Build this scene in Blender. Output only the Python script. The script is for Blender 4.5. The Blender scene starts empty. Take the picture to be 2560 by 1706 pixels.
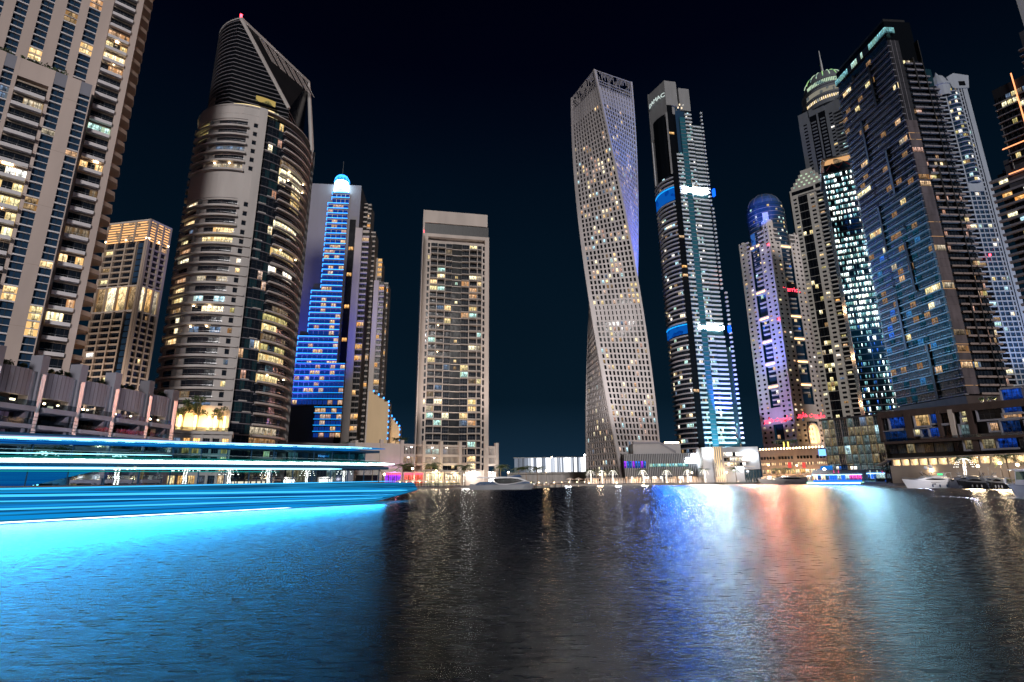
import bpy, math, random
import numpy as np
from mathutils import Vector, Matrix
R = math.radians
sc = bpy.context.scene
COL = sc.collection
rng = random.Random(11)

# ------------------------------------------------------------------ camera
W, H, F = 2560.0, 1706.0, 1337.0           # survey frame of the photograph, focal length in its pixels
CX, CY, VX, VY, EYE = 1280.0, 853.0, 1235.0, -4300.0, 3.5
_up = np.array([VX-CX, -(VY-CY), -F]); _up /= np.linalg.norm(_up)
_v = np.array([0, 0, -1.0]); _y = _v-_up*(_v@_up); _y /= np.linalg.norm(_y)
RM = np.stack([np.cross(_y, _up), _y, _up])
cam = bpy.data.cameras.new('camera'); camo = bpy.data.objects.new('camera', cam); COL.objects.link(camo)
cam.sensor_width = 36; cam.lens = 36*F/W; cam.clip_start = 0.5; cam.clip_end = 30000
M4 = Matrix([list(RM[i])+[0] for i in range(3)]+[[0, 0, 0, 1]]); M4.translation = (0, 0, EYE)
camo.matrix_world = M4
sc.camera = camo

# ------------------------------------------------------------------ sky, city glow, exposure
wd = bpy.data.worlds.new('World'); sc.world = wd; wd.use_nodes = True
nt = wd.node_tree; nt.nodes.clear()
wo = nt.nodes.new('ShaderNodeOutputWorld'); wb = nt.nodes.new('ShaderNodeBackground')
tc = nt.nodes.new('ShaderNodeTexCoord'); sp = nt.nodes.new('ShaderNodeSeparateXYZ'); cr = nt.nodes.new('ShaderNodeValToRGB')
nt.links.new(tc.outputs['Generated'], sp.inputs[0]); nt.links.new(sp.outputs['Z'], cr.inputs[0])
nz = nt.nodes.new('ShaderNodeTexNoise'); nz.inputs['Scale'].default_value = 1.6; nz.inputs['Detail'].default_value = 3; nt.links.new(tc.outputs['Generated'], nz.inputs['Vector'])
mr = nt.nodes.new('ShaderNodeMapRange'); mr.inputs['To Min'].default_value = .55; mr.inputs['To Max'].default_value = 1.45; nt.links.new(nz.outputs['Fac'], mr.inputs['Value'])
vm = nt.nodes.new('ShaderNodeVectorMath'); vm.operation = 'SCALE'; nt.links.new(cr.outputs[0], vm.inputs[0]); nt.links.new(mr.outputs[0], vm.inputs['Scale'])
nt.links.new(vm.outputs[0], wb.inputs['Color']); nt.links.new(wb.outputs[0], wo.inputs[0])
e = cr.color_ramp.elements
e[0].position = 0.0; e[0].color = (.0085, .027, .052, 1)
e[1].position = 0.82; e[1].color = (.0001, .0001, .0028, 1)
for p_, c_ in ((.05, (.0058, .0195, .038, 1)), (.14, (.0020, .0092, .0185, 1)), (.35, (.0011, .0060, .0130, 1)), (.5, (.0006, .0038, .0095, 1)), (.66, (.0002, .0007, .0045, 1))):
    k = cr.color_ramp.elements.new(p_); k.color = c_
wb.inputs['Strength'].default_value = 1.0
sun = bpy.data.lights.new('city_glow', 'SUN'); suno = bpy.data.objects.new('city_glow', sun); COL.objects.link(suno)
sun.energy = 2.2; sun.angle = R(9); sun.color = (1, .95, .92)
suno.rotation_euler = Vector((-.10, .97, -.26)).to_track_quat('-Z', 'Y').to_euler()
sc.view_settings.view_transform = 'Standard'; sc.view_settings.look = 'None'
sc.view_settings.exposure = 0; sc.view_settings.gamma = 1; sc.view_settings.use_curve_mapping = False
try:
    sc.cycles.use_denoising = True; sc.cycles.denoiser = 'OPENIMAGEDENOISE'
    sc.cycles.sample_clamp_indirect = 6; sc.cycles.max_bounces = 6; sc.cycles.transparent_max_bounces = 16
    sc.cycles.caustics_reflective = True; sc.cycles.use_light_tree = True
except Exception: pass

# ------------------------------------------------------------------ survey: photo point -> place
def ray(px, py): return RM@np.array([(px-CX)/F, -(py-CY)/F, -1.0])
def at(px, py, d):
    r = ray(px, py); k = d/math.hypot(r[0], r[1]); return (r[0]*k, r[1]*k, r[2]*k+EYE)
def atz(px, py, z):
    r = ray(px, py); k = (z-EYE)/r[2]; return (r[0]*k, r[1]*k, z)
def proj(v):
    q = (np.asarray(v, float)-np.array([0, 0, EYE]))@RM
    w = np.minimum(q[:, 2], -1e-3)
    return CX+F*q[:, 0]/-w, CY-F*q[:, 1]/-w
def hz(px): return 1200-(px-1280)*.00873
def ground(px, d, z=1.0): p = at(px, hz(px), d); return (p[0], p[1], z)

class Face:                                   # flat facade: u to the right, n outwards
    def __init__(s, P, deg):
        s.P = P; s.U = (math.sin(R(deg)), math.cos(R(deg))); s.N = (s.U[1], -s.U[0]); s.deg = deg
    def __call__(s, u, z, n=0.0):
        return (s.P[0]+s.U[0]*u+s.N[0]*n, s.P[1]+s.U[1]*u+s.N[1]*n, z)
    def uv(s, px, py, n=0.0):
        r = ray(px, py); d = (s.P[0]+s.N[0]*n)*s.N[0]+(s.P[1]+s.N[1]*n)*s.N[1]
        k = d/(r[0]*s.N[0]+r[1]*s.N[1]); x, y, z = r[0]*k, r[1]*k, r[2]*k+EYE
        return (x-s.P[0])*s.U[0]+(y-s.P[1])*s.U[1], z
    def u(s, px, py, n=0.0): return s.uv(px, py, n)[0]
    def z(s, px, py, n=0.0): return s.uv(px, py, n)[1]
    def off(s, n, u=0.0): return Face(s(u, 0, n), s.deg)
    def ret(s, u, deg=90): return Face(s(u, 0, 0), s.deg+deg)
class Arc:                                    # round facade
    def __init__(s, c, r): s.c = c; s.r = r
    def __call__(s, u, z, n=0.0):
        a = u/s.r; return (s.c[0]+(s.r+n)*math.sin(a), s.c[1]-(s.r+n)*math.cos(a), z)
    def uv(s, px, py, n=0.0):
        d = ray(px, py); h = math.hypot(d[0], d[1]); x, y = d[0]/h, d[1]/h
        b = x*s.c[0]+y*s.c[1]; q = b*b-(s.c[0]**2+s.c[1]**2-(s.r+n)**2)
        t = b-math.sqrt(max(q, 0)); X, Y = x*t-s.c[0], y*t-s.c[1]
        return math.atan2(X, -Y)*s.r, d[2]/h*t+EYE
    def u(s, px, py, n=0.0): return s.uv(px, py, n)[0]
    def z(s, px, py, n=0.0): return s.uv(px, py, n)[1]
    def off(s, n): return Arc(s.c, s.r+n)

# ------------------------------------------------------------------ materials
MATS = {}
def node_mat(name):
    m = bpy.data.materials.new(name); m.use_nodes = True; t = m.node_tree; t.nodes.clear()
    o = t.nodes.new('ShaderNodeOutputMaterial'); MATS[name] = m
    return m, t, o
def solid(name, col, rough=.7, var=.12, scale=.5, metal=0.0, spec=.4, bump=0.0, streak=True, coat=0.0):
    m, t, o = node_mat(name); b = t.nodes.new('ShaderNodeBsdfPrincipled')
    b.inputs['Roughness'].default_value = rough; b.inputs['Metallic'].default_value = metal
    b.inputs['Specular IOR Level'].default_value = spec; b.inputs['Coat Weight'].default_value = coat
    g = t.nodes.new('ShaderNodeNewGeometry'); mp = t.nodes.new('ShaderNodeMapping'); mp.inputs['Scale'].default_value = (1, 1, .22 if streak else 1)
    n = t.nodes.new('ShaderNodeTexNoise'); n.inputs['Scale'].default_value = scale; n.inputs['Detail'].default_value = 5
    r = t.nodes.new('ShaderNodeValToRGB')
    r.color_ramp.elements[0].position = .3; r.color_ramp.elements[1].position = .75
    r.color_ramp.elements[0].color = tuple(c*(1-var) for c in col)+(1,); r.color_ramp.elements[1].color = tuple(min(1, c*(1+var)) for c in col)+(1,)
    t.links.new(g.outputs['Position'], mp.inputs[0]); t.links.new(mp.outputs[0], n.inputs['Vector']); t.links.new(n.outputs['Fac'], r.inputs[0])
    t.links.new(r.outputs[0], b.inputs['Base Color'])
    if bump:
        bu = t.nodes.new('ShaderNodeBump'); bu.inputs['Strength'].default_value = bump; t.links.new(n.outputs['Fac'], bu.inputs['Height']); t.links.new(bu.outputs[0], b.inputs['Normal'])
    t.links.new(b.outputs[0], o.inputs[0]); return m
def darkglass(name, col=(.010, .014, .022), rough=.10, bump=.06, spec=.6, scale=.35):
    m, t, o = node_mat(name); b = t.nodes.new('ShaderNodeBsdfPrincipled')
    b.inputs['Base Color'].default_value = col+(1,); b.inputs['Roughness'].default_value = rough; b.inputs['Specular IOR Level'].default_value = spec
    g = t.nodes.new('ShaderNodeNewGeometry'); n = t.nodes.new('ShaderNodeTexNoise'); n.inputs['Scale'].default_value = scale; n.inputs['Detail'].default_value = 2
    bu = t.nodes.new('ShaderNodeBump'); bu.inputs['Strength'].default_value = bump; bu.inputs['Distance'].default_value = 1
    t.links.new(g.outputs['Position'], n.inputs['Vector']); t.links.new(n.outputs['Fac'], bu.inputs['Height']); t.links.new(bu.outputs[0], b.inputs['Normal'])
    t.links.new(b.outputs[0], o.inputs[0]); return m
def room(name, col, st, lo=.12, sample=False, scale=1.3):   # a lit room behind glass: ceiling lamp, curtains at the sides, furniture below
    m, t, o = node_mat(name); N = t.nodes.new; L = t.links.new
    def mth(op, a, b=None, c=None):
        n = N('ShaderNodeMath'); n.operation = op
        for k, v in enumerate((a, b, c)):
            if v is None: continue
            if isinstance(v, (int, float)): n.inputs[k].default_value = v
            else: L(v, n.inputs[k])
        return n.outputs[0]
    em = N('ShaderNodeEmission'); g = N('ShaderNodeNewGeometry'); uv = N('ShaderNodeUVMap'); uv.uv_map = 'pane'; sx = N('ShaderNodeSeparateXYZ'); L(uv.outputs[0], sx.inputs[0])
    mp = N('ShaderNodeMapping'); mp.inputs['Scale'].default_value = (scale, scale, scale*.45)
    n = N('ShaderNodeTexNoise'); n.inputs['Scale'].default_value = 1; n.inputs['Detail'].default_value = 3; n.inputs['Roughness'].default_value = .7
    n2 = N('ShaderNodeTexNoise'); n2.inputs['Scale'].default_value = .23; n2.inputs['Detail'].default_value = 0
    L(g.outputs['Position'], mp.inputs[0]); L(mp.outputs[0], n.inputs['Vector']); L(g.outputs['Position'], n2.inputs['Vector'])
    r = N('ShaderNodeMapRange'); r.inputs['From Min'].default_value = .36; r.inputs['From Max'].default_value = .64; r.inputs['To Min'].default_value = lo; r.inputs['To Max'].default_value = 1; L(n.outputs['Fac'], r.inputs['Value'])
    side = mth('ABSOLUTE', mth('SUBTRACT', sx.outputs[0], .5)); drawn = mth('MULTIPLY_ADD', n2.outputs['Fac'], -.9, .86)      # how far the curtains are drawn
    cur = mth('GREATER_THAN', side, drawn); fold = mth('MULTIPLY_ADD', mth('SINE', mth('MULTIPLY', sx.outputs[0], 60)), .12, .5)
    top = mth('GREATER_THAN', sx.outputs[1], .78); low = mth('LESS_THAN', sx.outputs[1], mth('MULTIPLY_ADD', n.outputs['Fac'], 1.1, -.28))
    v = mth('MULTIPLY', r.outputs[0], mth('MULTIPLY_ADD', top, .45, .85)); v = mth('MULTIPLY', v, mth('MULTIPLY_ADD', low, -.65, 1))
    mx = N('ShaderNodeMix'); mx.data_type = 'FLOAT'; L(cur, mx.inputs[0]); L(v, mx.inputs[2]); L(fold, mx.inputs[3])
    cm = N('ShaderNodeMix'); cm.data_type = 'RGBA'; L(cur, cm.inputs[0]); cm.inputs[6].default_value = col+(1,); cm.inputs[7].default_value = (col[0], col[1]*.82, col[2]*.62, 1)
    L(cm.outputs[2], em.inputs['Color']); L(mth('MULTIPLY', mx.outputs[0], st*1.15), em.inputs['Strength']); L(em.outputs[0], o.inputs[0])
    if not sample: m.cycles.emission_sampling = 'NONE'
    return m
def glow(name, col, st, sample=False):
    m, t, o = node_mat(name); em = t.nodes.new('ShaderNodeEmission'); em.inputs['Color'].default_value = col+(1,); em.inputs['Strength'].default_value = st
    t.links.new(em.outputs[0], o.inputs[0])
    if not sample: m.cycles.emission_sampling = 'NONE'
    return m
def trailpanel(name, c0, c1, st):      # glow in uneven streaks, put in for the boat's light trails
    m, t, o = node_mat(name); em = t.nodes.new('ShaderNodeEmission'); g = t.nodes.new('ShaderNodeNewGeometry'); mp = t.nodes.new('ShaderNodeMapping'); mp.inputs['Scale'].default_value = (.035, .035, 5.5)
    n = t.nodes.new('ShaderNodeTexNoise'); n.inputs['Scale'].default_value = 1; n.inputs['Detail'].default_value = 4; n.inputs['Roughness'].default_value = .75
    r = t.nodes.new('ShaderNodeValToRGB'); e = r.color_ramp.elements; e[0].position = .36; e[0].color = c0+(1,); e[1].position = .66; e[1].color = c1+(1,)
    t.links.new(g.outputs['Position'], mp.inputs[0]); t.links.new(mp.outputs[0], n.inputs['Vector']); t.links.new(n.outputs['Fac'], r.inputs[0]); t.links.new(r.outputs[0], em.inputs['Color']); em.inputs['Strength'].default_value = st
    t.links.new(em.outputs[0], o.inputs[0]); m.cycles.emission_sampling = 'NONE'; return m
def clearglass(name, tint=(.75, .9, .95), alpha=.12):
    m, t, o = node_mat(name); tr = t.nodes.new('ShaderNodeBsdfTransparent'); tr.inputs[0].default_value = tint+(1,)
    gl = t.nodes.new('ShaderNodeBsdfGlossy'); gl.inputs['Roughness'].default_value = .05; mx = t.nodes.new('ShaderNodeMixShader'); mx.inputs[0].default_value = alpha
    t.links.new(tr.outputs[0], mx.inputs[1]); t.links.new(gl.outputs[0], mx.inputs[2]); t.links.new(mx.outputs[0], o.inputs[0]); return m

pinkbeige = solid('pink_beige_render', (.48, .385, .35), .8, .15, .12)
tanwall = solid('tan_render', (.33, .26, .21), .8, .08, .25)
whiteband = solid('white_band', (.62, .58, .60), .6, .08)
lilac = solid('lilac_panel', (.21, .21, .255), .55, .12, .4)
lilacdark = solid('grey_stone', (.13, .125, .145), .7, .15, .5)
greybeige = solid('grey_beige_render', (.41, .38, .37), .8, .16, .14)
darkframe = solid('dark_frame', (.03, .03, .035), .5, .2)
cream = solid('cream_render', (.42, .365, .335), .8, .15, .14)
sand = solid('sand_render', (.55, .40, .24), .8, .07, .25)
twistpanel = solid('warm_grey_panel', (.34, .315, .32), .6, .16, .12)
damac = solid('grey_concrete', (.36, .36, .38), .7, .1, .3)
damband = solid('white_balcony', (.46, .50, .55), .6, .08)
hotelwall = solid('hotel_stone', (.52, .47, .46), .8, .12, .14)
oliveframe = solid('pale_stone', (.38, .36, .33), .8, .08, .3)
domestone = solid('grey_stone_wall', (.10, .11, .13), .8, .08, .3)
slate = solid('charcoal_cladding', (.045, .045, .055), .45, .25, .3)
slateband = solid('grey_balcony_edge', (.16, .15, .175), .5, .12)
brownband = solid('brown_balcony_edge', (.20, .155, .145), .5, .12)
corten = solid('brown_cladding', (.050, .034, .032), .5, .3, .4)
elite = solid('pale_blue_render', (.27, .30, .36), .7, .08, .3)
blackband = solid('black_cladding', (.012, .012, .014), .4, .2)
concrete = solid('concrete', (.30, .28, .27), .85, .15, .6, bump=.1)
paving = solid('paving', (.22, .19, .17), .7, .2, .8, streak=False)
asphaltroof = solid('roof_gravel', (.08, .08, .08), .9, .2, .8, streak=False)
gwhite = solid('white_gelcoat', (.62, .62, .66), .25, .04, .4, coat=.4)
gdark = solid('dark_gelcoat', (.02, .022, .03), .2, .1, .4, coat=.4)
ggrey = solid('grey_gelcoat', (.20, .21, .24), .3, .08, .4, coat=.3)
gblue = solid('navy_gelcoat', (.03, .07, .16), .25, .1, .4, coat=.4)
steel = solid('brushed_steel', (.45, .45, .47), .35, .1, 1, metal=.8)
teak = solid('deck_boards', (.22, .15, .10), .6, .2, 1, streak=False)
barkm = solid('palm_bark', (.16, .12, .09), .9, .3, 4, streak=False, bump=.4)
leafm = solid('palm_leaf', (.045, .075, .03), .55, .35, 2, streak=False)
shrubm = solid('shrub_leaf', (.05, .075, .03), .6, .4, 3, streak=False)
canvas = solid('canvas', (.5, .46, .42), .9, .1)
redcanvas = solid('red_canvas', (.35, .05, .05), .9, .1)
glassd = darkglass('dark_glass')
glassb = darkglass('blue_glass', (.018, .045, .09))
glasst = darkglass('teal_glass', (.012, .035, .045), .14, .1)
glassk = darkglass('black_glass', (.004, .005, .007), .16, .05, .35)
glassm = darkglass('midnight_glass', (.010, .032, .046), .12, .12, .8)
rail = clearglass('rail_glass', (.55, .62, .66), .10)
# rooms
WARM = [room('room_warm', (1, .72, .36), 1.9), room('room_gold', (1, .80, .40), 1.5), room('room_peach', (1, .60, .34), 1.1), room('room_cream', (1, .86, .58), 2.4), room('room_dim', (1, .58, .28), .45)]
YEL = [room('room_yellow', (1, .88, .46), 1.7), room('room_pale_yellow', (1, .93, .62), 2.2), room('room_olive', (.85, .74, .30), .9)]
COOLW = [room('room_white', (1, .96, .88), 2.4), room('room_cool', (.55, .88, 1), 1.7), room('room_mint', (.62, 1, .92), 1.5)]
AMB = [room('room_amber', (1, .50, .16), 1.8), room('room_orange', (1, .58, .22), 1.5), room('room_apricot', (1, .66, .38), 1.3)]
ICE = [room('room_ice', (.72, .95, 1), 4.5, .08), room('room_snow', (.88, 1, 1), 6.5, .10), room('room_aqua', (.30, .75, .85), 1.3, .05)]
PEACH = [room('room_rose', (1, .60, .48), .9), room('room_blush', (1, .72, .58), 1.2)]
COOLD = room('room_cool_dim', (.5, .75, .8), .30, .1); YELD = room('room_warm_dim', (.8, .7, .45), .38, .1)
DIMS = [room('room_lamp', (1, .66, .34), .55, .05), room('room_tv', (.45, .65, 1), .45, .05), room('room_soft', (1, .84, .60), .75, .10), room('room_far', (1, .75, .5), .28, .1)]
BLUER = [room('room_blue', (.05, .22, 1), 1.1, .02, scale=2.2), room('room_azure', (.08, .40, 1), .7, .03, scale=2.2)]
blueled = glow('blue_led', (.03, .28, 1), 4.0)
blueled2 = glow('deep_blue_led', (.02, .16, .95), 1.5)
orangeled = glow('orange_led', (1, .50, .20), 5.0)
orangeline = glow('orange_line', (1, .34, .14), 2.2)
redglow = glow('red_sign', (1, .05, .09), 4)
redlamp = glow('red_beacon', (1, .03, .05), 14)
whitelamp = glow('white_lamp', (1, .95, .9), 22)
warmlamp = glow('warm_lamp', (1, .72, .40), 22)
whiteband_led = glow('white_led_band', (.9, .97, 1), 30)
blueband_led = glow('blue_band', (.005, .10, 1), 2.5)
cyanband = glow('cyan_band', (.01, .36, 1), 1.5)

# ------------------------------------------------------------------ meshes and things
class MB:
    def __init__(s): s.v = []; s.f = []; s.mi = []; s.mats = []; s.uv = {}
    def add(s, vs, fs, m):
        if m not in s.mats: s.mats.append(m)
        k = s.mats.index(m); o = len(s.v); s.v += vs
        for f in fs: s.f.append([i+o for i in f]); s.mi.append(k)
        return s
    def merge(s, b):
        o = len(s.v); s.v += b.v; mp = []
        for m in b.mats:
            if m not in s.mats: s.mats.append(m)
            mp.append(s.mats.index(m))
        fo = len(s.f)
        for k, v in b.uv.items(): s.uv[k+fo] = v
        for f, i in zip(b.f, b.mi): s.f.append([j+o for j in f]); s.mi.append(mp[i])
        return s
    def sheet(s, S, u0, u1, z0, z1, n, m, nu=1, nz=1):
        vs = [S(u0+(u1-u0)*i/nu, z0+(z1-z0)*j/nz, n) for j in range(nz+1) for i in range(nu+1)]
        fs = [(j*(nu+1)+i, j*(nu+1)+i+1, (j+1)*(nu+1)+i+1, (j+1)*(nu+1)+i) for j in range(nz) for i in range(nu)]
        fo = len(s.f); s.add(vs, fs, m); q = rng.random()
        for k in range(nu*nz):
            i, j = k % nu, k//nu; s.uv[fo+k] = (i/nu, j/nz, (i+1)/nu, j/nz, (i+1)/nu, (j+1)/nz, i/nu, (j+1)/nz)
        return s
    def box(s, S, u0, u1, z0, z1, n0, n1, m, nu=1, nz=1):
        vs = []; fs = []; rows = []
        for j in range(nz+1):
            for i in range(nu+1):
                u = u0+(u1-u0)*i/nu; z = z0+(z1-z0)*j/nz
                vs += [S(u, z, n0), S(u, z, n1)]
        ix = lambda i, j, k: (j*(nu+1)+i)*2+k
        for j in range(nz):
            for i in range(nu):
                fs += [(ix(i, j, 1), ix(i+1, j, 1), ix(i+1, j+1, 1), ix(i, j+1, 1)), (ix(i+1, j, 0), ix(i, j, 0), ix(i, j+1, 0), ix(i+1, j+1, 0))]
            fs += [(ix(0, j, 0), ix(0, j, 1), ix(0, j+1, 1), ix(0, j+1, 0)), (ix(nu, j, 1), ix(nu, j, 0), ix(nu, j+1, 0), ix(nu, j+1, 1))]
        for i in range(nu):
            fs += [(ix(i, 0, 0), ix(i+1, 0, 0), ix(i+1, 0, 1), ix(i, 0, 1)), (ix(i, nz, 1), ix(i+1, nz, 1), ix(i+1, nz, 0), ix(i, nz, 0))]
        return s.add(vs, fs, m)
    def prism(s, pts, z0, z1, m, z1s=None):
        n = len(pts); vs = [(p[0], p[1], z0) for p in pts]+[(p[0], p[1], (z1s[i] if z1s else z1)) for i, p in enumerate(pts)]
        fs = [(i, (i+1) % n, n+(i+1) % n, n+i) for i in range(n)]+[tuple(range(n-1, -1, -1)), tuple(range(n, 2*n))]
        return s.add(vs, fs, m)
    def lathe(s, c, prof, m, n=24, a0=0, a1=2*math.pi):
        vs = []; full = abs(a1-a0-2*math.pi) < 1e-6; k = n if full else n+1
        for r_, z_ in prof:
            for i in range(k):
                a = a0+(a1-a0)*i/n; vs.append((c[0]+r_*math.sin(a), c[1]-r_*math.cos(a), c[2]+z_))
        fs = [(j*k+i, j*k+(i+1) % k, (j+1)*k+(i+1) % k, (j+1)*k+i) for j in range(len(prof)-1) for i in range(n)]
        return s.add(vs, fs, m)
    def tube(s, pts, rad, m, n=6, caps=True):
        vs = []; P = [Vector(p) for p in pts]; rs = rad if isinstance(rad, (list, tuple)) else [rad]*len(P)
        for i, p in enumerate(P):
            d = (P[min(i+1, len(P)-1)]-P[max(i-1, 0)]).normalized()
            a = d.cross(Vector((0, 0, 1))); a = a.normalized() if a.length > 1e-4 else Vector((1, 0, 0)); b = d.cross(a)
            for k in range(n):
                t = 2*math.pi*k/n; vs.append(tuple(p+(a*math.cos(t)+b*math.sin(t))*rs[i]))
        fs = [(j*n+i, j*n+(i+1) % n, (j+1)*n+(i+1) % n, (j+1)*n+i) for j in range(len(P)-1) for i in range(n)]
        if caps: fs += [tuple(range(n-1, -1, -1)), tuple(range((len(P)-1)*n, len(P)*n))]
        return s.add(vs, fs, m)
    def build(s, name, parent=None, base=(0, 0, 0), smooth=False):
        me = bpy.data.meshes.new(name)
        me.from_pydata([(a-base[0], b-base[1], c-base[2]) for a, b, c in s.v], [], s.f)
        for m in s.mats: me.materials.append(m)
        if len(s.mats) > 1: me.polygons.foreach_set('material_index', s.mi)
        if s.uv:
            ul = me.uv_layers.new(name='pane'); a = np.zeros(len(me.loops)*2, 'f'); st = np.cumsum([0]+[len(f) for f in s.f])
            for k, v in s.uv.items(): a[st[k]*2:st[k]*2+8] = v
            ul.data.foreach_set('uv', a)
        if smooth: me.polygons.foreach_set('use_smooth', [True]*len(s.f))
        o = bpy.data.objects.new(name, me); COL.objects.link(o)
        if parent: o.parent = parent
        return o
def area_in_frame(v):
    x, y = proj(np.array(v)); x0, x1 = max(0, x.min()), min(W, x.max()); y0, y1 = max(0, y.min()), min(H, y.max())
    return max(0, x1-x0)*max(0, y1-y0)
def tag(o, label=None, cat=None, group=None, kind=None):
    for k, v in (('label', label), ('category', cat), ('group', group), ('kind', kind)):
        if v: o[k] = v
    return o
class Thing:
    def __init__(s, name, label, cat, base, group=None):
        s.o = bpy.data.objects.new(name, None); COL.objects.link(s.o); s.o.location = base; s.base = base
        tag(s.o, label, cat, group); s.p = {}; s.e = {}
    def part(s, k):
        if k not in s.p: s.p[k] = MB()
        return s.p[k]
    def el(s, k):
        b = MB(); s.e.setdefault(k, []).append(b); return b
    def done(s, cap=100):
        for k, b in s.p.items():
            if b.f: b.build(k, s.o, s.base)
        for k, L in s.e.items():
            L = [b for b in L if b.f]
            if len(L) > cap:
                L.sort(key=lambda b: -area_in_frame(b.v))
                rest = MB()
                for b in L[cap:]: rest.merge(b)
                tag(rest.build(k, s.o, s.base), kind='stuff'); L = L[:cap]
            for b in L: b.build(k, s.o, s.base)
        return s.o
DIMMABLE = set(id(m) for m in WARM+YEL+COOLW)
def pick(pal):
    m = rng.choice(pal)
    return rng.choice(DIMS) if id(m) in DIMMABLE and rng.random() < .26 else m
def window(T, S, u0, u1, z0, z1, n, mat, frame=None, nv=0, nh=0, t=.09, nu=1, kind='window'):
    b = T.el(kind); b.sheet(S, u0, u1, z0, z1, n, mat, nu=nu)
    if frame:
        for i in range(1, nv+1):
            u = u0+(u1-u0)*i/(nv+1); b.box(S, u-t/2, u+t/2, z0, z1, n+.01, n+.07, frame)
        for j in range(1, nh+1):
            z = z0+(z1-z0)*j/(nh+1); b.box(S, u0, u1, z-t/2, z+t/2, n+.012, n+.062, frame, nu=nu)
    return b
def wallgrid(T, S, u0, u1, cols, z0, fh, nf, sill, wh, wall, glass, pal, p, dep=.35, frame=None, nv=1, nh=0, rowp=None, kind='window', spn=-.05, skip=None):
    """piers and spandrels with real openings, a window in each"""
    w = T.part('wall'); z1 = z0+fh*nf; edges = [u0]
    for a, b in cols: edges += [a, b]
    edges.append(u1)
    for i in range(0, len(edges), 2):
        if edges[i+1]-edges[i] > .02: w.box(S, edges[i], edges[i+1], z0, z1, -dep, 0, wall, nz=1)
    for a, b in cols:
        zz = z0
        for f in range(nf):
            zs = z0+f*fh+sill
            w.box(S, a, b, zz, zs, -dep, spn, wall); zz = zs+wh
            if skip and skip(f, (a+b)/2): 
                w.box(S, a, b, zs, zz, -dep, spn, wall); continue
            pp = rowp(f, (a+b)/2) if rowp else p
            lit = rng.random() < pp
            window(T, S, a, b, zs, zs+wh, -dep*.75, pick(pal) if lit else glass, frame, nv, nh, kind=kind)
        if z1-zz > .01: w.box(S, a, b, zz, z1, -dep, spn, wall)
def balcony(T, S, u0, u1, z, dep, mat, h=1.0, n0=0.0, nu=1, th=.28, side=True, railm=None, kind='balcony', wt=.14):
    b = T.el(kind); b.box(S, u0, u1, z-th, z, n0, n0+dep, mat, nu=nu)
    m = railm or mat
    b.box(S, u0, u1, z+.003, z+h, n0+dep-wt, n0+dep-.002, m, nu=nu)
    if side:
        b.box(S, u0, u0+wt, z+.003, z+h, n0, n0+dep-wt-.002, m); b.box(S, u1-wt, u1, z+.003, z+h, n0, n0+dep-wt-.002, m)
    return b
def lamp_point(name, p, col, watt, rad=.25):
    l = bpy.data.lights.new(name, 'POINT'); l.energy = watt; l.color = col; l.shadow_soft_size = rad
    o = bpy.data.objects.new(name, l); COL.objects.link(o); o.location = p; return o
def lamp_spot(name, p, q, col, watt, ang=60, rad=.5, blend=.6):
    l = bpy.data.lights.new(name, 'SPOT'); l.energy = watt; l.color = col; l.spot_size = R(ang); l.spot_blend = blend; l.shadow_soft_size = rad
    o = bpy.data.objects.new(name, l); COL.objects.link(o); o.location = p
    o.rotation_euler = (Vector(q)-Vector(p)).to_track_quat('-Z', 'Y').to_euler(); return o
def lamp_area(name, p, d, xdir, sx, sy, col, watt):
    l = bpy.data.lights.new(name, 'AREA'); l.shape = 'RECTANGLE'; l.size = sx; l.size_y = sy; l.spread = R(100); l.energy = watt; l.color = col
    o = bpy.data.objects.new(name, l); COL.objects.link(o); o.location = p
    z = -Vector(d).normalized(); x = Vector(xdir).normalized(); y = z.cross(x).normalized(); x = y.cross(z)
    o.rotation_euler = Matrix((x, y, z)).transposed().to_euler(); return o
def sign(name, txt, S, u, z, n, size, mat, parent=None, base=(0, 0, 0), label=None, cat=None, depth=.08, align='CENTER'):
    cu = bpy.data.curves.new(name, 'FONT'); cu.body = txt; cu.size = size; cu.extrude = depth; cu.align_x = align
    o = bpy.data.objects.new(name, cu); COL.objects.link(o)
    dg = bpy.context.evaluated_depsgraph_get(); me = bpy.data.meshes.new_from_object(o.evaluated_get(dg)); bpy.data.objects.remove(o)
    for v in me.vertices:
        x, y, z_ = v.co; p = S(u+x, z+y, n+z_); v.co = (p[0]-base[0], p[1]-base[1], p[2]-base[2])
    me.materials.clear(); me.materials.append(mat)
    o = bpy.data.objects.new(name, me); COL.objects.link(o)
    if parent: o.parent = parent
    if label: tag(o, label, cat)
    return o
def structure(name, mb, label=None):
    o = mb.build(name); o['kind'] = 'structure'; return o

# ================================================================== the setting: water, land, quay
SHORE = [(-400, 20), (-150, 60), ground(-350, 112)[:2], ground(0, 118)[:2], ground(440, 140)[:2], ground(760, 178)[:2], ground(960, 215)[:2],
         ground(1130, 245)[:2], ground(1330, 268)[:2], ground(1480, 300)[:2], ground(1700, 318)[:2], ground(1880, 330)[:2],
         ground(2080, 318)[:2], ground(2240, 256)[:2], ground(2420, 223)[:2], ground(2600, 197)[:2], ground(2900, 165)[:2], (330, 10)]
m, t, o = node_mat('marina_water')
b = t.nodes.new('ShaderNodeBsdfGlossy'); b.distribution = 'BECKMANN'; b.inputs['Color'].default_value = (.93, .96, 1, 1)
df = t.nodes.new('ShaderNodeBsdfDiffuse'); df.inputs['Color'].default_value = (.002, .005, .008, 1); mx = t.nodes.new('ShaderNodeMixShader'); fr = t.nodes.new('ShaderNodeFresnel'); fr.inputs['IOR'].default_value = 1.45
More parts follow.
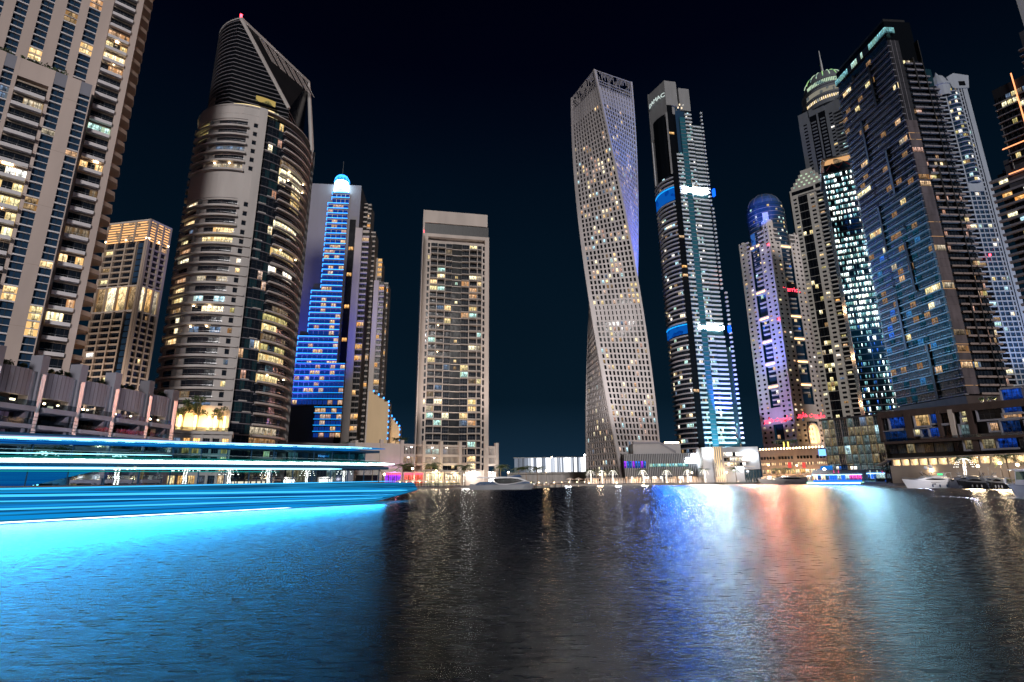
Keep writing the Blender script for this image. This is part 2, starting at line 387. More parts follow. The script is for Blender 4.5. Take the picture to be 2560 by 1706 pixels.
g = t.nodes.new('ShaderNodeNewGeometry'); mp = t.nodes.new('ShaderNodeMapping'); mp.inputs['Scale'].default_value = (.05, 1.9, 1); mp.inputs['Rotation'].default_value = (0, 0, .17); mp.vector_type = 'POINT'
mq = t.nodes.new('ShaderNodeMapping'); mq.inputs['Scale'].default_value = (.06, 1.5, 1); mq.inputs['Rotation'].default_value = (0, 0, -.20); n3 = t.nodes.new('ShaderNodeTexNoise'); n3.inputs['Scale'].default_value = 2.0; n3.inputs['Detail'].default_value = 6; n3.inputs['Roughness'].default_value = .66
vr = t.nodes.new('ShaderNodeVectorRotate'); vr.rotation_type = 'Z_AXIS'; vr.inputs['Angle'].default_value = .17; vs_ = t.nodes.new('ShaderNodeVectorRotate'); vs_.rotation_type = 'Z_AXIS'; vs_.inputs['Angle'].default_value = -.20; ad = t.nodes.new('ShaderNodeMath'); ad.operation = 'ADD'
n1 = t.nodes.new('ShaderNodeTexNoise'); n1.inputs['Scale'].default_value = 2.2; n1.inputs['Detail'].default_value = 6; n1.inputs['Roughness'].default_value = .66
n2 = t.nodes.new('ShaderNodeTexNoise'); n2.inputs['Scale'].default_value = .05; n2.inputs['Detail'].default_value = 4
L_ = t.links.new; mp.inputs['Rotation'].default_value = (0, 0, 0); mq.inputs['Rotation'].default_value = (0, 0, 0); L_(g.outputs['Position'], vr.inputs['Vector']); L_(g.outputs['Position'], vs_.inputs['Vector']); L_(vr.outputs[0], mp.inputs[0]); L_(vs_.outputs[0], mq.inputs[0]); L_(mq.outputs[0], n3.inputs['Vector']); L_(n1.outputs['Fac'], ad.inputs[0]); L_(n3.outputs['Fac'], ad.inputs[1]); L_(mp.outputs[0], n1.inputs['Vector']); L_(g.outputs['Position'], n2.inputs['Vector'])
b1 = t.nodes.new('ShaderNodeBump'); b1.inputs['Strength'].default_value = 1.0; b1.inputs['Distance'].default_value = .036
b2 = t.nodes.new('ShaderNodeBump'); b2.inputs['Strength'].default_value = .45; b2.inputs['Distance'].default_value = .25
L_(n2.outputs['Fac'], b2.inputs['Height']); L_(ad.outputs[0], b1.inputs['Height']); L_(b1.outputs[0], b.inputs['Normal'])
rr = t.nodes.new('ShaderNodeMapRange'); rr.inputs['From Min'].default_value = .3; rr.inputs['From Max'].default_value = .7; rr.inputs['To Min'].default_value = .135; rr.inputs['To Max'].default_value = .26
b.inputs['Anisotropy'].default_value = .90; tg = t.nodes.new('ShaderNodeCombineXYZ'); tg.inputs[0].default_value = 1.0; L_(tg.outputs[0], b.inputs['Tangent'])
mf = t.nodes.new('ShaderNodeMapping'); mf.inputs['Scale'].default_value = (.9, 3.2, 1); nf_ = t.nodes.new('ShaderNodeTexNoise'); nf_.inputs['Scale'].default_value = 1.5; nf_.inputs['Detail'].default_value = 6; nf_.inputs['Roughness'].default_value = .7; L_(g.outputs['Position'], mf.inputs[0]); L_(mf.outputs[0], nf_.inputs['Vector']); L_(nf_.outputs['Fac'], rr.inputs['Value']); r2_ = t.nodes.new('ShaderNodeMapRange'); r2_.inputs['From Min'].default_value = .36; r2_.inputs['From Max'].default_value = .64; r2_.inputs['To Min'].default_value = .285; r2_.inputs['To Max'].default_value = .43; L_(nf_.outputs['Fac'], r2_.inputs['Value']); L_(rr.outputs[0], b.inputs['Roughness'])
L_(fr.outputs[0], mx.inputs[0]); b2_ = t.nodes.new('ShaderNodeBsdfGlossy'); b2_.distribution = 'BECKMANN'; b2_.inputs['Color'].default_value = (.93, .96, 1, 1); b2_.inputs['Roughness'].default_value = .33; b2_.inputs['Anisotropy'].default_value = .965; L_(r2_.outputs[0], b2_.inputs['Roughness']); L_(tg.outputs[0], b2_.inputs['Tangent']); L_(b1.outputs[0], b2_.inputs['Normal']); mg = t.nodes.new('ShaderNodeMixShader'); mg.inputs[0].default_value = .55; L_(b.outputs[0], mg.inputs[1]); L_(b2_.outputs[0], mg.inputs[2])
L_(df.outputs[0], mx.inputs[1]); L_(mg.outputs[0], mx.inputs[2]); L_(mx.outputs[0], o.inputs[0]); water = m
w = MB(); w.add([(-6000, -60, 0), (6000, -60, 0), (6000, 9000, 0), (-6000, 9000, 0)], [(0, 1, 2, 3)], water); structure('water', w)
pts = SHORE+[(2500, 10), (6000, 10), (6000, 9000), (-6000, 9000), (-6000, 10), (-2500, 10)]
g_ = MB(); g_.add([(p[0], p[1], 1.0) for p in pts], [tuple(range(len(pts)))], paving); structure('ground', g_)
q = MB(); n = len(SHORE)
vs = [(p[0], p[1], -2.0) for p in SHORE]+[(p[0], p[1], .995) for p in SHORE]
q.add(vs, [(i, i+1, n+i+1, n+i) for i in range(n-1)], concrete)
for i in range(n-1):                          # coping stone
    A, B = SHORE[i], SHORE[i+1]; L = math.hypot(B[0]-A[0], B[1]-A[1]); S = Face((A[0], A[1]), math.degrees(math.atan2(B[0]-A[0], B[1]-A[1])))
    q.box(S, 0, L, .8, 1.12, -.5, .12, lilacdark)
structure('quay', q)

# ================================================================== beige tower on the left edge
def tower_left():
    P = at(180, 880, 152); S = Face((P[0], P[1]), 47); T = Thing('apartment_tower', 'tall pinkish beige apartment tower with white balconies, cut by the left edge', 'tower', (P[0], P[1], 1.0))
    w = T.part('wall'); fh = 3.45; zb = 6; nf = 44; zt = zb+fh*nf
    X = lambda x, y: S.u(x, y)
    cR = X(345, 0); bl = X(283, 20)
    cols = [(X(a, 36), X(b, 36)) for a, b in ((-34, 2), (32, 66), (96, 130), (162, 196), (219, 251))]
    w.box(S, -150, cR, zb, zt, -34, -.9, tanwall)             # shaft behind the facade
    w.box(S, cR, cR+1.3, zb, zt, -34.2, .5, pinkbeige)        # corner pillar
    ed = [-150]+[v for c in cols for v in c]+[bl]
    for i in range(0, len(ed), 2): w.box(S, ed[i], ed[i+1], zb, zt+1, -.9, 0, pinkbeige)
    def strips(Sx, cs, za, zc, p):
        f = 0; z = za
        while z < zc-.5:
            for a, b in cs:
                w.box(Sx, a, b, z-.16, z+.16, -.6, -.02, whiteband)
                w.box(Sx, a, b, z+fh*.5-.07, z+fh*.5+.07, -.6, -.06, whiteband)
                r = rng.random(); mat = pick(WARM[:4]) if r < p else glassb
                window(T, Sx, a, b, z+.17, z+fh*.5-.08, -.5, mat if rng.random() < .8 else glassb, darkframe, 1)
                window(T, Sx, a, b, z+fh*.5+.08, z+fh-.17, -.5, mat, darkframe, 1)
            z += fh
    strips(S, cols, zb, zt, .10)
    def bay(Sx, u0, u1, z, dep, mat=None, side=True):
        lit = rng.random(); um = (u0+u1)/2
        bw = u1-u0
        mats = [pick(WARM[:4]+YEL[:2]+COOLW[:1]) if lit < .50 else (pick(COOLW[1:]) if lit < .56 else glassd)]*3
        T.part('wall').box(Sx, u0, u1, z+2.75, z+fh-.28, -.9, -.16, tanwall)
        for i in range(3):
            a = u0+bw*(.03+.32*i); mm = mats[i] if rng.random() < .75 else glassd
            window(T, Sx, a, a+bw*.31, z, z+2.75, -.5, mm, darkframe, 1)
        b = balcony(T, Sx, u0+.1, u1-.1, z, dep, whiteband, .55, wt=.2)
        b.box(Sx, u0+.2, u1-.2, z+1.0, z+1.05, dep-.14, dep-.08, steel); b.box(Sx, um-.06, um+.06, z+.55, z+1.0, dep-.14, dep-.06, steel)
        if lit < .30 and rng.random() < .5:
            T.el('ceiling_lamp').box(Sx, um-.2+rng.uniform(-1.5, 1.5), um+.2, z+fh-.5, z+fh-.34, .1, .4, warmlamp)
    z = zb+.6
    while z < zt-2:
        bay(S, bl, cR, z, .95); z += fh
    # triangular balconies on the return side
    S2 = S.ret(cR+1.3, -78); z = zb+.6
    while z < zt-3:
        b = T.el('side_balcony'); q0, q1 = S(cR+1.3, z, .2), S(cR+1.3, z, -7)
        p2 = S(cR+3.6, z, -4.4); p3 = S(cR+3.2, z, -1.2)
        for za, zc, k, mm in ((z-.3, z+.75, 1, tanwall),):
            ps = [q1, q0, p3, p2]; b.prism(ps[::-1], za, zc, mm)
        z += fh
    # lower front block with its roof terrace
    Pf = S(0, 0, 3.0); L = Face((Pf[0], Pf[1]), 47); zr = L.z(234, 214); Y = lambda x, y: L.u(x, y)
    uR = Y(234, 214); c1 = (Y(202, 214), Y(231, 214)); c2 = (Y(135, 200), Y(168, 200)); c3 = (Y(7, 170), Y(38, 165)); bb = (Y(43, 190), Y(122, 215))
    w.box(L, -150, uR, zb, zr-.6, -3.1, -1.7, tanwall)
    for a, b in ((-150, c3[0]), (c3[1], bb[0]), (bb[1], c2[0]), (c2[1], c1[0]), (c1[1], uR)): w.box(L, a, b, zb, zr, -1.7, 0, pinkbeige)
    w.box(L, bb[0], bb[1], zr-4.6, zr-.03, -1.6, -.03, pinkbeige)
    for c in (c1, c2, c3): T.el('roof_screen').box(L, c[0], c[1], zr-3.4, zr-.04, -.5, -.05, lilac)
    strips(L, [c1, c2, c3], zb, zr-3.5, .16)
    z = zr-8.6
    while z > zb+2: bay(L, bb[0], bb[1], z, .95); z -= fh
    # panel joints on the broad pier
    for a, b in ((c2[1], c1[0]),):
        z = zr-6
        while z > zb: w.box(L, a, b, z-.03, z+.03, -.02, .012, tanwall); z -= 13.8
    for k in range(9):
        u = rng.uniform(bb[0]-4, uR-3); sh = T.el('terrace_shrub'); leafblob(sh, L(u, zr+.6, -1.2), rng.uniform(.7, 1.5), 60)
    T.done()
    return S, L, zr
def leafblob(mb, c, r, n, mat=None, flat=.8, size=.28):
    for i in range(n):
        d = Vector((rng.gauss(0, 1), rng.gauss(0, 1), rng.gauss(0, 1))).normalized()*r*(rng.random()**.5)
        p = Vector(c)+Vector((d.x, d.y, d.z*flat)); a = Vector((rng.gauss(0, 1), rng.gauss(0, 1), rng.gauss(0, 1))).normalized(); b = a.orthogonal().normalized()
        s = size*rng.uniform(.6, 1.5)
        mb.add([tuple(p-a*s), tuple(p+b*s*.45), tuple(p+a*s), tuple(p-b*s*.45)], [(0, 1, 2, 3)], mat or shrubm)
SL, LL, ZRL = tower_left()

# ================================================================== beige tower with glowing crown
def tower_crown():
    C0 = at(378, 548, 345); S = Face((C0[0], C0[1]), 101); z1 = C0[2]; A = S.ret(0, -90)
    A = Face((C0[0], C0[1]), 101)      # left face ends at the corner (u<0), right face starts there
    uL = A.u(272, 569); Rf = Face((C0[0], C0[1]), 20); uR = Rf.u(428, 576)
    T = Thing('apartment_tower', 'slim beige apartment tower with glowing amber crown and lit middle floor, behind the left tower', 'tower', (C0[0], C0[1], 1))
    w = T.part('wall'); zc = A.z(378, 600); fh = 3.5
    back = Rf(uR, 0, 0); p4 = A(uL, 0, -30); pts = [A(uL, 0, -1.2)[:2], A(-.6, 0, -1.2)[:2], Rf(uR-.6, 0, -1.2)[:2], Rf(uR-.6, 0, -24)[:2], A(uL, 0, -30)[:2]]
    w.prism([pts[i] for i in range(5)], 1, zc, glassd)
    zl0, zl1 = A.z(320, 775), A.z(330, 716)     # bright double-height level
    for (S_, a, b, nb) in ((A, uL, 0, 4), (Rf, 0, uR, 3)):
        bw = (b-a)/nb
        for i in range(nb+1): w.box(S_, a+bw*i-(.7 if i in (0, nb) else .45), a+bw*i+(.7 if i in (0, nb) else .45), 1, zc, -1.3, .25, tanwall)
        z = 6; f = 0
        while z < zc-1:
            inlit = zl0-fh < z < zl1
            for i in range(nb):
                u0, u1 = a+bw*i+.45, a+bw*(i+1)-.45
                if inlit:
                    continue
                r = rng.random(); mat = pick(COOLW+YEL+WARM) if r < .13 else (glassb if (S_ is A and i == nb-1) else glassd)
                window(T, S_, u0, u1, z+.5, z+fh-.2, -1.0, mat, darkframe, 1)
                if not (S_ is A and i == nb-1):
                    w.box(S_, u0, u1, z-.25, z+.55, -1.2, .0, tanwall)
            z += fh
        for i in range(nb):
            u0, u1 = a+bw*i+.45, a+bw*(i+1)-.45
            window(T, S_, u0, u1, zl0, zl1, -.8, pick([AMB[1], WARM[0], WARM[3]]), tanwall, 1, 1, kind='lit_level')
        w.box(S_, a, b, zl0-.6, zl0-.05, -1.2, .35, cream); w.box(S_, a, b, zl1+.05, zl1+.6, -1.2, .35, cream)
    # crown of glowing louvres
    for (S_, a, b) in ((A, uL, 0), (Rf, 0, uR)):
        cb = T.part('crown')
        for i in range(4): u = a+(b-a)*i/3; cb.box(S_, u-.5, u+.5, zc, z1, -.6, .3, tanwall)
        cb.box(S_, a, b, z1-1, z1, -.7, .36, cream)
        k = 0; z = zc+.4
        while z < z1-1.5:
            T.el('crown_light').box(S_, a+.5, b-.5, z, z+.55, -.5, -.2, orangecrown); cb.box(S_, a+.5, b-.5, z+.75, z+1.1, -.4, .1, tanwall); z += 1.6
        for u in (a+.5, (a+b)/2, b-.5): T.el('crown_lamp').box(S_, u-.3, u+.3, zc+1, zc+1.6, .3, .6, warmlamp)
    T.done(); lamp_spot('tower_fill', A(uL*.5, 34, 34), A(uL*.5, 75, 0), (1, .84, .72), 130000, 110); lamp_spot('tower_fill', Rf(uR*.5, 34, 26), Rf(uR*.5, 70, 0), (1, .86, .78), 60000, 110)  # added spots brighten the foot that the left tower shades
orangecrown = room('crown_glow', (1, .62, .32), 2.6, .15)
tower_crown()

# ================================================================== round grey tower with the slanted crown
def tower_round():
    g0 = at(557, 1000, 208); c = (g0[0], g0[1]); r = 19.8; A = Arc(c, r); fh = 3.45; zb = 4
    T = Thing('round_tower', 'round grey apartment tower with curved balconies and slanted dark crown', 'tower', (c[0], c[1], 1))
    w = T.part('wall')
    zs = A.z(560, 262); uPl, uPr = A.u(652, 262), A.u(672, 262)
    uWl = A.u(500, 300)-.6
    ub0, ub1 = uWl+1.6, A.u(624, 275); uw0, uw1 = A.u(638, 290), A.u(657, 290)
    core = T.part('glass_core'); core.lathe((c[0], c[1], 0), [(r-1.6, 1), (r-1.6, zs-3)], glassd, 64); 
    lo, hi = -r*1.9, r*1.75
    nf = int((zs-zb)/fh)
    uB0 = A.u(715, 300); uB1 = A.u(790, 330)+2.5
    blank = lambda z: A.z(500, 500)-1 < z < A.z(500, 440)
    for f in range(nf):
        z = zb+f*fh
        # middle beige wall with curved balconies
        isb = blank(z+1)
        wall_u = [(uWl, ub0)]
        if isb or f > nf-2:
            w.box(A, uWl, uPl, z, z+fh+.002, -1.2, -.06, greybeige, nu=12)
        else:
            w.box(A, ub1, uw0, z, z+fh, -1.2, -.06, greybeige, nu=2); w.box(A, uw1, uPl, z, z+fh, -1.2, -.06, greybeige)
            w.box(A, uWl, ub0, z, z+fh, -1.2, -.06, greybeige)
            w.box(A, uw0, uw1, z, z+.9, -1.2, -.08, greybeige); w.box(A, uw0, uw1, z+2.6, z+fh, -1.2, -.08, greybeige)
            window(T, A, uw0, uw1, z+.9, z+2.6, -.5, pick(WARM+YEL+COOLW) if rng.random() < .3 and f < 24 else glassd, darkframe, 1)
            w.box(A, ub0, ub1, z+2.75, z+fh, -1.4, -.3, greybeige, nu=8)
            nw = 6; litA = rng.random() < (.55 if f < 24 else .28); litB = rng.random() < (.5 if f < 24 else .25); ma, mb2 = pick(YEL+WARM[:4]), pick(YEL+WARM+COOLW)
            for i in range(nw):
                a = ub0+(ub1-ub0)*i/nw; bb = ub0+(ub1-ub0)*(i+1)/nw
                lit = (litA and i < 2) or (litB and i >= 3)
                mm = (ma if i < 3 else mb2) if lit and rng.random() < .85 else glassd
                if i == 2: w.box(A, a, bb, z, z+2.75, -1.35, -.5, greybeige); continue
                window(T, A, a+.05, bb-.05, z, z+2.75, -.7, mm, darkframe, 1)
            w.box(A, ub0+(ub1-ub0)*.36, ub0+(ub1-ub0)*.385, z, z+2.7, -1.2, .7, greybeige)
            balcony(T, A, ub0-.8, (ub1 if f > 23 else uw1+.3)+.6, z, 1.0, greybeige, .45, nu=12)
            balc = T.part('railing'); balc.box(A, ub0-.8, ub1+.5, z+.95, z+1.0, .9, .96, steel, nu=12)
            if litB and rng.random() < .35:
                for uu in (.55, .8): T.el('balcony_lamp').box(A, ub0+(ub1-ub0)*uu-.2, ub0+(ub1-ub0)*uu+.2, z+2.55, z+2.72, -.2, .2, warmlamp)
        # dark left flank with small balconies
        for k in range(5):
            a = lo+(uWl-lo)*k/5; bq = lo+(uWl-lo)*(k+1)/5
            window(T, A, a, bq-.1, z+.35, z+fh, -1.2, pick(WARM+COOLW) if rng.random() < .035 else glassb, darkframe, 1)
        w.box(A, lo, uWl-1.2, z, z+.3, -1.5, -.9, slateband, nu=8)
        w.box(A, uWl-6.2, uWl-2.8, z, z+.75, -1.2, .35, greybeige, nu=3)
        # right curtain wall: bands of dark glass, then curved balconies
        for k in range(4):
            a = uPr+(uB0-uPr)*k/4; bq = uPr+(uB0-uPr)*(k+1)/4
            rr = rng.random(); window(T, A, a+.04, bq-.04, z+.5, z+fh-.05, -.9, pick(YEL+WARM+PEACH) if rr < .07 else (glasst if rr < .4 else glassd), darkframe, 1, 1)
        w.box(A, uPr, uB0, z, z+.28, -1.2, -.55, slateband, nu=5)
        if rng.random() < .5: a = uPr+rng.random()*(uB0-uPr)*.6; w.box(A, a, a+2.6, z+.3, z+.62, -1.1, -.4, greybeige, nu=2)
        lit = rng.random() < (.45 if f < nf-4 else .15); mm = pick(YEL+WARM+COOLW[:1])
        for k in range(7):
            a = uB0+(uB1-uB0)*k/7; bq = uB0+(uB1-uB0)*(k+1)/7
            window(T, A, a+.05, bq-.05, z, z+2.8, -.7, mm if lit and k < 4 and rng.random() < .8 else glassd, darkframe, 1)
        w.box(A, uB0, uB1, z+2.8, z+fh-.28, -1.4, -.4, slateband, nu=8)
        balcony(T, A, uB0, uB1, z, 1.05, greybeige, .34, nu=14)
        T.part('railing').box(A, uB0, uB1, z+.9, z+.95, .95, 1.0, steel, nu=12)
        if lit and rng.random() < .22:
            for k in (.2, .7): u = uB0+(uB1-uB0)*k*.8; T.el('balcony_lamp').box(A, u-.2, u+.2, z+2.6, z+2.78, -.1, .3, warmlamp)
    w.box(A, uPl, uPr, 1, zs+.4, -1.3, .5, greybeige, nz=1, nu=2)
    w.box(A, uWl, uPl, zs-fh, zs+.4, -1.25, .0, greybeige, nu=10)
    w.box(A, uB1, uB1+1.2, 1, zs+1, -3, 2.2, greybeige)              # edge fin on the right
    T.part('ground_floor').box(A, uPr, hi, 1.0, zb-.3, -1.5, -.8, COOLW[0], nu=16)
    for k in range(14):
        u = uPr+(uB1-uPr)*k/13; w.box(A, u-.12, u+.12, 1, zb, -.9, -.4, darkframe)
    # drum with lit clerestory
    rc = r-2.6; D = Arc(c, rc); zt = D.z(560, 66); zd = zs+.4
    w.lathe((c[0], c[1], 0), [(r+.2, zs-.3), (r+.2, zs+.05), (rc-.2, zs+.2)], greybeige, 64)
    T.part('clerestory').box(D, D.u(585, 255), D.u(700, 262), zs+.2, zs+2.6, -.4, -.1, YEL[1], nu=10)
    # slanted crown: round wall on the left, one straight wall under a sloping triangular roof on the right
    def onc(t_, z): return np.array(D(rc*R(t_), z))
    tA = math.degrees(D.u(600, 60)/rc); Pa = onc(tA, zt); tB = math.degrees(D.u(722, 272)/rc); Pb = onc(tB, D.z(722, 272))
    Pc = np.array(at(772, 207, math.hypot(c[0], c[1])+2)); cw = T.part('crown_wall'); N = 20
    tL = -150.0; arc = [onc(tL+(tA-tL)*i/N, zt) for i in range(N+1)]; lo_ = lambda p: (p[0], p[1], zs)
    base = arc+[Pb, Pc]; M = len(base)
    cw.add([lo_(p) for p in base]+[tuple(p) for p in base], [(i, (i+1) % M, M+(i+1) % M, M+i) for i in range(M)], glassk)
    T.part('crown_roof').add([tuple(p) for p in arc]+[tuple(Pc), tuple(Pb)], [tuple(range(N+1))+(N+1,), (N, N+2, N+1)], blackband)
    fins = T.part('crown_fin'); z = zs+3.2; out = lambda p, f: (c[0]+(p[0]-c[0])*f, c[1]+(p[1]-c[1])*f)
    while z < zt-.5:
        t_ = (zt-z)/(zt-Pb[2]); e_ = Pa+(Pb-Pa)*min(1, t_); ring = arc+[e_]
        for p, q in zip(ring[:-1], ring[1:]):
            (X0, Y0), (X1, Y1) = out(p, 1.022), out(q, 1.022)
            fins.add([(p[0], p[1], z), (q[0], q[1], z), (X1, Y1, z), (X0, Y0, z), (p[0], p[1], z+.22), (q[0], q[1], z+.22), (X1, Y1, z+.22), (X0, Y0, z+.22)], [(3, 2, 6, 7), (0, 1, 2, 3), (4, 5, 6, 7)], slateband)
        if z < Pb[2]:
            e2 = Pb+(Pc-Pb)*.98; fins.tube([tuple(Pb*[1, 1, 0]+[0, 0, z]), tuple(e2*[1, 1, 0]+[0, 0, z])], .14, slateband, 4)
        z += 1.7
    fr = T.part('crown_frame')
    for p, q, w_ in ((Pa, Pb-(Pb-Pa)*0, .75), (Pa, Pc, .75), (arc[0], Pa, .35)): fr.tube([tuple(p), tuple(q)] if w_ > .5 else [tuple(v) for v in arc], w_, greybeige, 6)
    fr.tube([tuple(Pa+[.0, .0, .3]), tuple(Pa+(Pb-Pa)*.5+(Pc-Pa)*.02), tuple(Pb)], .5, greybeige, 6)
    gr = T.part('crown_grille'); e1, e2 = Pc-Pa, Pb-Pa; nn = np.cross(e2, e1); nn /= np.linalg.norm(nn); nn *= (1 if nn[2] > 0 else -1)
    quad = lambda a, b, h: tuple(Pa+e1*a+e2*b+nn*h)
    for k in range(22):
        a = .17+.72*k/21; ln = .30*(1-a*.35); m_ = PINKL if k % 4 else blackband
        gr.add([quad(a, .05, .25), quad(a+.020, .05, .25), quad(a+.020, .05+ln, .25), quad(a, .05+ln, .25)], [(0, 1, 2, 3)], grillem if k % 4 else blackband)
    q0 = Pa; T.el('aviation_light').box(Face((Pa[0], Pa[1]), 60), -.4, .4, Pa[2]+.8, Pa[2]+1.7, -.4, .4, redlamp)
    # open corner of the drum on the left
    lu = D.u(527, 240); T.part('loggia').box(D, lu-2, lu+6, zs+3, zs+7.2, -.2, .25, PINKL, nu=6)
    T.part('clerestory').box(D, D.u(640, 245), D.u(690, 250), zs+4.6, zs+6.8, 0, .12, YEL[2], nu=6)
    # curved fin at the right edge of the crown
    uf = A.u(788, 300); fz = [(A(uf, zs-7, .4)), A(uf+.8, zs+1, .6), tuple(np.array(A(uf+.8, zs+7, .4))*.5+(Pc-[0, 0, 4])*.5), tuple(Pc)]
    fr.tube(fz, [.9, .9, .8, .6], greybeige, 6)
    T.done(); return A, c, r
grillem = solid('grille_bar', (.42, .38, .37), .5, .1)
PINKL = solid('pale_pink_render', (.34, .26, .22), .8, .08)
AR, CR3, RR3 = tower_round()

# ================================================================== tower with blue light lines
def tower_blue():
    P = at(905, 600, 322); S = Face((P[0], P[1]), 84); fh = 3.45
    T = Thing('hotel_tower', 'cream hotel tower with stepped blue light lines and a glowing blue lantern on top', 'tower', (P[0], P[1], 1))
    w = T.part('wall'); Z = lambda zx, zy: S.uv(700+zx/2.24, 420+zy/2.24)
    uL = Z(95, 900)[0]-14; uR, zt = Z(455, 112); zt = S.z(880, 462)
    w.box(S, uL+9, uR, 1, zt, -26, -.7, BLUEWALL)
    w.box(S, uL+2, uL+9, 1, zt-10, -24, -1.2, BLUEWALL)
    # LED tiers
    tiers = [((296, 140), (392, 140), 140, 200), ((272, 200), (385, 200), 200, 672), ((180, 690), (350, 690), 680, 935), ((108, 945), (330, 945), 943, 1085), ((90, 1095), (368, 1095), 1092, 1330), ((200, 1340), (352, 1340), 1335, 1490)]
    gl = T.part('glass_wall'); 
    for k, (a, b, y0, y1) in enumerate(tiers):
        u0, z1 = Z(*a); u1 = Z(*b)[0]; z0 = max(1, Z((a[0]+b[0])/2-20, y1)[1])
        w.box(S, u0, u1, z0, z1, -.7, .15+.25*k, cream) ; n = .15+.25*k
        z = z1
        while z > z0+1:
            m_ = blueled if k < 4 else cyanband
            b_ = T.el('light_line'); b_.box(S, u0-.15, u1+.15, z-.32, z, n+1.05, n+1.25, m_)
            if k < 4: b_.box(S, u0-.15, u0+.1, z-2.0, z-.32, n+1.05, n+1.25, m_)
            T.part('slab').box(S, u0, u1, z-.35, z-.02, n, n+1.04, cream)
            nw = max(3, int((u1-u0)/2.6)); p = .26 if k else 0
            for i in range(nw):
                a_, b2 = u0+(u1-u0)*i/nw, u0+(u1-u0)*(i+1)/nw
                window(T, S, a_+.2, b2-.2, z-fh+.1, z-1.0, n+.05, pick(PEACH+AMB[2:]) if rng.random() < p else BLUEW, darkframe, 1)
            z -= fh
    # dark glass slot, pier and round bays on the right
    s0, s1 = Z(392, 290)[0], Z(425, 290)[0]; z = 8
    gl.box(S, s0, s1, 1, Z(400, 290)[1], -.8, .12, glassk)
    while z < Z(400, 290)[1]-3:
        if rng.random() < .22: window(T, S, s0+.5, s1-.4, z, z+2.2, .16, pick(AMB), darkframe, 1)
        z += fh
    # stepped wing receding to the right: bays, piers, balconies
    x0 = uR; depth = -2
    def wing(zx0, zx1, ztop, n, pier, back):
        u0, u1 = S.u(700+zx0/2.24, 420+ztop/2.24, n), S.u(700+zx1/2.24, 420+ztop/2.24, n); zt_ = S.z(700+zx0/2.24, 420+ztop/2.24, n)
        w.box(S, u0, u1, 1, zt_, n-14, n-.6, cream)
        pw = (u1-u0)*pier
        if pier: w.box(S, u0, u0+pw, 1, zt_+1, n-.6, n+.5, cream)
        z = 10
        while z < zt_-2:
            b0, b1 = u0+pw, u1
            lit = rng.random() < .13
            window(T, S, b0+.1, (b0+b1)/2, z+.6, z+fh-.3, n-.2, pick(AMB) if lit else glassk, darkframe, 1)
            window(T, S, (b0+b1)/2+.1, b1, z+.6, z+fh-.3, n-.2, pick(AMB) if lit and rng.random() < .6 else glassk, darkframe, 1)
            if z > zt_*.6 or z < zt_*.22 or not pier: balcony(T, S, b0+.3, b1+.4, z, 1.1, cream, .75, n0=n-.4)
            z += fh
    wing(425, 500, 345, 0.3, .52, 20); wing(495, 512, 200, -9, 0, 20)
    wing(505, 535, 355, -14, 0, 20); wing(528, 583, 640, -3, .5, 20); wing(580, 606, 640, -16, 0, 20)
    wing(540, 572, 515, -24, .3, 20)
    for n_, zx0, zx1, zy in ((-14, 450, 492, 195),): wing(zx0, zx1, zy, n_, 0, 0)
    # blue lantern on top
    ul, zl = Z(345, 140); cb = S(ul, zl, 1.0); r = 4.4
    T.part('lantern').lathe((cb[0], cb[1], zl), [(r, 0), (r, 5.2), (r*.9, 6.5)], glow('lantern_glow', (.55, .85, 1), 12, True), 20)
    dm = T.part('lantern_dome')
    for k in range(14):
        a = 2*math.pi*k/14; dm.tube([(cb[0]+(r+.3)*math.sin(a)*math.cos(q), cb[1]-(r+.3)*math.cos(a)*math.cos(q), zl+6.4+5.4*math.sin(q)) for q in (0, .4, .8, 1.2, 1.57)], .2, blueled, 4)
    T.part('mast').tube([(cb[0], cb[1], zl+11), (cb[0], cb[1], zl+22)], .14, steel, 5)
    T.done()
    # low sandy annexes beside it
    for k, (xa, xb, yt, dd, lab) in enumerate(((909, 968, 978, 300, 'lit sand coloured annex block with stepped roof beside the blue lit hotel'), (966, 998, 1040, 312, 'small sand coloured annex block with blue edge lamps, right of the larger one'))):
        p = ground(xa, dd); Q = Face((p[0], p[1]), 84); u1 = Q.u(xb, 1100); zt_ = Q.z(xa, yt)
        B = Thing('annex_building', lab, 'building', p); ww = B.part('wall'); nst = 4
        for i in range(nst):
            a, b2 = u1*(i/nst if i else 0), u1*(i+1)/nst; ww.box(Q, a, b2, 1, zt_-i*1.9, -12, -.02*i, sand)
            for zz in ((zt_-i*1.9-.4),): B.el('edge_lamp').box(Q, b2-.5, b2+.1, zz, zz+.9, -.4, .25, blueled)
        for i in range(9): B.el('edge_lamp').box(Q, u1-.1, u1+.35, zt_-8-i*3.0, zt_-7.2-i*3, -.5, .3, blueled)
        ww.box(Q, 0, u1, 1, 2, -12, .3, concrete)
        B.done()
        lamp_spot('annex_floodlight', Q(u1/2, 9, 16), Q(u1/2, 16, 0), (1, .72, .40), 16000, 100)
    # floodlight washing the wall blue
    q = S(Z(150, 700)[0], 30, 60); lamp_spot('blue_floodlight', S(uL+14, 40, 40), S(uL+10, 100, 0), (.06, .10, 1), 260000, 100)
BLUEWALL = solid('grey_render', (.20, .19, .21), .8, .07, .25)
BLUEW = glow('blue_lit_pane', (.01, .06, .42), .55)
tower_blue()

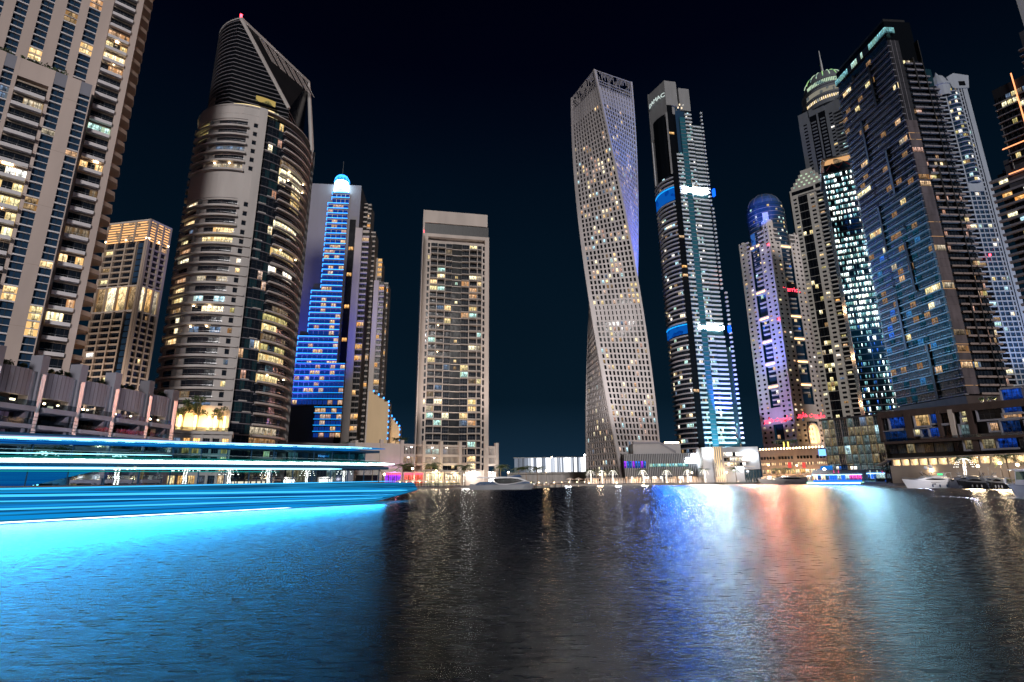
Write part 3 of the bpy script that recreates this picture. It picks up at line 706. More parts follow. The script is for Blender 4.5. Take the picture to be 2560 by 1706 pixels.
# ================================================================== slab tower with the tall frame
slabcream = solid('grey_cream_render', (.30, .265, .245), .8, .15, .3)
def tower_slab():
    P = at(1056, 584, 262); S = Face((P[0], P[1]), 79)
    T = Thing('apartment_tower', 'cream slab apartment tower with a projecting frame and dark recessed centre', 'tower', (P[0], P[1], 1))
    w = T.part('wall'); Z = lambda zx, zy: S.uv(1000+zx/2.12, 480+zy/2.12)
    uR = S.u(1222, 700); zt = Z(300, 232)[1]; ztop = S.z(1060, 522); fh = 3.45; zb = 8
    w.box(S, 0, uR, 1, zt, -19, -2.4, cream)
    L = Face(S(0, 0, -19)[:2], 79-90)        # left side: u runs from the back corner to the front
    for u0, u1 in ((0, 3.5), (4.5, 19)): w.box(Face(S(0, 0, 0)[:2], S.deg-90), -19+u0, -19+u1, 1, zt, 0, .3, cream)
    z = zb
    while z < zt-4:
        window(T, Face(S(0, 0, 0)[:2], S.deg-90), -15.5, -14.5, z+.6, z+2.4, .02, pick(YEL) if rng.random() < .06 else glassd); z += fh
    # frame
    fl, frr = 5.0, 3.2
    w.box(S, 0, fl*.62, 1, zt, -2.4, .5, cream); w.box(S, uR-frr*.7, uR, 1, zt, -2.4, .5, cream)
    w.box(S, fl*.62, uR-frr*.7, zt-1.8, zt-.003, -2.4, .5, cream)
    # floors
    i0, i1 = fl*.62, uR-frr*.7; Wd = i1-i0
    xs = [i0+Wd*v for v in (0, .045, .175, .31, .425, .60, .73, .87, .955, 1)]
    nf = int((zt-1.8-zb)/fh); mid = int(nf*.44)
    w.box(S, i0, i1, 1, zb, -2.4, -.4, cream)
    for f in range(nf):
        z = zb+f*fh; blank = f == nf//2-1
        w.box(S, xs[1], xs[4], z-.24, z+.16, -2.3, .05, slabcream); w.box(S, xs[5], xs[8], z-.24, z+.16, -2.3, .05, slabcream)
        w.box(S, xs[4], xs[5], z-.22, z+.12, -2.3, -.9, cream)
        for k in range(9):
            a, b = xs[k], xs[k+1]
            if k in (0, 8): w.box(S, a, b, z+2.5, z+fh, -2.3, -.15, cream); window(T, S, a+.2, b-.15, z, z+2.5, -.9, pick(WARM) if rng.random() < .08 else glassd); continue
            p = {1: .30, 2: .36, 3: .22, 4: .12, 5: .14, 6: .34, 7: .30}[k]
            lit = rng.random() < p and not blank
            mt = pick(WARM[:4]+YEL[:2]) if rng.random() < .85 else COOLW[2]
            if k == 4:
                window(T, S, a, b, z+.15, z+fh-.25, -1.3, glassk)
                if lit: window(T, S, (a+b)/2-.7, (a+b)/2+.6, z+.9, z+2.3, -1.2, mt, darkframe, 1)
            else:
                window(T, S, a+.1, b-.1, z+.18, z+fh-.28, -1.9 if k in (2, 6) else -1.5, mt if lit else (glassk if blank else glassd), darkframe, 2, 1)
        for k in (2, 3, 6, 7): w.box(S, xs[k]-.14, xs[k]+.14, z+.28, z+fh-.32, -2.2, .1, cream)
        for k in (1, 8): w.box(S, xs[k]-.3, xs[k]+.3, z-.3, z+fh-.3, -2.2, .25, cream)
        for a, b in ((xs[1]+.4, xs[2]), (xs[2]+.3, xs[3]), (xs[6], xs[7]-.3), (xs[7], xs[8]-.4)):
            bb = T.el('balcony'); bb.box(S, a, b, z+.18, z+.60, .06, .16, slabcream); bb.box(S, a, b, z-.14, z+.17, .17, .60, slabcream)
        if f % 4 == 0 and rng.random() < .4: T.el('balcony_lamp').box(S, xs[2]+1, xs[2]+1.4, z+2.5, z+2.7, -.8, -.4, warmlamp)
    # louvred plant floor and cap
    w.box(S, .8, uR, zt, ztop-7.2, -18, -2, blackband)
    k = 0; u = 1.2
    while u < uR: T.part('louvres').box(S, u, u+.18, zt+.2, ztop-7.3, -1.99, -1.5, darkframe); u += .95
    w.box(S, .2, uR-.6, ztop-7.2, ztop, -18.5, -1.2, cream)
    w.box(S, .3, 1.2, zt, ztop-7.2, -18.2, -1.3, cream)
    T.el('aviation_light').box(S, .2, .9, zt+1, zt+1.8, -1.0, -.4, redlamp)
    T.done(); return S
S5 = tower_slab()

# ================================================================== twisted tower
def tower_twist():
    zt = 297.0; d = 362; g0 = at(1558, 1170, d); c = (g0[0], g0[1]); s = 34.0; hs = s/2
    tw = lambda z: R(TW0+(TW1-TW0)*min(z, zt)/zt)
    T = Thing('twisted_tower', 'twisted pale tower with a grid of small windows and an open lattice top', 'tower', (c[0], c[1], 1))
    def side(k):
        def S(u, z, n=0.0):
            a = tw(z)+k*math.pi/2; x, y = u-hs, -(hs+n)
            return (c[0]+x*math.cos(a)-y*math.sin(a), c[1]+x*math.sin(a)+y*math.cos(a), z)
        return S
    fh = 3.72; nf = 75; zb = 4; nb = 12; w = T.part('wall')
    for k in range(4):
        S = side(k); w.sheet(S, .3, s-.3, 1, zb+nf*fh, -.9, glassk, 1, 90)
        for e_ in (0, s-1.3): w.box(S, e_, e_+1.3, 1, zt, -.6, .25, twistpanel, nz=90)
        if k == 2: continue
        bw = (s-2.6)/nb
        for f in range(nf):
            z = zb+f*fh; mech = f in (27, 28, 29) or f >= nf-4
            w.box(S, 1.3, s-1.3, z-.5, z+.55, -.6, 0, twistpanel, nz=1, nu=1)
            row = rng.random()
            for i in range(nb):
                u0 = 1.3+bw*i; off = bw*.5*((f % 2) and .35 or 0); cl = (i//3+f//2*7+k*3) % 5
                pw = .62 if f % 2 else .5
                a0, a1 = u0+off, u0+off+bw*(1-pw)+.1
                if mech:
                    if i % 1 == 0: w.box(S, u0, u0+bw*.7, z+.55, z+fh-.5, -.55, -.03, twistpanel)
                    continue
                # panel beside the window
                w.box(S, u0, u0+bw*.46, z+.55, z+fh-.5, -.55, -.03 if (i+f) % 2 else -.12, twistpanel)
                plit = (.07 if f > 60 else .30 if f > 22 else .20)*(1.9 if cl in (0, 3) else .35)
                if k == 0 or k == 1 or k == 3: lit = rng.random() < plit*(1 if k != 3 else 1)
                window(T, S, u0+bw*.46, u0+bw, z+.55, z+fh-.5, -.4, (pick(WARM[:4]+PEACH+YEL[1:2]) if rng.random() < .9 else COOLW[1]) if lit else glassk)
    zl = zb+nf*fh
    for k in range(4):                     # open lattice parapet
        S = side(k); L = T.part('lattice')
        for z in (zl, zl+2.5, zl+5, zt-.5):
            if z != zl+5 or True: L.box(S, 0, s, z, z+.35 if z < zt-1 else zt-.1, -.5, -.1, twistpanel, nu=1)
        for i in range(26):
            u = .8+(s-1.6)*i/25; h0 = zl if i % 8 == 0 else zl+rng.uniform(3, 12); L.box(S, u-.17, u+.17, h0, h0+(zt-zl if i % 8 == 0 else rng.uniform(4, 9)) if h0+9 < zt else zt-.6, -.45, -.15, twistpanel)
        for i in range(18):
            u = .8+(s-1.6)*i/17; L.box(S, u-.12, u+.12, zl, zl+5, -.4, -.2, twistpanel)
    T.part('roof').prism([side(k)(0.5, zl-.3, -.5)[:2] for k in range(4)], zl-.4, zl-.1, asphaltroof)
    T.done(); return c, side
TW0, TW1 = 32.0, -66.0
C6, side6 = tower_twist()
S6 = side6(1)
lamp_spot('blue_floodlight', S6(30, 130, 50), S6(18, 165, 0), (.004, .13, 1), 900000, 70)
lamp_spot('blue_floodlight', S6(17, 215, 70), S6(17, 262, 0), (.015, .22, 1), 160000, 70)

# added spots that brighten the lower parts of the towers
S60 = side6(0)
lamp_spot('tower_fill', (C6[0]-30, C6[1]-100, 26), (C6[0], C6[1], 120), (1, .92, .87), 420000, 80)
lamp_spot('tower_fill', S5(16, 12, 50), S5(16, 90, 0), (1, .84, .74), 150000, 85)
lamp_spot('tower_fill', AR(-2, 8, 40), AR(-2, 62, 0), (1, .88, .82), 220000, 95)
lamp_spot('tower_fill', SL(-26, 12, 38), SL(-22, 75, 0), (1, .86, .82), 170000, 110)

# ================================================================== tall tower with blue and white light bands
def tower_bands():
    d = 400; P = at(1694, 420, d); ang = 80; S = Face((P[0], P[1]), ang); fh = 3.5
    T = Thing('skyscraper', 'very tall slender skyscraper with curved balconies, two blue bands and two bright white bands', 'skyscraper', (P[0], P[1], 1))
    w = T.part('wall'); Z = lambda zx, zy: S.uv(1600+zx/2.9, 160+zy/2.9)
    Y = lambda zx, zy, n=0: S.uv(1600+zx/2.704, 660+zy/2.704, n)
    zt = Z(205, 300)[1]; zsh = Z(400, 440)[1]; uR = Y(610, 800)[0]; uR2 = Y(685, 1100)[0]
    # dark corner strip, then right face balcony columns
    c0, c1 = Y(360, 800)[0], Y(395, 800)[0]; g0, g1 = Y(447, 800)[0], Y(488, 800)[0]
    w.box(S, c0, g1+ (uR-g1)*.1, 1, zt, -24, -1.6, glassb); w.box(S, g1, uR, 1, zsh, -24, -1.65, glasst); w.box(S, uR, uR2, 1, Y(650, 560)[1], -24, -2, glasst)
    T.part('glass_strip').box(S, c0-.6, c1, 1, zt, -1.7, .3, glassk); T.part('glass_strip').box(S, g0, g1, 1, Z(330, 620)[1]+30, -1.7, .1, TEALS)
    for q in range(int(zsh/3.5)): T.part('glass_strip').box(S, g0, g1, 5+q*3.5, 5.25+q*3.5, .1, .25, slateband)
    bz = [(Z(370, 935)[1], Z(370, 893)[1]), (Y(480, 447)[1], Y(480, 412)[1])]
    inb = lambda z: any(a-1.5 < z < b+.5 for a, b in bz)
    f = 0; z = 6; dark = {}
    zstop = {0: Z(280, 640)[1], 1: Z(300, 350)[1], 2: zsh}
    cols = [(c1+.3, g0-.1, 0), (g1+.1, g1+(uR-g1)*.42, 1), (g1+(uR-g1)*.47, uR, 2)]
    while z < zt-2:
        if rng.random() < .09: window(T, S, c0-.4, c1-.3, z+.6, z+2.6, .34, pick(AMB), darkframe, 1)
        for (a, b, k) in cols:
            if z > zstop[k]: continue
            n0 = -1.2 if k == 2 else -.6
            if inb(z+1) and k > 0: continue
            low = max(0, 1-abs(z-zt*.42)/(zt*.35))
            nw = 4 if k < 2 else 6
            lit = rng.random() < .34
            for i in range(nw):
                u0, u1 = a+(b-a)*i/nw, a+(b-a)*(i+1)/nw
                r = rng.random(); mt = pick(ICE[2:]+COOLW[1:]+[COOLW[0]]) if (r < .20 or (lit and r < .6)) else glasst
                window(T, S, u0+.06, u1-.06, z+.1, z+fh-.35, n0-.9, mt, darkframe, 1)
            balcony(T, S, a, b, z, 1.5, damband, .95, n0=n0-.6, side=True, th=.25)
        if z < Y(650, 560)[1]-3:
            for i in range(4):
                u0, u1 = uR+.2+(uR2-uR-.4)*i/4, uR+.2+(uR2-uR-.4)*(i+1)/4
                r = rng.random(); window(T, S, u0, u1-.08, z+.1, z+fh-.2, -1.9, pick(ICE[2:]+AMB[2:]+COOLW[2:]) if r < (.30 if z < 40 else .06) else glasst, darkframe, 1)
        balcony(T, S, uR2 if z < 140 else uR+ (uR2-uR)*(.35 if z < 210 else .1), (uR2 if z < 140 else uR+(uR2-uR)*(.35 if z < 210 else .1))+1.6, z, 1.6, damband, .95, n0=-2)
        z += fh
    for a, b in bz:
        ua_ = g0-1 if a < bz[0][0] else c1+3
        for i in range(16): T.el('white_light_band').box(S, ua_+(uR-ua_)*i/16, ua_+(uR-ua_)*(i+rng.uniform(.6, .97))/16, a+rng.uniform(0, 1.2), b-rng.uniform(0, 1.2), -1.6, .3+.3*rng.random(), whiteband_led)
        T.el('corner_lamp').box(S, uR2-1, uR2+.4, a-1, b, -1.6, .8, blueband_led)
    # left rounded face
    a0 = Face((S(c0-.6, 0, 0)[0], S(c0-.6, 0, 0)[1]), ang)
    pl = at(1637, 470, d+16); px_, py_ = S(c0-.6, 0, 0)[:2]
    mx, my = (pl[0]+px_)/2, (pl[1]+py_)/2; dx, dy = px_-pl[0], py_-pl[1]; Lc = math.hypot(dx, dy); bul = 3.4
    nx_, ny_ = dy/Lc, -dx/Lc
    def SL_(u, z, n=0.0):
        t_ = u/Lc; b_ = bul*4*t_*(1-t_)+n; return (pl[0]+dx*t_+nx_*b_, pl[1]+dy*t_+ny_*b_, z)
    zL = S.z(1700, 425)-4; w2 = T.part('wall')
    w2.box(SL_, 0, Lc, 1, zL, -14, -1.2, glassb, nu=10)
    zz = [(S.z(1690, 498), S.z(1690, 466)), (S.z(1722, 833), S.z(1722, 808))]
    z = 6
    while z < zL-2:
        if any(a-2 < z < b-1 for a, b in zz): z += fh; continue
        for i in range(9):
            r = rng.random(); cl = (int(z/fh)*5+i//3*3) % 7
            window(T, SL_, Lc*i/9+.08, Lc*(i+1)/9-.08, z+.1, z+fh-.3, -1.1, pick(COOLW+WARM[3:4]+YEL[1:2]) if r < (.5 if cl in (0, 3) and i > 2 else .05) else glassd, darkframe, 1)
        balcony(T, SL_, -.8, Lc, z, 1.5, greyedge, .62, n0=-.9, nu=10)
        z += fh
    for a, b in zz:
        T.el('blue_light_band').box(SL_, 0, Lc, a, b-1.4, -1, .25, bluemesh, nu=10); T.el('blue_light_band').box(SL_, 0, Lc, b-1.3, b-.6, -1, .5, cyanband, nu=10)
    # upper left: black glass slab in a pale frame, then the crown fins
    zc0 = S.z(1675, 282); ztop = S.z(1666, 200)
    w2.box(SL_, Lc*.15, Lc, zL, zc0, -13, -1, glassk, nu=4)
    fr = T.part('crown_frame'); fr.box(SL_, Lc*.02, Lc*.15, zL, ztop, -12, .2, damac); fr.box(SL_, Lc*.96, Lc+.2, zL, zc0, -2, .4, damac2)
    q = [(Lc*.15, zc0-16), (Lc, zc0), (Lc, ztop-1), (Lc*.15, ztop-1)]
    fr.add([SL_(u, z, .1) for u, z in q]+[SL_(u, z, -12) for u, z in q], [(0, 1, 2, 3), (7, 6, 5, 4), (0, 4, 5, 1), (2, 6, 7, 3), (1, 5, 6, 2)], damac2)
    uA, uB = S.u(1672, 240), S.u(1688, 250); zA = S.z(1690, 265)
    fr.box(S, c0-.5, uB+1.8, zA, ztop-1, -12, 0, damac2)
    uC, uD = S.u(1698, 240), S.u(1725, 250); fr.box(S, uC, uD, zA-3, S.z(1710, 221), -9, -.5, damac2)
    fr.box(S, uB+1.8, uC, zA-3, S.z(1690, 245), -9, -3, damac2)
    for i in range(4): T.el('crown_lamp').box(S, uB+1.5+i*1.6, uB+2.3+i*1.6, zA-2+3*(i % 2), zA-.8+3*(i % 2), -.5, .3, COOLW[0])
    sg = sign('sign', 'DAMAC', SL_, Lc*.6, ztop-16, .25, 5.2, glow('sign_white', (.85, 1, .95), .9), T.o, T.base)
    T.done()
    # bottom floodlights on the glass
    lamp_spot('tower_floodlight', S(uR*.6, 6, 30), S(uR*.6, 60, 0), (.45, .85, 1), 380000, 80)
    return S
bluemesh = room('blue_mesh', (.004, .16, 1), 1.2, .45, scale=.5)
TEALS = darkglass('teal_strip', (.02, .10, .14), .2, .1)
damac2 = solid('dark_concrete', (.20, .20, .21), .7, .1, .3)
greyedge = solid('cool_grey_edge', (.30, .30, .34), .6, .1)
S7 = tower_bands()

# ================================================================== hotel with the blue dome
def tower_dome():
    d = 425; P = at(1915, 540, d); fh = 3.55
    T = Thing('hotel_tower', 'pale stone hotel tower with blue lit dome, orange light bands and a glowing arch', 'tower', (P[0], P[1], 1))
    A = Face((P[0], P[1]), 157); B = Face((P[0], P[1]), 75)
    uL = A.u(1845, 600); uR = B.u(2000, 620); w = T.part('wall'); zt = B.z(1918, 548); zb = B.z(1990, 1108)
    p = [A(uL, 0, 0)[:2], P[:2], B(uR, 0, 0)[:2], (B(uR, 0, -abs(uL)*.8)[0], B(uR, 0, -abs(uL)*.8)[1])]
    ins = lambda S_, u, n=-2.4: S_(u, 0, n)[:2]
    def side(S_, a, b, blue):
        Wd = b-a; x = lambda v: a+Wd*v
        fl = zt-15; nf = int((fl-zb)/fh)
        r0, r1 = (.36, .66) if blue else (.36, .70)     # central recess
        wz = lambda za, zc, u0, u1, n0, n1: w.box(S_, u0, u1, za, zc, n0, n1, hotelwall)
        wz(1, zb, a, b, -6, .05)
        zarch = (S_.z(1935, 1060), S_.z(1925, 1030)) if blue else (S_.z(2026, 1050), S_.z(2020, 1020))
        full = range(0, 2)
        lows = int(((zarch[0]-zb)/fh))
        # side wings with punched windows
        wings = [(x(0), x(r0), 2 if blue else 2), (x(r1), x(1), 2)]
        for a0, b0, nwin in wings:
            bw = (b0-a0)/nwin; cols = [(a0+bw*i+bw*.30, a0+bw*i+bw*.72) for i in range(nwin)]
            wallgrid(T, S_, a0, b0, cols, zb, fh, nf, 1.0, 1.6, hotelwall, glassk, WARM[:3]+YEL[:1]+COOLW[:1], .14 if blue else .22, .5, None, 0)
        # wing tops: a stepped shoulder with balconies on the recess side
        for i, (a0, b0, _n) in enumerate(wings):
            topz = zt if (i == 1) == blue else zt-9
            ca, cb_ = (a0, a0+(b0-a0)*.42) if i == 0 else (b0-(b0-a0)*.42, b0)
            wz(zb+nf*fh, topz, ca, cb_, -6, 0)
            for q in range(4):
                z = zb+nf*fh-1-q*fh*.0+q*fh
                if z < topz-2:
                    balcony(T, S_, min(ca, a0) if i else cb_, b0-(b0-a0)*.42 if i else b0-q*.5, z, 1.2, hotelwall, .9, n0=-1)
                    window(T, S_, (ca+cb_)/2-.7, (ca+cb_)/2+.7, z+1, z+2.6, .03, glassk)
        # recess: dark round glass with balconies and light bands
        u0, u1 = x(r0), x(r1); um = (u0+u1)/2
        w.box(S_, u0, u1, zb, zt-8, -6, -2.6, glassb)
        bands = [S_.z(*q) for q in ((1868, 628), (1893, 735), (1903, 800), (1910, 858), (1918, 913), (1923, 970))] if blue else [S_.z(*q) for q in ((1962, 617), (1991, 792), (1999, 848), (2005, 905), (2012, 963), (2020, 1018))]
        zlo = zarch[1]+2
        f = 0; z = zb
        while z < zt-16:
            if z < zlo: z += fh; continue
            nearb = any(-1.2 < z-q < 5.2 for q in bands)
            if not nearb:
                for k in range(4):
                    a_, b_ = u0+(u1-u0)*k/4, u0+(u1-u0)*(k+1)/4
                    mt = (pick(ICE[2:]+[BLUER[1], COOLW[1]]) if (not blue and k == 0 and rng.random() < .75) else pick(WARM+COOLW+BLUER[:1]) if rng.random() < .14 else glassb)
                    window(T, S_, a_+.1, b_-.1, z+.5, z+fh-.3, -2.5, mt, darkframe, 1)
                if rng.random() < .8: balcony(T, S_, u0+(u1-u0)*(.28 if not blue else .2), u1-(u1-u0)*.18, z, 1.5, hotelwall, .75, n0=-2.4)
            z += fh
        for q in bands:
            lb = T.el('light_band'); lb.box(S_, u0+.2, u1-.2, q-.2, q+.8, -.9, -.5, orangeled)
            w.box(S_, u0, u1, q+1.1, q+1.9, -2.5, -.15, hotelwall); w.box(S_, u0, u1, q-1.2, q-.35, -2.5, -.15, hotelwall)
        # base with sign board
        w.box(S_, u0-.003, u1+.003, zarch[1]-9.5, zarch[1]+2.5, -2.6, -.02, hotelwall)
        return u0, u1, zarch, wings
    aA = side(A, uL, 0, True); bB = side(B, 0, uR, False)
    # signs
    ar1 = '\uFE95\uFEEE\uFBFE\uFEAD\uFE8E\uFEE3'; ar1 = '\uFE96\uFBFF\uFEED\uFEAD\uFE8E\uFEE3'; ar1 = '\u062A\uFEEE\uFEF3\u0631\uFE8E\uFEE3'
    ar2 = '\u0631\uFE91\u0631\uFE8E\uFEEB'
    for S_, (u0, u1, za, wg), k in ((A, aA, 0), (B, bB, 1)):
        sign('sign', ar2+' '+ar1, S_, (u0+u1)/2, za[1]-7.5 if k == 0 else za[1]-6.5, .12, 4.7, redglow, T.o, T.base)
    # red name board over the right recess
    u0, u1 = bB[0], bB[1]; zq = B.z(1985, 724)
    T.part('sign_board').box(B, u0-.2, u1+.2, zq-4.6, zq+5, -2.4, -.4, blackband); sign('sign', 'Marriott', B, (u0+u1)/2, zq-1.8, -.3, 5.2, redglow, T.o, T.base)
    for k, (S_, px, py) in enumerate(((A, 1914, 616), (A, 1940, 801))): T.el('aviation_light').box(S_, -1.6, -.6, S_.z(px, py)-.5, S_.z(px, py)+.7, .1, .8, redlamp)
    # doorway below the left sign
    u0, u1, za, _ = aA; w.box(A, u0+.5, u1-.3, zb, za[1]-9.6, -2.7, -2.55, glassb)
    z = zb
    while z < za[1]-12:
        for k in range(3):
            a_, b_ = u0+.5+(u1-u0-.8)*k/3, u0+.5+(u1-u0-.8)*(k+1)/3; window(T, A, a_+.1, b_-.1, z+.4, z+fh-.2, -2.5, pick(WARM) if rng.random() < .14 else glassb, darkframe, 1)
        z += fh
    # glowing arch at the foot of the right face
    u0, u1, za, _ = bB; um = (u0+u1)/2; hw = (u1-u0)*.5; zA = za[1]-11-hw; n = 14
    prof = [(um-hw, zb)]+[(um+hw*math.cos(math.pi*(1-i/n)), zA+hw*1.1*math.sin(math.pi*(1-i/n))) for i in range(n+1)]+[(um+hw, zb)]
    ins_ = [(um+(u-um)*.82, zb if z == zb else zA+(z-zA)*.84) for u, z in prof]
    ap = T.part('arch'); L = len(prof)
    ap.add([B(u, z, .5) for u, z in prof]+[B(u, z, .5) for u, z in ins_]+[B(u, z, -2.2) for u, z in ins_]+[B(u, z, -.1) for u, z in prof],
           [(i, i+1, L+i+1, L+i) for i in range(L-1)]+[(L+i, L+i+1, 2*L+i+1, 2*L+i) for i in range(L-1)]+[(3*L+i, 3*L+i+1, i+1, i) for i in range(L-1)], hotelwall)
    T.part('arch_glow').add([B(u, z, -2.1) for u, z in ins_], [tuple(range(L))], glow('arch_room', (1, .58, .24), 3.0))
    for i in range(4):
        for s_ in (-1, 1): window(T, B, um+s_*hw*.25-.6, um+s_*hw*.25+.6, zb+2+i*fh, zb+4+i*fh, -2.0, tanwall)
    lamp_point('arch_lamp', B(um, zb+5, 3.0), (1, .62, .30), 5200, .6)
    # round drum and dome above
    pc = A(uL*.52, 0, 0); pd = B(uR*.5, 0, 0); q_ = A(uL*.5, 0, -1); c = (q_[0]+B.U[0]*uR*.5-0*1, q_[1]+B.U[1]*uR*.5); r = 14.0
    zd = B.z(1920, 512)+2; zdm = B.z(1905, 470)
    dr = T.part('drum'); dr.lathe((c[0], c[1], 0), [(r-2, zb), (r-2, zt-36), (r, zt-34), (r, zd), (r-.5, zd+1.2), (r-.5, zd+3)], glassb, 48)
    D = Arc(c, r); z = zt-34
    while z < zd:
        dr.box(D, -r*1.5, r*1.5, z, z+.35, 0, .35, slateband, nu=26); 
        for k in range(24):
            a_ = -r*1.3+r*2.6*k/24
            if rng.random() < .10: window(T, D, a_, a_+1.5, z+.9, z+2.6, .05, pick(COOLW+WARM[:2]))
        z += fh
    dm = T.part('dome'); dm.lathe((c[0], c[1], zd+3), [(r-1, 0), (r-1.6, 3), (r-3.2, 6.2), (r-6.5, 9.6), (r-10, 11.6), (.1, 12.6)], DOMEB, 40)
    for i in range(12):
        a = 2*math.pi*i/12; T.part('dome_rib').tube([(c[0]+q*math.sin(a), c[1]-q*math.cos(a), zd+3+h+.1) for q, h in ((r-1, 0), (r-1.6, 3), (r-3.2, 6.2), (r-6.5, 9.6), (r-10, 11.6), (.3, 12.6))], .18, slateband, 4)
    T.el('blue_sign').box(D, D.u(1878, 566)-2, D.u(1878, 566)+2.6, zt-20, zt-6, .2, .4, BLUER[0], nu=3); 
    w.box(D, D.u(1912, 530)-2, D.u(1912, 530)+2, zt-3, zt+8, .0, .5, hotelwall, nu=2)
    T.done()
    # floodlights: blue on the left face and dome
    q = A(uL*.6, 40, 50); lamp_spot('blue_floodlight', q, A(uL*.5, 170, 0), (.14, .18, 1), 620000, 70)
    q = A(uL*.55, 25, 40); lamp_spot('violet_floodlight', q, A(uL*.5, 80, 0), (.55, .42, 1), 110000, 80)
    lamp_spot('dome_floodlight', (c[0]-26, c[1]-40, zt-10), (c[0]-4, c[1], zd+5), (.01, .14, 1), 150000, 45)
    return A, B, uL, uR, zb
DOMEB = solid('blue_dome_metal', (.05, .10, .20), .35, .15, .4, metal=.3)
A8, B8, uL8, uR8, zb8 = tower_dome()

# ================================================================== pale pier tower with a black glass strip
def tower_pier():
    d = 540; P = at(1972, 470, d); S = Face((P[0], P[1]), 132); fh = 4.1
    T = Thing('apartment_tower', 'pale stone apartment tower with a tall black glass strip and lit stepped crown', 'tower', (P[0], P[1], 1))
    w = T.part('wall'); Z = lambda x, y: S.u(x, y)
    zt = S.z(1972, 478); uR = Z(2085, 480)+7; a = [0, Z(1992, 480), Z(2016, 480), Z(2040, 480), uR]
    # widths along the facade, read at y=480
    w.box(S, -1, uR+9, 1, zt-2, -22, -.6, glassk)
    nf = int((zt-12)/fh); z0 = 10
    cw = (a[1]-a[0]); 
    wallgrid(T, S, a[0], a[1], [(a[0]+cw*.35, a[0]+cw*.8)], z0, fh, nf, .9, 1.9, oliveframe, glassk, YEL+WARM, .12, .5, darkframe, 1)
    w2 = a[3]-a[2]
    wallgrid(T, S, a[2], a[3], [(a[2]+w2*.3, a[2]+w2*.72)], z0, fh, nf-1, .9, 2.0, oliveframe, glassk, YEL+WARM+COOLW, .15, .6, darkframe, 1)
    for f in range(nf):
        z = z0+f*fh
        for k in range(3):
            u0, u1 = a[1]+(a[2]-a[1])*k/3, a[1]+(a[2]-a[1])*(k+1)/3
            window(T, S, u0+.08, u1-.08, z+.15, z+fh-.1, -.45, pick(YEL) if rng.random() < .10 else glassk, darkframe, 1)
        if f % 2 == 0: w.box(S, a[1], a[2], z-.2, z+.1, -.5, -.2, oliveframe)
        balcony(T, S, a[3]+.4, a[4]+.8, z, 1.6, oliveframe, .7, n0=-.6)
        if rng.random() < .12: window(T, S, a[3]+1, a[3]+4, z+.8, z+2.8, -.5, pick(YEL+AMB))
    w.box(S, a[0], a[3], zt-8, zt-.8, -20, .05, oliveframe); w.box(S, a[0]+1.6, a[3]-1.4, zt-6.4, zt-2.6, .04, .1, glassk)
    w.box(S, a[3], uR, zt-9, zt-6, -20, .0, oliveframe)
    # stepped crown with lamps
    cr_ = T.part('crown'); um = a[3]*.7; nstep = 5
    for i in range(nstep):
        h = zt+1+i*4.2; s_ = 1-.16*i; cr_.box(S, um-14*s_, um+14*s_, h-1.9, h+2.3, -18*s_, -1-1.6*i, oliveframe)
        for k in range(6-i): u = um-13*s_+26*s_*(k+.5)/(6-i); T.el('crown_light').box(S, u-.9, u+.9, h+.2, h+1.6, -1-1.6*i, -.8-1.6*i, COOLW[2])
    T.done()
tower_pier()

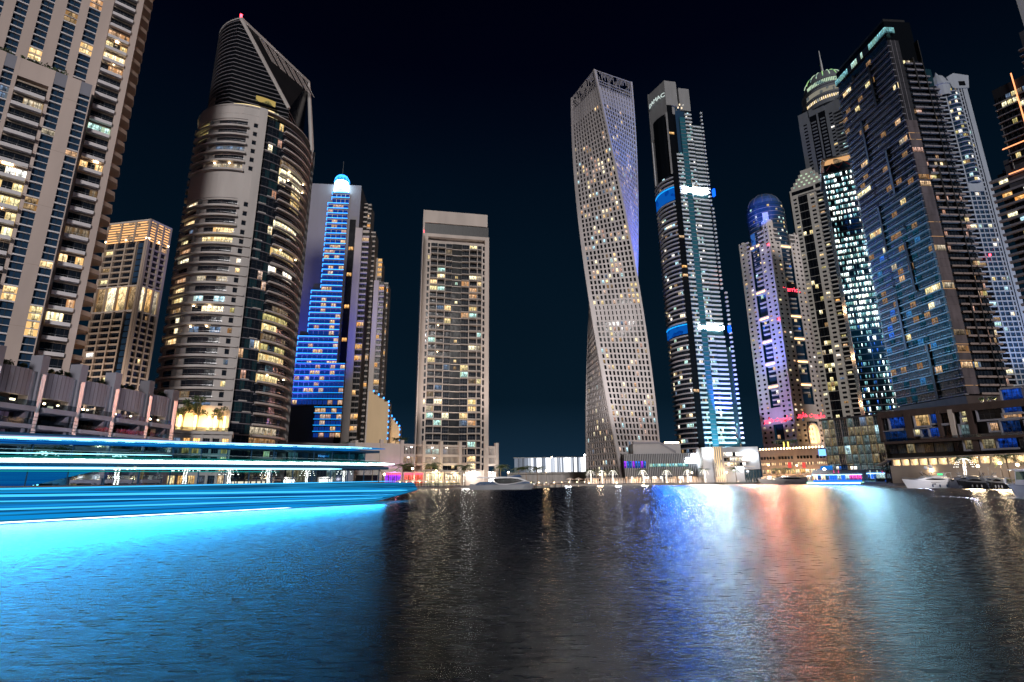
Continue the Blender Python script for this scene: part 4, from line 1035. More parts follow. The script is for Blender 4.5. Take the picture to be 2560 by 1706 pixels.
# ================================================================== far domed tower with a spire
def tower_princess():
    d = 560; g0 = at(2062, 330, d); c = (g0[0], g0[1]); P = at(1995, 300, d-14); S = Face((P[0], P[1]), 140); fh = 3.7
    T = Thing('skyscraper', 'grey domed skyscraper with rings of lit arches and a spire, behind the dark tower', 'skyscraper', (c[0], c[1], 1))
    w = T.part('wall'); Zp = lambda zx, zy: S.uv(1960+zx/4.48, 130+zy/4.48)
    zt = Zp(300, 640)[1]; u0 = 0; u1 = Zp(590, 470)[0]; Wd = u1-u0
    w.box(S, u0, u1+12, 1, zt, -34, -.7, domestone)
    x = lambda v: u0+Wd*v
    zlo = 150; nf = int((zt-12-zlo)/fh)
    wallgrid(T, S, x(0), x(.28), [(x(.10), x(.19))], zlo, fh, nf, 1, 1.8, domestone, glassk, COOLW, .06, .4)
    wallgrid(T, S, x(.66), x(.88), [(x(.74), x(.82))], zlo, fh, nf, 1, 1.8, domestone, glassk, COOLW+WARM, .12, .4)
    T.part('glass_strip').box(S, x(.28), x(.66), zlo, zt-8, -.6, -.3, glassk)
    w.box(S, x(.28), x(.66), zt-8, zt, -.7, .05, domestone); w.box(S, x(.45), x(.49), zlo, zt-8, -.5, .1, domestone)
    w.box(S, u0, u1, 1, zlo, -.8, -.02, domestone)
    for f in range(nf):
        z = zlo+f*fh
        for a_, b_ in ((.31, .42), (.53, .63)): balcony(T, S, x(a_), x(b_), z, .9, domestone, 1.1, n0=-.3)
        balcony(T, S, x(.9), x(1.22), z, 2.2, domestone, 1.1, n0=-.5)
        if rng.random() < .3: window(T, S, x(.93), x(1.05), z+1.2, z+2.8, -.4, pick(COOLW[1:]))
    z0 = zt; r = 23; b_ = S(Wd*.62, 0, -21); c = (b_[0], b_[1])
    dr = T.part('drum'); dr.lathe((c[0], c[1], z0), [(r, -2), (r, 7), (r+.8, 7.5), (r+.8, 9), (r-1, 9.5), (r-1, 18), (r-.2, 18.5), (r-.2, 20), (r-3.5, 20.5), (r-3.5, 27), (r-3, 27.4)], domestone, 48)
    D = Arc(c, r)
    for k in range(40):
        u = -r*1.5+3*r*k/40
        T.el('arch_window').box(D, u, u+1.0, z0+2.5, z0+5.5, .05, .15, COOLW[0] if k % 2 else YEL[1])
        T.el('arch_lamp').box(Arc(c, r-1), u*.95, u*.95+1.7, z0+10.5, z0+15.0, .05, .6, domelamp)
        T.el('arch_lamp').box(Arc(c, r-3.5), u*.85, u*.85+.9, z0+22.5, z0+26.5, .05, .4, COOLW[2])
    dm = T.part('dome'); prof = [((r-4)*math.cos(q), 27.5+17*math.sin(q)) for q in np.linspace(0, 1.5, 8)]
    dm.lathe((c[0], c[1], z0), prof, domestone, 40)
    for k in range(20):
        a = 2*math.pi*k/20; T.el('dome_light').tube([(c[0]+(q+.3)*math.sin(a), c[1]-(q+.3)*math.cos(a), z0+h) for q, h in prof[1:-1]], .45, COOLW[2] if k % 3 else GREENL, 4)
    T.part('spire').tube([(c[0], c[1], z0+43), (c[0], c[1], z0+52), (c[0], c[1], z0+74)], [1.6, 1.0, .35], damac, 8)
    T.done()
domelamp = room('dome_lamp', (.75, .85, .9), .55, .3)
GREENL = room('green_light', (.45, 1, .5), 1.6, .4)
tower_princess()

# ================================================================== glittering glass tower
def tower_glitter():
    d = 345; P = at(2125, 700, d); S = Face((P[0], P[1]), 118); fh = 3.5
    T = Thing('glass_tower', 'blue glass tower glittering with many white lit windows, beside the dark tower', 'tower', (P[0], P[1], 1))
    w = T.part('wall'); u0 = S.u(2104, 700); u1 = S.u(2192, 700)+8; zt = S.z(2060, 438)
    w.box(S, u0, u1, 14, zt, -22, -.5, glassm); nb = 15; bw = (u1-u0)/nb
    z = 16; f = 0; z_blue = S.z(2160, 858); z_bl2 = S.z(2170, 905); z_gap = S.z(2100, 580)
    while z < zt-2:
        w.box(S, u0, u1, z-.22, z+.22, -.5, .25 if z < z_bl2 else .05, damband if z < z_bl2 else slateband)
        gap = abs(z-z_gap) < 4.5
        for i in range(nb):
            a, b = u0+bw*i+.06, u0+bw*(i+1)-.06
            for q in range(2):
                a2, b2 = a+(b-a)*q/2, a+(b-a)*(q+rng.choice((.55, .75, .9)))/2-.05
                r = rng.random()
                if z > z_blue+6: p = .08 if gap else (.88 if (f*2+i) % 5 < 3 else .55)
                elif z > z_bl2: p = .10
                else: p = .26 if i > 7 else .12
                mt = pick(ICE) if r < p else (pick(BLUER) if z < z_blue+8 and r < p+.16 else glassm if r < .9 else ICE[2])
                window(T, S, a2, b2, z+.3+rng.random()*.7, z+fh-.9, -.35, mt)
        z += fh; f += 1
    for i in (0, 5, 9, 14): w.box(S, u0+bw*i-.15, u0+bw*i+.15, 14, zt, -.5, .12, slateband)
    # lit roof level and dark tops
    w.box(S, u0-1, u1, zt, zt+1.2, -22, .6, slate); T.part('roof_level').box(S, u0+2, u1, zt+6.5, zt+9.5, -16, -.6, AMB[2]); w.box(S, u0, u1, zt+9.5, zt+10.5, -20, .6, oliveframe)
    w.box(S, u0+1, u1, zt+1.2, zt+6.5, -18, -1.2, glassm)
    for i in range(3): T.el('crane_arm').tube([S(u0+2+i*6, zt+2, .5), S(u0+5+i*6, zt+5.5, 1.2), S(u0+8+i*6, zt+2.5, .6)], .35, REDM, 5)
    T.el('crane_arm').tube([S(u1-13, 20, 1.5), S(u1-10.5, 29, 1.9)], .6, REDM, 5)
    w.box(S, u0-2, u1+2, 8, 14, -20, 1, slate); wash_at = S((u0+u1)/2, 90, 2)
    T.done(); lamp_area('glitter_boost', wash_at, (S.N[0], S.N[1], -.2), (S.U[0], S.U[1], 0), 24, 60, (.40, .75, .92), 36000)  # added area lamp before the facade, strengthens its streak in the water
REDM = solid('red_steel', (.30, .03, .04), .5, .1)
S11 = tower_glitter()

# ================================================================== big dark tower on the right
def tower_dark():
    d = 285; P = at(2240, 200, d); fh = 3.5
    A = Face((P[0], P[1]), 176); B = Face((P[0], P[1]), 86)
    T = Thing('residential_tower', 'big dark glass residential tower with long thin balcony lines and few lit windows', 'tower', (P[0], P[1], 1))
    w = T.part('wall'); zt = A.z(2214, 84); uL = A.u(2093, 238)
    Bz = lambda x, y: B.uv(2060+x/5.226, 30+y/5.226)
    b1 = Bz(1055, 700)[0]; b2 = Bz(1290, 700)[0]; b3 = Bz(1350, 700)[0]; b4 = Bz(1440, 700)[0]
    zr = zt; zlowt = B.z(2330, 165); zbase = B.z(2420, 985)
    w.box(B, 1.6, b2, zbase-6, zr+9, uL, -1.5, glassk); w.box(B, b2, b4, zbase-6, zlowt, uL+4, -2.2, glassm)
    w.box(A, uL, -2.2, zbase-6, zr+6, -10, -1.5, glassm)
    n = int((zr-zbase)/fh); 
    nb = 12; bw = -uL/nb
    litw = {}
    for f in range(n):
        z = zbase+f*fh; 
        segs = [(uL, uL*.68), (uL*.66, uL*.34), (uL*.32, -.2)]
        lowf = f/n
        for k, (a, b) in enumerate(segs):
            sh = rng.uniform(-.03, .03)*uL
            bb = T.el('balcony'); a2, b2_ = a+sh, b
            bb.box(A, a2, b2_, z-.25, z+.18, -1.4, .25, slateband)
            bb.box(A, a2, b2_, z+1.05, z+1.11, .2, .26, steel)
        litc = rng.randrange(nb) if rng.random() < .34 else -9; ln = rng.choice((1, 1, 2, 3))
        for i in range(nb):
            a, b = uL+bw*i, uL+bw*(i+1)
            r = rng.random(); lit = litc <= i < litc+ln
            if lit: mt = pick(YEL[:2]+WARM[:2]+AMB[2:])
            elif lowf < .42 and r < .10: mt = pick(BLUER+[DIMT])
            elif lowf < .45 and r < .22: mt = DIMT
            else: mt = glassm if r < .93 else WARM[4]
            window(T, A, a+.05, b-.05, z+.2, z+fh-.3, -.7, mt, darkframe, 2)
        # black vertical slots drift between bays
        for k in (.36, .66):
            if (f//7+int(k*10)) % 2: w.box(A, uL*k-.7, uL*k+.5, z, z+fh, -1.4, .42, blackband)
        # right face: cladding pier, then brownish balconies
        cl = T.part('pier'); up = f/n > .72
        if not up: cl.box(B, .6, b1, z, z+fh-.05, -1.4, -.2, CLAD)
        else: cl.box(B, .4, b1, z, z+fh-.12, -1.4, -.4, CLADD); cl.box(B, b1*.33, b1*.36, z, z+fh, -.4, -.3, slateband); cl.box(B, b1*.66, b1*.69, z, z+fh, -.4, -.3, slateband)
        if not up and rng.random() < .14: T.el('light_line').box(B, .6, b1, z, z+.12, -.2, -.1, AMB[2])
        if not up and rng.random() < .16: window(T, B, .8, b1-.4, z+.4, z+fh-.6, -.15, pick(AMB[2:]+PEACH+[WARM[4]]*3), darkframe, 4)
        low = f/n < .62
        for a, b, zmax in ((b1+.4, b2-.2, zr), (b2+.1, b3, zlowt), (b3+.4, b4, zlowt-8)):
            if z > zmax-3 or (z > zlowt+4): continue
            m_ = 2 if a < b2 else 1
            for q in range(m_):
                a2, b2_ = a+(b-a)*q/m_+.1, a+(b-a)*(q+1)/m_-.1
                hl = rng.random(); vis = (YEL+WARM+PEACH) if hl < (.14 if low else .05) else None
                if f == n-4 and a < b3: vis = YEL
                for g_ in range(3):
                    window(T, B, a2+(b2_-a2)*g_/3+.05, a2+(b2_-a2)*(g_+1)/3-.05, z+.25, z+fh-.4, -1.3, pick(vis) if vis and rng.random() < .8 else (PEACH[0] if low and rng.random() < .07 else glassd), darkframe, 1)
                if not (a == b2+.1 and 0): balcony(T, B, a2, b2_, z, 1.5, brownband if f/n < .55 else slateband, .55, n0=-1.2)
            if (f//6) % 3 == 1 and a < b2: w.box(B, a+(b-a)*.46, a+(b-a)*.54, z, z+fh, -1.3, .5, blackband)
        w.box(B, b2-.25, b2+.15, z, z+fh, -1.4, .45, blackband)
    # top: teal lit level on the corner, plant screen
    tp = T.part('roof_screen'); tp.box(A, uL, -.2, zr+.3, zr+4, -1.45, -.2, blackband); 
    for k in range(26):
        a = uL+(-uL)*k/26; b = uL+(-uL)*(k+1)/26
        mt = ICE[2] if (k < 7 or k > 17) else (COOLW[2] if k in (9, 10, 11, 14) else None)
        if mt: window(T, A, a+.08, b-.08, zr+.6, zr+3.9, -.1, mt, darkframe, 1)
    for k in range(6): window(T, B, .1+b1*.8*k/6+.06, .1+b1*.8*(k+1)/6-.06, zr+.6, zr+3.9, -.1, ICE[2], darkframe, 1)
    tp.box(B, 4, b2, zr+4.2, zr+13, uL, -4, blackband); tp.box(B, b2, b4-3, zlowt, zlowt+9, uL+6, -3, glassk)
    T.part('soffit').box(A, uL-1, .6, zbase-5, zbase-.8, -14, .8, corten)
    T.done(); return A, B, uL, b4, zbase
CLAD = solid('bronze_cladding', (.085, .070, .078), .75, .35, .5, spec=.15); CLADD = solid('dark_cladding', (.022, .022, .028), .7, .3, .5, spec=.15)
DIMT = room('teal_reflection_glow', (.02, .18, .32), .30, .12)  # teal glow put into lower panes in place of mirrored surroundings
A12, B12, uL12, b412, zb12 = tower_dark()
lamp_spot('cool_fill', A12(uL12*1.0, 60, 70), A12(uL12*.75, 80, 0), (.20, .66, 1), 330000, 70)  # added spot tints the glass teal in place of mirrored surroundings
lamp_spot('blue_stripe_floodlight', B12(b412*.97, 30, 30), B12(b412*.8, 150, 0), (.2, .5, 1), 150000, 25)

# ================================================================== pale tower with curved balconies
def tower_curved():
    d = 470; P = at(2341, 300, d); S = Face((P[0], P[1]), 92); fh = 3.6
    T = Thing('apartment_tower', 'pale apartment tower with curved white balconies and a gabled crown, right of the dark tower', 'tower', (P[0], P[1], 1))
    w = T.part('wall'); Zp = lambda zx, zy: S.uv(2320+zx/4.354, 160+zy/4.354)
    zt = Zp(330, 270)[1]; a0 = Zp(190, 440)[0]-4; a1 = Zp(215, 440)[0]; a2 = Zp(370, 440)[0]; a3 = Zp(400, 440)[0]; a4 = Zp(470, 440)[0]
    w.box(S, a0, a4, 1, zt, -26, -.8, glassb); w.box(S, a4-(a4-a3)*.7, a4, 1, zt+5, -25, .1, elite)
    zl = Zp(540, 1400)[1]; nf = int((zt-10)/fh); z0 = 10; am = (a1+a2)/2; hw = (a2-a1)/2
    def SC(u, z, n=0.0): t_ = (u-am)/hw; return S(u, z, n+3.2*max(0, 1-t_*t_))
    for f in range(nf):
        z = z0+f*fh; lower = z < zl
        for (u0, u1) in ((a0, a1), (a2, a3)):
            w.box(S, u0, u1, z-.4, z+.5, -.7, .2, elite)
            window(T, S, u0+.7, u1-.5, z+.5, z+fh-.4, -.5, pick(YEL+COOLW) if rng.random() < .12 else glassk)
        if lower:
            for q in range(3):
                u0, u1 = a1+(a2-a1)*q/3, a1+(a2-a1)*(q+1)/3; w.box(S, u0, u1, z-.4, z+.5, -.7, .15, elite); w.box(S, u0-.3, u0+.3, z+.5, z+fh-.4, -.7, .18, elite)
                window(T, S, u0+.4, u1-.4, z+.5, z+fh-.4, -.5, pick(YEL+COOLW) if rng.random() < .1 else glassb, darkframe, 1)
        else:
            if abs(z-zl) < 5: w.box(S, a1, a2, z, z+fh+.01, -.5, .4, elite); continue
            b_ = T.el('balcony'); b_.box(SC, a1, a2-hw*.35, z-.2, z+.45, -1.4, .1, elite, nu=9)
            for q in range(5):
                u0, u1 = a1+(a2-a1)*q/5, a1+(a2-a1)*(q+1)/5
                window(T, SC, u0+.1, u1-.1, z+.5, z+fh-.25, -1.2, pick(COOLW+YEL) if rng.random() < (.30 if z > zt*.72 else .05) else glassb, None, nu=2)
            w.box(SC, a1, a2, 0+z, z+.1, -3.4, -1.25, glassb, nu=4)
        if f % 2 == 0 and z < zt*.8: T.el('side_balcony').box(S, a4, a4+1.7, z, z+1, -7, -4, elite)
    for u in (a0, a1, a2, a3): w.box(S, u-.45, u+.45, 1, zt, -.7, .3, elite)
    # crown: gabled cap on the right, small domed turret on the left
    cr_ = T.part('crown'); u0, u1 = a2-4, a4+3
    q = [(u0, zt), (u1-2, zt), (u1, zt+11), ((u0+u1)/2-4, zt+13.5), (u0-3, zt+10)]
    cr_.add([S(u, z, .6) for u, z in q]+[S(u, z, -20) for u, z in q], [tuple(range(5)), tuple(range(9, 4, -1))]+[(i, (i+1) % 5, 5+(i+1) % 5, 5+i) for i in range(5)], elite)
    T.el('crown_opening').box(S, a3-1, a4-1, zt+2.2, zt+6, .58, .75, glassk)
    cb = S((a0+a1)/2+3, 0, -4); cr_.lathe((cb[0], cb[1], zt-6), [(6.5, 0), (6.5, 9), (7.2, 9.4), (7.2, 11), (5.4, 11.2), (5.2, 15), (3.8, 18.5), (1.6, 20.6), (.2, 24)], elite, 16)
    T.el('turret_cap').lathe((cb[0]-9, cb[1]+6, zt+4), [(4.5, 0), (4.2, 2.5), (2.8, 5), (.1, 6)], GREENC, 16)
    for q in (1310, 1360): u, z = S.uv(2320+690/4.354, 160+q/4.354); T.el('corner_lamp').box(S, u-.5, u+.7, z-.5, z+.7, -2, -1, whitelamp)
    u, z = S.uv(2466, 642); T.el('aviation_light').box(S, u-.4, u+.4, z-.6, z+.6, 2.6, 3.4, redlamp)
    T.done(); lamp_spot('balcony_floodlight', S(am, 25, 60), S(am, 150, 0), (.35, .55, 1), 420000, 60)
GREENC = solid('green_copper', (.10, .30, .18), .6, .1)
tower_curved()

# ================================================================== tower at the right edge
def tower_edge():
    d = 330; P = at(2484, 250, d); S = Face((P[0], P[1]), 150); fh = 3.5
    T = Thing('residential_tower', 'black residential tower with orange light lines, cut by the right edge', 'tower', (P[0], P[1], 1))
    w = T.part('wall'); Zp = lambda zx, zy: S.uv(2480+zx/2.175, 40+zy/2.175); zt = Zp(8, 400)[1]; u1 = S.u(2700, 300)
    zs = Zp(90, 730)[1]
    w.box(S, 0, u1, zs-8, zt, -30, -.6, blackband); w.box(S, S.u(2516, 480), u1, 1, zs-8, -30, -2, slate); w.box(S, S.u(2505, 400), u1, zs-20, zs-4, -20, -.8, slate)
    zz = zs-6; f = 0
    while zz < zt-5:
        T.el('balcony').box(S, -.4, u1, zz-.2, zz+.25, -1, .5, slateband)
        for k in range(12):
            a, b = u1*k/12, u1*(k+1)/12; window(T, S, a+.2, b-.2, zz+.5, zz+fh-.4, -.4, pick(YEL) if rng.random() < (.35 if zs+8 < zz < zs+30 else .12) else glassk, darkframe, 2)
        zz += fh
    zz = 20; ub = S.u(2520, 560)
    while zz < zs-12:
        balcony(T, S, ub-3, u1, zz, 1.6, slateband, .8, n0=-2)
        for k in range(8):
            a, b = ub+(u1-ub)*k/8, ub+(u1-ub)*(k+1)/8; window(T, S, a+.2, b-.2, zz+.3, zz+fh-.4, -1.9, pick(COOLW+YEL+AMB) if rng.random() < .22 else glassk, darkframe, 1)
        zz += fh
    u, z = Zp(105, 315); u2, z2 = Zp(174, 555)
    T.el('light_line').box(S, u-.2, u+.25, z2-25, z, .5, .8, orangeline)
    for (x, y) in ((60, 730), (95, 864)): u, z = Zp(x, y); T.el('light_line').box(S, u, u1, z-.2, z+.2, .5, .9, orangeline)
    w.box(S, S.u(2552, 130), u1, zt, zt+26, -25, -6, slate)
    for k in range(5): T.el('balcony').box(S, S.u(2545, 150), u1, zt+2+k*3.5, zt+2.4+k*3.5, -7, -4.5, slateband)
    w.box(S, S.u(2557, 100), u1, zt+26, zt+50, -22, -9, damac)
    T.part('mast').tube([S(.5, zs-10, -.5), S(.3, zs+14, -.5)], .25, steel, 5)
    T.done()
tower_edge()

# ================================================================== podiums and low buildings along the water
def seg(px0, py0, d0, px1, py1):
    a = at(px0, py0, d0); b = atz(px1, py1, a[2]); return Face((a[0], a[1]), math.degrees(math.atan2(b[0]-a[0], b[1]-a[1]))), math.hypot(b[0]-a[0], b[1]-a[1]), a[2]
def podium_left():
    S, L, zt = seg(15, 908, 128, 420, 992)
    T = Thing('podium_building', 'grey lilac terraced podium building with curved panels and tall pillars, under the left towers', 'podium', (S.P[0], S.P[1], 1))
    w = T.part('wall'); edges = [(-12, 8), (100, 119), (197, 215), (283, 299), (368, 381), (428, 444)]
    ys = [880, 905, 928, 950, 970, 985]
    us = [(S.u(a, y), S.u(b, y)) for (a, b), y in zip(edges, ys)]
    w.box(S, -40, us[-1][1]+2, 1, zt-6, -30, -5, lilacdark); w.box(S, -40, us[-1][1], zt-1.2, zt, -30, -1.4, lilacdark)
    h = zt-1
    for i, (a, b) in enumerate(us):
        w.box(S, a, b, 1, zt+2.8-(.9 if i == 5 else 0), -2, .5, lilac if i < 4 else lilacdark)
        w.box(S, a+.25*(b-a), b-.2*(b-a), 1+h*.42, zt-.8, .6, .72, steel)
        for q in range(7): z = 1+h*.45+q*.65; w.box(S, a+.25*(b-a), b-.2*(b-a), z, z+.12, .72, .80, lilacdark)
    for i in range(-1, 5):
        a = us[i][1] if i >= 0 else -22; b = us[i+1][0]; wd = b-a
        if wd < 1: continue
        am, hw = (a+b)/2, wd/2
        def SB(u, z, n=0.0): t_ = (u-am)/hw; return S(u, z, n+.45*(1-t_*t_))
        w.box(SB, a, b-wd*.13, zt-5.0, zt-.2, -1.2, -.2, lilac, nu=8)
        for q in range(1, 7): u = a+(wd*.87)*q/7; w.box(SB, u-.03, u+.03, zt-5.0, zt-.21, -.21, -.17, lilacdark)
        w.box(S, b-wd*.13, b-wd*.02, 1, zt-.4, -2, .1, lilac); 
        zf = 1+h*.70
        w.box(S, a, b, zf-.9, zf, -5, 1.4, lilac)
        for q_ in (.56, .42, .28, .14): zq = 1+h*q_; w.box(S, a, b, zq-.7, zq, -5, 1.2, lilac if q_ != .42 else lilacdark); T.el('terrace_rail').box(S, a+.1, b-.1, zq+.01, zq+1.0, 1.1, 1.15, rail)
        window(T, S, a+.4, b-wd*.15, zf+.1, zt-5.2, -4.2, pick([glassd, glassb, DIMV]), darkframe, 4, 1)
        T.el('terrace_rail').box(S, a+.1, b-.1, zf, zf+1.0, 1.2, 1.26, rail)
        for q_ in range(5): zq = 1+h*.14*q_; window(T, S, a+.4, b-.4, zq+.1, zq+h*.14-.8, -3.6, pick([glassb, glassd, glassd, YELD, DIMV]), darkframe, 6, 1)
        w.add([S(b-wd*.40, zf-2.7, .4), S(b-wd*.14, zf-.9, .4), S(b-wd*.14, zf-2.7, .4), S(b-wd*.40, zf-2.7, -.6), S(b-wd*.14, zf-.9, -.6), S(b-wd*.14, zf-2.7, -.6)], [(0, 1, 2), (5, 4, 3), (0, 3, 4, 1), (1, 4, 5, 2)], lilac)
        for q in range(2): u = rng.uniform(a+1, b-2); T.el('terrace_lamp').box(S, u, u+.25, zf+.9, zf+1.2, -1, -.7, warmlamp)
        for q in range(3): leafblob(T.el('terrace_plant'), S(rng.uniform(a, b), zt+.6, -2), rng.uniform(.5, 1.0), 50)
    T.done()
    lamp_point('pillar_lamp', S(us[3][0]-.4, 8, 1.4), (1, .72, .42), 700, .3)
    lamp_spot('podium_floodlight', S(us[2][0], 2, 22), S(us[2][0], 10, 0), (.75, .8, 1), 9000, 140)
DIMV = room('room_violet', (.25, .22, .5), .28, .3)
podium_left()

def plaza_round():      # golden lit terrace with trees at the foot of the round tower
    S, L, zt = seg(432, 1076, 168, 578, 1080)
    T = Thing('terrace_building', 'beige terrace building at the foot of the round tower, golden lights along its top', 'terrace', (S.P[0], S.P[1], 1)); w = T.part('wall')
    w.box(S, 0, L, 1, zt, -14, -.8, greybeige); w.box(S, -.5, L+.5, zt-.8, zt, -14, .6, greybeige)
    for i in range(7): u = L*i/6; w.box(S, u-.3, u+.3, 1, zt-.8, -.8, .2, greybeige)
    nz_ = max(2, int((zt-1.5)/4))
    for q in range(nz_):
        za, zc = 1.3+(zt-2.3)*q/nz_, 1.3+(zt-2.3)*(q+1)/nz_-.9; w.box(S, 0, L, zc, zc+.88, -.8, .1, greybeige)
        for i in range(6): window(T, S, L*i/6+.4, L*(i+1)/6-.4, za, zc, -.7, pick(AMB+[glassd, glassd, WARM[0]]), darkframe, 2, 1)
    T.el('terrace_rail').box(S, 0, L, zt, zt+1, .4, .46, rail); T.part('back_wall').box(S, 0, L*.93, zt, zt+7.5, -5.2, -4.6, greybeige)
    T.done()
    for x in (414+30, 478, 512, 546): u = S.u(x, 1060); lamp_point('terrace_lamp_light', S(u, zt+2.6, -2.6), (1, .56, .18), 1700, .25)
    for x, h in ((455, 8.5), (492, 9.5), (546, 7.0)): tree('courtyard_tree', 'leafy tree lit golden on the terrace at the foot of the round tower', S(S.u(x, 1050), zt, -2.2), h, 'golden lit trees by the round tower')
    for k, x in enumerate((447, 486, 520, 536, 560)):
        u = S.u(x, 1060); Q = Face(S(u, 0, -1.2)[:2], S.deg); t_ = Thing('light_pillar', 'glowing golden light pillar on the terrace of the round tower', 'lamp', S(u, zt, -1.2), 'golden light pillars by the round tower')
        t_.part('base').box(Q, -.3, .3, zt, zt+.4, -.3, .3, darkframe); t_.part('lamp').box(Q, -.26, .26, zt+.4, zt+4.2, -.26, .26, goldpillar); t_.done()
goldpillar = glow('gold_pillar', (1, .66, .26), 6)
def tree(name, label, p, h, group=None):
    T = Thing(name, label, 'tree', p, group); tk = T.part('trunk')
    tk.tube([p, (p[0]+.2, p[1], p[2]+h*.5), (p[0]+.1, p[1]+.2, p[2]+h*.8)], [.22, .16, .08], barkm, 6)
    cr_ = T.part('crown')
    for i in range(9):
        a = rng.uniform(0, 6.28); rr = h*.24*rng.random()**.5; z = p[2]+h*rng.uniform(.5, .95); q = (p[0]+rr*math.cos(a), p[1]+rr*math.sin(a), z)
        tk.tube([(p[0], p[1], p[2]+h*.45), q], [.08, .03], barkm, 4); leafblob(cr_, q, h*.14, 55, shrubm, .75, h*.035)
    T.done()
plaza_round()

def podium_centre():
    x = lambda z: 900+z/3.361; y = lambda z: 1050+z/3.361
    S, L, zt = seg(x(345), y(200), 252, x(1145), y(222))
    T = Thing('car_park', 'pale open car park podium with square columns under the slab tower', 'car park', (S.P[0], S.P[1], 1)); w = T.part('wall')
    uq = S.u(886, 1140); w.box(S, uq, L, 1, zt-1, -40, -9, asphaltroof); w.box(S, uq, L+.5, zt-.9, zt, -40, -.2, cream)
    w.box(S, uq, uq+1.2, 1, zt+1, -8, .2, cream); w.box(S, uq+1.2, 0, 6, zt, -8, -.1, cream)
    cs = [S.u(x(v), y(300)) for v in (178, 350, 535, 680, 840, 1000, 1150)]
    z1, z2 = S.z(x(600), y(300)), S.z(x(600), y(375)); z0 = S.z(x(600), y(430))
    for c_ in cs: w.box(S, c_-.75, c_+.75, 1, zt+1.6, -1.5, .5, cream)
    for a, b in zip(cs[:-1], cs[1:]):
        for za in (z1, z2): w.box(S, a+.75, b-.75, za-.5, za+.6, -9, .0, cream)
        for lo_, hi_, lp in ((z1+.6, zt-.9, ICE[2]), (z2+.6, z1-.5, WARM[4])):
            n_ = 13
            lv = T.el('louvre_screen')
            for i in range(n_): u = a+.75+(b-a-1.5)*(i+.5)/n_; lv.box(S, u-.10, u+.10, lo_, hi_, -.6, -.25, cream)
            T.el('parking_wall').sheet(S, a+.75, b-.75, lo_, hi_, -6, lp if rng.random() < .5 else glassd)
            if rng.random() < .75:
                u = rng.uniform(a+2, b-2); T.el('ceiling_lamp').box(S, u-.5, u+.5, hi_-.5, hi_-.3, -3, -2.6, whitelamp)
                lamp_point('parking_lamp', S(u, hi_-.9, -2.8), (.95, .95, .85), 260, .3)
    T.done()
    # shops below
    shops = [('white', -1), ('yellow', 0), ('yellow', 1), ('white', 2), ('bright', 3), ('bright', 4)]
    cs2 = [S.u(x(v), y(450)) for v in (190, 350, 535, 700, 850, 1000, 1140)]
    labs = ['cafe front with red sign and purple lit window at the left end of the row', 'cafe front glowing red, second from the left in the row', 'yellow lit shop front behind palms under the car park', 'warm lit restaurant front with striped awning under the car park', 'bright white shop front under the car park, second from the right end', 'bright white shop front at the right end of the car park']
    cols_ = [PURPLE, REDROOM, YEL[1], WARM[3], SHOPW, SHOPW]
    for i in range(6):
        a, b = cs2[i]+.4, cs2[i+1]-.4
        shopfront(S.off(1.2), a, b, 1, z0-.4, cols_[i], labs[i], sign_mat=(redglow if i < 2 else None), awn=(canvas if i in (3,) else None), lampcol=[(.7, .2, 1), (1, .15, .15), (1, .8, .4), (1, .75, .4), (1, .97, .9), (1, .97, .9)][i], watt=[900, 1100, 2600, 2600, 4200, 4200][i])
    return S, zt
def shopfront(S, a, b, z0, z1, mat, label, sign_mat=None, awn=None, lampcol=None, watt=0, nb=4, group=None):
    T = Thing('shop_front', label, 'shop', S((a+b)/2, z0, 0), group); fr = T.part('frame')
    fr.box(S, a, b, z1-.5, z1, -2, .4, cream); fr.box(S, a, a+.35, z0, z1-.5, -2, .2, cream); fr.box(S, b-.35, b, z0, z1-.5, -2, .2, cream)
    for i in range(nb):
        u0, u1 = a+.35+(b-a-.7)*i/nb, a+.35+(b-a-.7)*(i+1)/nb
        window(T, S, u0+.06, u1-.06, z0+.25, z1-.9, -.6, mat, darkframe, 1, 1); fr.box(S, u0-.08, u0+.08, z0, z1-.5, -.6, -.2, darkframe)
    if sign_mat: T.part('sign_band').box(S, a+.5, b-.5, z1-1.3, z1-.6, .0, .2, sign_mat); 
    if awn: T.part('awning').add([S(a, z1-.6, .4), S(b, z1-.6, .4), S(b, z1-1.5, 2.4), S(a, z1-1.5, 2.4), S(a, z1-.68, .4), S(b, z1-.68, .4), S(b, z1-1.6, 2.4), S(a, z1-1.6, 2.4)], [(0, 1, 2, 3), (7, 6, 5, 4), (3, 2, 6, 7), (0, 3, 7, 4), (1, 5, 6, 2)], awn)
    if watt: lamp_point('shop_lamp', S((a+b)/2, z1-1.2, 1.6), lampcol, watt, .5)
    return T.done()
PURPLE = room('room_purple', (.35, .05, 1), 1.6, .3, scale=.9); REDROOM = room('room_red', (1, .16, .12), 1.8, .1, scale=.9)
SHOPW = room('shop_white', (1, .97, .92), 4.5, .35, True, .7)
SP5, ZP5 = podium_centre()

